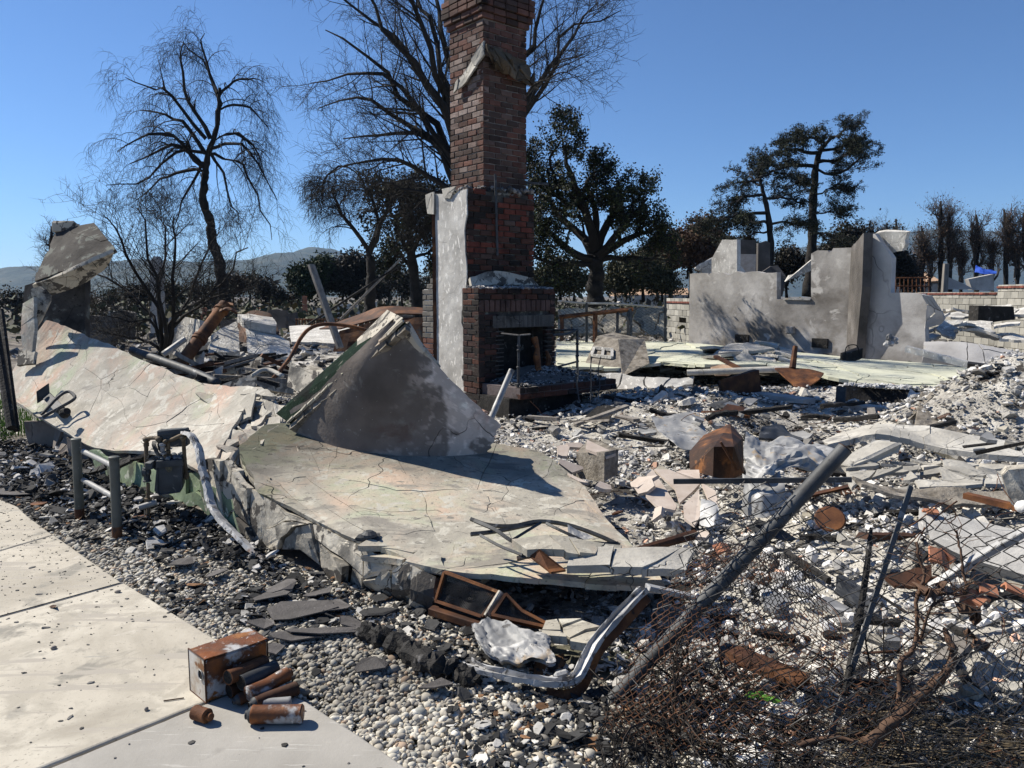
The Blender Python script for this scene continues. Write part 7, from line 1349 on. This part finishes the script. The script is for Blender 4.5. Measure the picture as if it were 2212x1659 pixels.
# bare multi-stemmed shrub
sl = [([(350, 760), (340, 690), (290, 640), (230, 600), (190, 580)], .035, .01), ([(352, 760), (345, 680), (300, 590), (260, 520), (230, 470)], .035, .008), ([(355, 760), (355, 690), (330, 600), (320, 520), (300, 450)], .035, .008), ([(358, 760), (370, 680), (370, 600), (385, 520), (380, 460)], .035, .008),
      ([(360, 760), (375, 690), (410, 640), (440, 560), (470, 500)], .035, .008), ([(362, 760), (375, 710), (430, 660), (500, 640), (550, 620)], .035, .008), ([(355, 750), (330, 700), (270, 690), (210, 680)], .03, .008), ([(352, 740), (340, 670), (345, 600), (350, 520), (345, 470)], .03, .008), ([(360, 740), (390, 680), (450, 640), (500, 580), (530, 540)], .03, .008), ([(348, 760), (320, 740), (270, 730), (215, 720)], .03, .008)]
tree('bare_shrub', 'leafless many stemmed burnt shrub behind the leaning pale wall', [(353, 775), (353, 740)], (.08, .05), sl, 11.5,
     [dict(per=14, L=.8, droop=-.1, up=.35, spread=.8, rfac=.42, m=5, t0=.25, rmin=.0045), dict(per=9, L=.42, droop=-.1, up=.2, spread=.9, rfac=.45, m=4, rmin=.003), dict(per=4, L=.22, droop=0, up=.2, spread=.9, rfac=.55, m=3, rmin=.0025)], seed=3, yj=.9, cat='shrub')
# big bare tree behind the chimney
bl = [([(985, 410), (960, 330), (900, 290), (820, 290), (740, 300)], .09, .015), ([(985, 420), (930, 380), (860, 350), (780, 350), (720, 370)], .08, .012), ([(985, 360), (930, 270), (870, 200), (790, 130), (700, 60)], .10, .015), ([(985, 330), (950, 230), (900, 140), (840, 60), (790, -40)], .10, .02), ([(985, 300), (960, 200), (930, 100), (880, 0), (850, -90)], .10, .02),
      ([(990, 280), (985, 180), (965, 80), (940, -20), (920, -120)], .10, .02), ([(985, 370), (920, 300), (850, 240), (770, 220), (690, 230)], .09, .012), ([(1060, 330), (1130, 220), (1180, 150), (1230, 80), (1290, 0)], .09, .012), ([(1060, 330), (1140, 240), (1200, 130), (1240, 60), (1330, 20)], .08, .01), ([(1050, 300), (1120, 150), (1170, 60), (1200, -60)], .09, .015), ([(985, 350), (900, 220), (830, 170), (740, 160), (670, 180)], .08, .012), ([(985, 300), (910, 150), (850, 90), (760, 20), (690, -20)], .08, .012), ([(1070, 350), (1150, 190), (1180, 175), (1230, 150)], .05, .01), ([(985, 420), (900, 410), (840, 400), (780, 385)], .05, .01), ([(990, 250), (930, 50), (900, -60)], .08, .02)]
tree('great_bare_tree', 'great bare tree with long rising limbs directly behind the brick chimney', [(1010, 690), (1005, 560), (1000, 460), (1010, 360), (1030, 260)], (.28, .14), bl, 17,
     [dict(per=14, L=1.6, droop=-.1, up=.25, spread=.7, rfac=.38, m=6, t0=.12, rmin=.008), dict(per=9, L=.8, droop=.0, up=.12, spread=.8, rfac=.42, m=5, rmin=.005), dict(per=4, L=.36, droop=0, up=.1, spread=.9, rfac=.5, m=3, rmin=.004)], seed=4, yj=1.6)
# small weeping tree
ml = [([(800, 560), (780, 520), (740, 460), (720, 420), (730, 385)], .07, .02), ([(800, 550), (815, 490), (800, 420), (780, 385)], .07, .02), ([(800, 540), (830, 470), (850, 430), (880, 400)], .07, .02), ([(780, 385), (740, 360), (705, 385), (700, 430)], .04, .01), ([(725, 400), (705, 390), (695, 420), (700, 460)], .04, .01), ([(850, 430), (880, 410), (910, 430), (920, 480)], .04, .01), ([(815, 480), (860, 460), (890, 480), (900, 540)], .04, .01)]
tree('weeping_burnt_tree', 'small weeping burnt tree with forked trunk left of the chimney', [(798, 690), (800, 640), (803, 600), (800, 555)], (.17, .10), ml, 20,
     [dict(per=18, L=.9, droop=1.2, up=.35, spread=.9, rfac=.45, m=6, t0=.3, rmin=.006), dict(per=11, L=.55, droop=1.4, up=.0, spread=.8, rfac=.45, m=4, rmin=.005), dict(per=4, L=.35, droop=1, up=.0, spread=.8, rfac=.5, m=3, rmin=.004)], seed=5, yj=.8)
DKL = np.array([[.018, .022, .014], [.03, .036, .02], [.012, .013, .011], [.045, .055, .025]])
tree('dark_pepper_tree', 'dark drooping scorched tree close behind the chimney left side', [(905, 700), (900, 640), (890, 560), (880, 480)], (.2, .1), [([(890, 560), (850, 470), (845, 420)], .08, .02), ([(885, 500), (890, 440), (900, 405)], .08, .02), ([(890, 560), (920, 480), (940, 430)], .08, .02), ([(890, 580), (850, 530), (835, 500)], .06, .02), ([(890, 560), (930, 540), (950, 520)], .06, .02), ([(880, 490), (865, 430), (870, 395)], .06, .02)], 23,
     [dict(per=10, L=1.2, droop=1.2, up=.3, spread=.9, rfac=.5, m=6), dict(per=7, L=.8, droop=1.4, up=.0, spread=.7, rfac=.4, m=5)], [(16000, .06, DKL, .10)], seed=6, yj=1.2)
# oak
ol = [([(1285, 560), (1250, 500), (1200, 440), (1180, 370)], .16, .03), ([(1285, 540), (1265, 450), (1230, 370), (1215, 310)], .16, .03), ([(1290, 540), (1320, 470), (1340, 420), (1330, 390)], .14, .03), ([(1290, 560), (1350, 520), (1390, 500), (1420, 490)], .13, .03), ([(1290, 550), (1330, 500), (1380, 450), (1400, 430)], .12, .03), ([(1280, 560), (1230, 540), (1180, 500), (1155, 470)], .13, .03), ([(1285, 520), (1280, 430), (1270, 390), (1290, 370)], .12, .03), ([(1280, 570), (1220, 570), (1170, 560), (1150, 540)], .1, .03), ([(1230, 450), (1180, 400), (1155, 350)], .08, .02), ([(1300, 560), (1360, 560), (1410, 560), (1430, 540)], .1, .02), ([(1200, 400), (1190, 340), (1220, 300)], .07, .02), ([(1270, 480), (1220, 460), (1170, 420)], .07, .02)]
OKL = np.array([[.018, .024, .013], [.03, .038, .018], [.012, .014, .010], [.05, .065, .022], [.085, .11, .03]])
tree('live_oak', 'broad dark live oak with a thick forked trunk right of the chimney', [(1288, 660), (1285, 620), (1290, 590), (1285, 560)], (.27, .20), ol, 22.5,
     [dict(per=9, L=1.15, droop=.1, up=.2, spread=.9, rfac=.45, m=5, t0=.22), dict(per=5, L=.55, droop=.1, up=.1, spread=.9, rfac=.45, m=4), dict(per=4, L=.25, droop=.1, up=.1, spread=.9, rfac=.5, m=3)], [(42000, .045, OKL*.5, .07)], seed=7, yj=1.6)
# cedars
CDL = np.array([[.018, .028, .014], [.03, .042, .02], [.012, .016, .010], [.045, .055, .022]])
def cedar(trunk, tr, limbs, Y, lab, seed, n):
    return tree('cedar', lab, trunk, tr, limbs, Y, [dict(per=13, L=1.75, droop=.25, up=.10, spread=.8, rfac=.4, m=5, t0=.12, flat=.12, rmin=.014, fwd=.9), dict(per=10, L=.6, droop=.3, up=.03, spread=.8, rfac=.5, m=4, flat=.25, rmin=.012, fwd=.9), dict(per=3, L=.26, droop=.8, up=.0, spread=.9, rfac=.6, m=3, rmin=.01)], [(n*3, .045, CDL*.7, .05)], seed=seed, yj=2.2)
cedar([(1745, 640), (1752, 560), (1756, 480), (1758, 400), (1765, 350), (1775, 320), (1800, 295)], (.33, .08), [([(1765, 350), (1800, 345), (1835, 330), (1858, 300)], .13, .02), ([(1765, 365), (1810, 375), (1850, 345), (1860, 310)], .12, .02), ([(1770, 330), (1730, 320), (1690, 325), (1665, 340)], .12, .02), ([(1775, 310), (1745, 295), (1710, 300)], .1, .02), ([(1790, 300), (1815, 290), (1825, 270)], .08, .02), ([(1762, 360), (1720, 355), (1680, 365), (1650, 355)], .12, .02), ([(1758, 400), (1730, 395), (1700, 400)], .08, .02), ([(1758, 420), (1790, 410), (1820, 400)], .06, .01), ([(1756, 500), (1800, 510), (1830, 560)], .08, .02), ([(1756, 460), (1790, 460), (1810, 450)], .06, .01), ([(1775, 325), (1820, 315), (1850, 310)], .1, .02), ([(1780, 310), (1760, 290), (1750, 300)], .07, .02)], 44, 'tall wind shaped cedar with flat layered limbs above the house shell', 8, 16000)
cedar([(1660, 640), (1665, 540), (1660, 470), (1650, 420), (1640, 385)], (.22, .07), [([(1650, 420), (1610, 420), (1590, 440), (1580, 470)], .1, .02), ([(1645, 390), (1610, 395), (1590, 420)], .1, .02), ([(1655, 460), (1600, 460), (1560, 470), (1545, 480)], .1, .02), ([(1660, 480), (1610, 480), (1570, 500)], .09, .02), ([(1640, 385), (1670, 370), (1700, 380)], .08, .02), ([(1650, 430), (1700, 430), (1730, 440)], .09, .02), ([(1655, 480), (1700, 480), (1735, 490)], .09, .02), ([(1640, 400), (1620, 380), (1630, 365)], .06, .02), ([(1660, 500), (1620, 510), (1600, 520)], .06, .02)], 40, 'shorter drooping cedar leaning left beside the tall cedar', 9, 12000)

# trees and thickets farther off
BR = np.array([[.10, .055, .03], [.07, .04, .025], [.13, .075, .04]]); GRN = np.array([[.03, .045, .018], [.045, .065, .025], [.02, .028, .014]]); OLV = np.array([[.06, .06, .03], [.045, .045, .025], [.08, .075, .035]]); BLK = np.array([[.02, .02, .016], [.03, .028, .02], [.035, .03, .025]])
def bg(name, lab, x, yt, w_, Y, leafc, nl, seed, ls=.3, yb=645, spread=.3, twig=TW*1.4, up=.35, droop=0, nlimb=9, group='burnt trees beyond the ruins', asp=1.0):
    g = np.random.default_rng(seed); h = yb-yt; limbs = []
    for k in range(nlimb):
        f = g.uniform(.25, .8); x0 = x+g.normal()*2; y0 = yb-h*f; a = g.uniform(-1, 1); x1 = x+a*w_/2*g.uniform(.7, 1.0); y1 = yt+abs(a)**1.5*h*.45+g.uniform(0, .3)*h; y1 = min(y1, y0-h*.03); y1 += g.uniform(-.06, .12)*h; limbs.append(([(x0, y0), ((x0+x1)/2+g.normal()*3, (y0+y1)/2-h*.02), (x1, y1)], .06*Y/40, .015*Y/40))
    S_ = h/FPX*Y
    tree(name, lab, [(x, yb+8), (x+g.normal()*2, yb-h*.3), (x+g.normal()*3, yb-h*.65), (x+g.normal()*3, yt+h*.06)], (.022*S_+.04, .01*S_), limbs, Y, [dict(per=9, L=S_*.20, droop=droop, up=up, spread=.8, rfac=.4, m=4, t0=.15, rmin=.006*Y/30), dict(per=8, L=S_*.10, droop=droop, up=up*.5, spread=.9, rfac=.6, m=3, rmin=.005*Y/30)], [(int(nl*2.2), ls*.5, leafc, spread*.8)] if nl else None, twig=twig, seed=seed, yj=w_/FPX*Y*.3, group=group)
bt = 'bare_tree'
L1 = 'bare grey brown tree standing beyond the pale block wall'; L2 = 'rusty brown leaved scorched tree behind the house shell'; L3_ = 'dark scorched tree beyond the ruins on the left'; L4 = 'pale leafless tree top poking above the house shell'
for i, (x, yt, w_) in enumerate(((1992, 478, 40), (2032, 420, 62), (2052, 450, 40), (2110, 452, 66), (2175, 440, 60), (2215, 448, 66), (2078, 515, 60), (2145, 505, 50), (1960, 545, 60), (2010, 535, 50), (2195, 500, 60))): bg(bt, L1, x, yt, w_, 55, BR*.9, 420, 40+i, .13, spread=.3, nlimb=15, up=1.1, droop=-.3, twig=TW*2.6+A3(.02,.012,.006), group='bare trees beyond the block wall')
for i, (x, yt, w_) in enumerate(((1450, 500, 80), (1490, 485, 80), (1530, 470, 80), (1560, 520, 80), (1420, 540, 60))): bg('scorched_tree', L2, x, yt, w_, 52, BR, 3200, 60+i, .24, spread=.4, group='brown trees behind the house shell')
for i, (x, yt) in enumerate(((1882, 465), (1912, 470), (1940, 462), (1898, 480))): bg(bt, L4, x, yt, 30, 70, BR, 0, 70+i, nlimb=8, twig=TW*3.5, group='pale tree tops above the house shell')
for i, (x, yt, w_) in enumerate(((1850, 480, 60), (1900, 500, 80), (1820, 500, 70), (1700, 540, 80), (1780, 540, 90), (1950, 560, 90), (1620, 530, 80))): bg('dark_tree', 'dark scrubby scorched tree in the thicket above the house shell', x, yt, w_, 48, BLK, 2600, 80+i, .22, spread=.35, group='dark trees above the house shell')
for i, (x, yt, w_) in enumerate(((1350, 560, 110), (1390, 540, 90), (1210, 560, 90), (1240, 590, 90), (1330, 590, 90), (1170, 590, 70), (1430, 590, 90))): bg('olive_scrub_tree', 'olive brown scrub tree low behind the live oak', x, yt, w_, 40, OLV, 2600, 90+i, .18, spread=.3, group='scrub trees behind the live oak')
for i, (x, yt, w_, c) in enumerate(((700, 558, 70, 1), (655, 580, 60, 1), (740, 575, 70, 0), (770, 545, 80, 0), (780, 600, 90, 0), (670, 610, 70, 1))): bg('pine_tree' if c else 'dark_conifer', 'green bushy pine at the foot of the hill left of the weeping tree' if c else 'dark conifer just behind the weeping tree', x, yt, w_, 60, GRN if c else BLK, 4200, 100+i, .28, spread=.4, nlimb=12, group='green pines below the hill' if c else 'dark conifers behind the weeping tree')
for i, (x, yt, w_) in enumerate(((20, 648, 60), (64, 655, 50), (-30, 640, 70), (505, 598, 40), (540, 590, 34), (572, 604, 30), (470, 618, 50), (600, 630, 40), (630, 634, 36), (240, 636, 60), (300, 622, 60), (370, 628, 60), (420, 616, 50), (180, 640, 50), (840, 560, 90), (870, 590, 90), (930, 560, 80), (820, 610, 80))): bg('dark_thicket_tree', L3_, x, yt+(i*37%11-5)*1.6, w_, 50+i%5*4, [BLK, OLV*.55, BLK, BR*.5, GRN*.7][i%5], 700+i%4*300, 120+i, .2, yb=662, spread=.4, group='dark trees beyond the ruins on the left')
bg('bare_tree', 'thin bare tree top showing behind the folded plaster cap', 110, 478, 110, 14, BR, 0, 160, yb=700, nlimb=14, twig=TW*1.6, group=None)
# palm
t = thing('palm_tree', PY(593, 650, 120), 'tiny fan palm silhouette at the foot of the hill', 'palm'); mb = MB(); tube(mb, [PY(593, 650, 120), PY(594, 612, 120)], [.3, .22], 6); mb.build('trunk', 'bark', t); mb = MB(); c = PY(594, 611, 120); P_ = []
for k in range(26): a = k*2.4; d = A3(math.cos(a), math.sin(a), R.uniform(-.5, .9)); P_.append([c, c+d*.5, c+d*1.0+A3(0, 0, -.25)])
tubes_batch(mb, np.array(P_), np.tile([.05, .10, .02], (26, 1)), 3, TW); mb.build('crown', 'twig', t)
# masts on the hill
for (x, y0, y1) in ((679, 539, 528), (687, 538, 524), (699, 538, 527), (707, 540, 524), (595, 556, 544), (641, 548, 543)):
    mb = MB(); tube(mb, [PY(x, y0, 3290), PY(x, y1, 3290)], [1.2, .5], 4); tag(mb.build('radio_mast', 'steel_dark'), 'thin radio mast on the distant ridge', 'mast', 'radio masts on the ridge')

# small ruins in the distance
def ruin(x, y0, y1, w_, Y, m, name, lab, grp): 
    mb = MB(); a = PY(x, y0, Y); b = PY(x, y1, Y); h = b[2]-a[2]; wd = w_/FPX*Y; S = Surf([[b-A3(wd/2, 0, 0), b+A3(0, 0, .05*h*R.normal()), b+A3(wd/2, 0, -.06*h)], [a-A3(wd/2, 0, 0), a, a+A3(wd/2, 0, 0)]], noise=.05); shatter(mb, S, 3, wd*.5, .005, .0, .0, seed=int(x), jag=.1, flip=-1); tag(mb.build(name, m), lab, 'ruin', grp)
for (x, y0, y1, w_) in ((658, 690, 637, 10), (440, 690, 664, 12), (555, 690, 664, 14)): ruin(x, y0, y1, w_, 45, 'terracotta', 'distant_chimney', 'small distant brick chimney among the burnt trees on the left', 'distant brick chimneys')
for (x, y0, y1, w_) in ((692, 692, 663, 14), (735, 700, 656, 12), (755, 700, 657, 12), (772, 690, 656, 8), (810, 690, 650, 10), (240, 730, 670, 14), (700, 700, 672, 10)): ruin(x, y0, y1, w_, 38, 'white_wall', 'distant_wall_stub', 'small distant white wall stub among the burnt trees on the left', 'distant white wall stubs')
for (x, y0, y1, w_, Y) in ((598, 712, 668, 40, 22), (628, 705, 672, 26, 24), (500, 715, 690, 46, 20), (210, 745, 680, 60, 25), (262, 735, 672, 44, 26), (860, 705, 680, 60, 22)): ruin(x, y0, y1, w_, Y, 'stucco_soot', 'burnt_wall_remnant', 'dark burnt wall remnant standing in the ruins behind the leaning wall', 'burnt wall remnants')
ruin(338, 720, 560, 26, 24, 'stucco', 'slender_wall_stack', 'slender grey chimney stack seen through the bare shrub', None)
mb = MB(); tube(mb, [PY(1370-580, 703, 20), PY(1220-580, 703, 20)], .03, 4)
t = thing('yard_fence', PY(740, 712, 22), 'low dark picket fence behind the pale roofing', 'fence')
for k in range(26): mb = MB(); tube(mb, [PY(640+k*6.5, 712, 22), PY(640+k*6.5, 688, 22)], .02, 4); mb.build('picket', 'rust_dark' if k % 5 else 'rust', t)
mb = MB(); tube(mb, [PY(638, 690, 22), PY(806, 690, 22)], .025, 4); mb.build('rail', 'rust_dark', t)
for (a, b) in (((735, 690), (865, 560)), ((628, 725), (860, 575))): mb = MB(); tube(mb, [PY(*a, 19), PY(*b, 19)], .03, 5); tag(mb.build('slanting_pole', 'wood_grey' if a[0] > 700 else 'char'), ('pale' if a[0] > 700 else 'black')+' slanting wire pole crossing before the weeping tree', 'pole')
mb = MB(); q = R.random((2600, 2)); xx = -14+q[:, 0]*34; yy = 15+q[:, 1]*26; s_ = R.uniform(.06, .28, 2600); chips(mb, np.c_[xx, yy, .0+.1*R.random(2600)], s_, s_*.3, .5, R.choice([.04, .1, .3, .55], 2600)[:, None]*A3(1, .96, .9), R); tag(mb.build('far_debris', 'chip'), 'scattered debris over the burnt lots behind the chimney', 'debris', kind='stuff')
mb = MB(); q = R.random((9000, 2)); xx = -30+q[:, 0]*80; yy = 26+q[:, 1]*45; leaves(mb, np.stack([np.c_[xx, yy, np.zeros(9000)], np.c_[xx, yy, .5+.5*R.random(9000)]], 1), 26000, .22, np.array([[.05, .06, .03], [.03, .03, .025], [.09, .08, .04]]), 5, .35); tag(mb.build('brush', 'leaf'), 'low scrubby brush over the burnt lots far behind', 'brush', kind='stuff')
# grass patch at the far left
mb = MB(); q = R.random((3000, 2)); xx = -8.2+q[:, 0]*2.6; yy = 8.3+q[:, 1]*3.5; P_ = np.stack([np.c_[xx, yy, np.zeros(3000)], np.c_[xx+R.normal(0, .03, 3000), yy, .08+.12*R.random(3000)]], 1); tubes_batch(mb, P_, np.tile([.006, .001], (3000, 1)), 3, A3(.10, .20, .03)); tag(mb.build('grass', 'leaf'), 'green grass growing behind the burnt fence posts', 'grass', kind='stuff')

# ================================================================== HAZE
hz = MB(); box(hz, (0, 3400, 209), (12400, 7400, 422)); o = hz.build('haze', 'chip'); tag(o, kind='stuff')
hm = bpy.data.materials.new('haze_air'); hm.use_nodes = True; hn = hm.node_tree; hn.nodes.clear(); ho = hn.nodes.new('ShaderNodeOutputMaterial'); pv = hn.nodes.new('ShaderNodeVolumePrincipled')
pv.inputs['Color'].default_value = (.42, .66, 1.0, 1); pv.inputs['Density'].default_value = .000085; pv.inputs['Anisotropy'].default_value = .2; hn.links.new(pv.outputs[0], ho.inputs['Volume'])
o.data.materials[0] = hm
for o in bpy.data.objects:
    if '_o' in o: del o['_o']
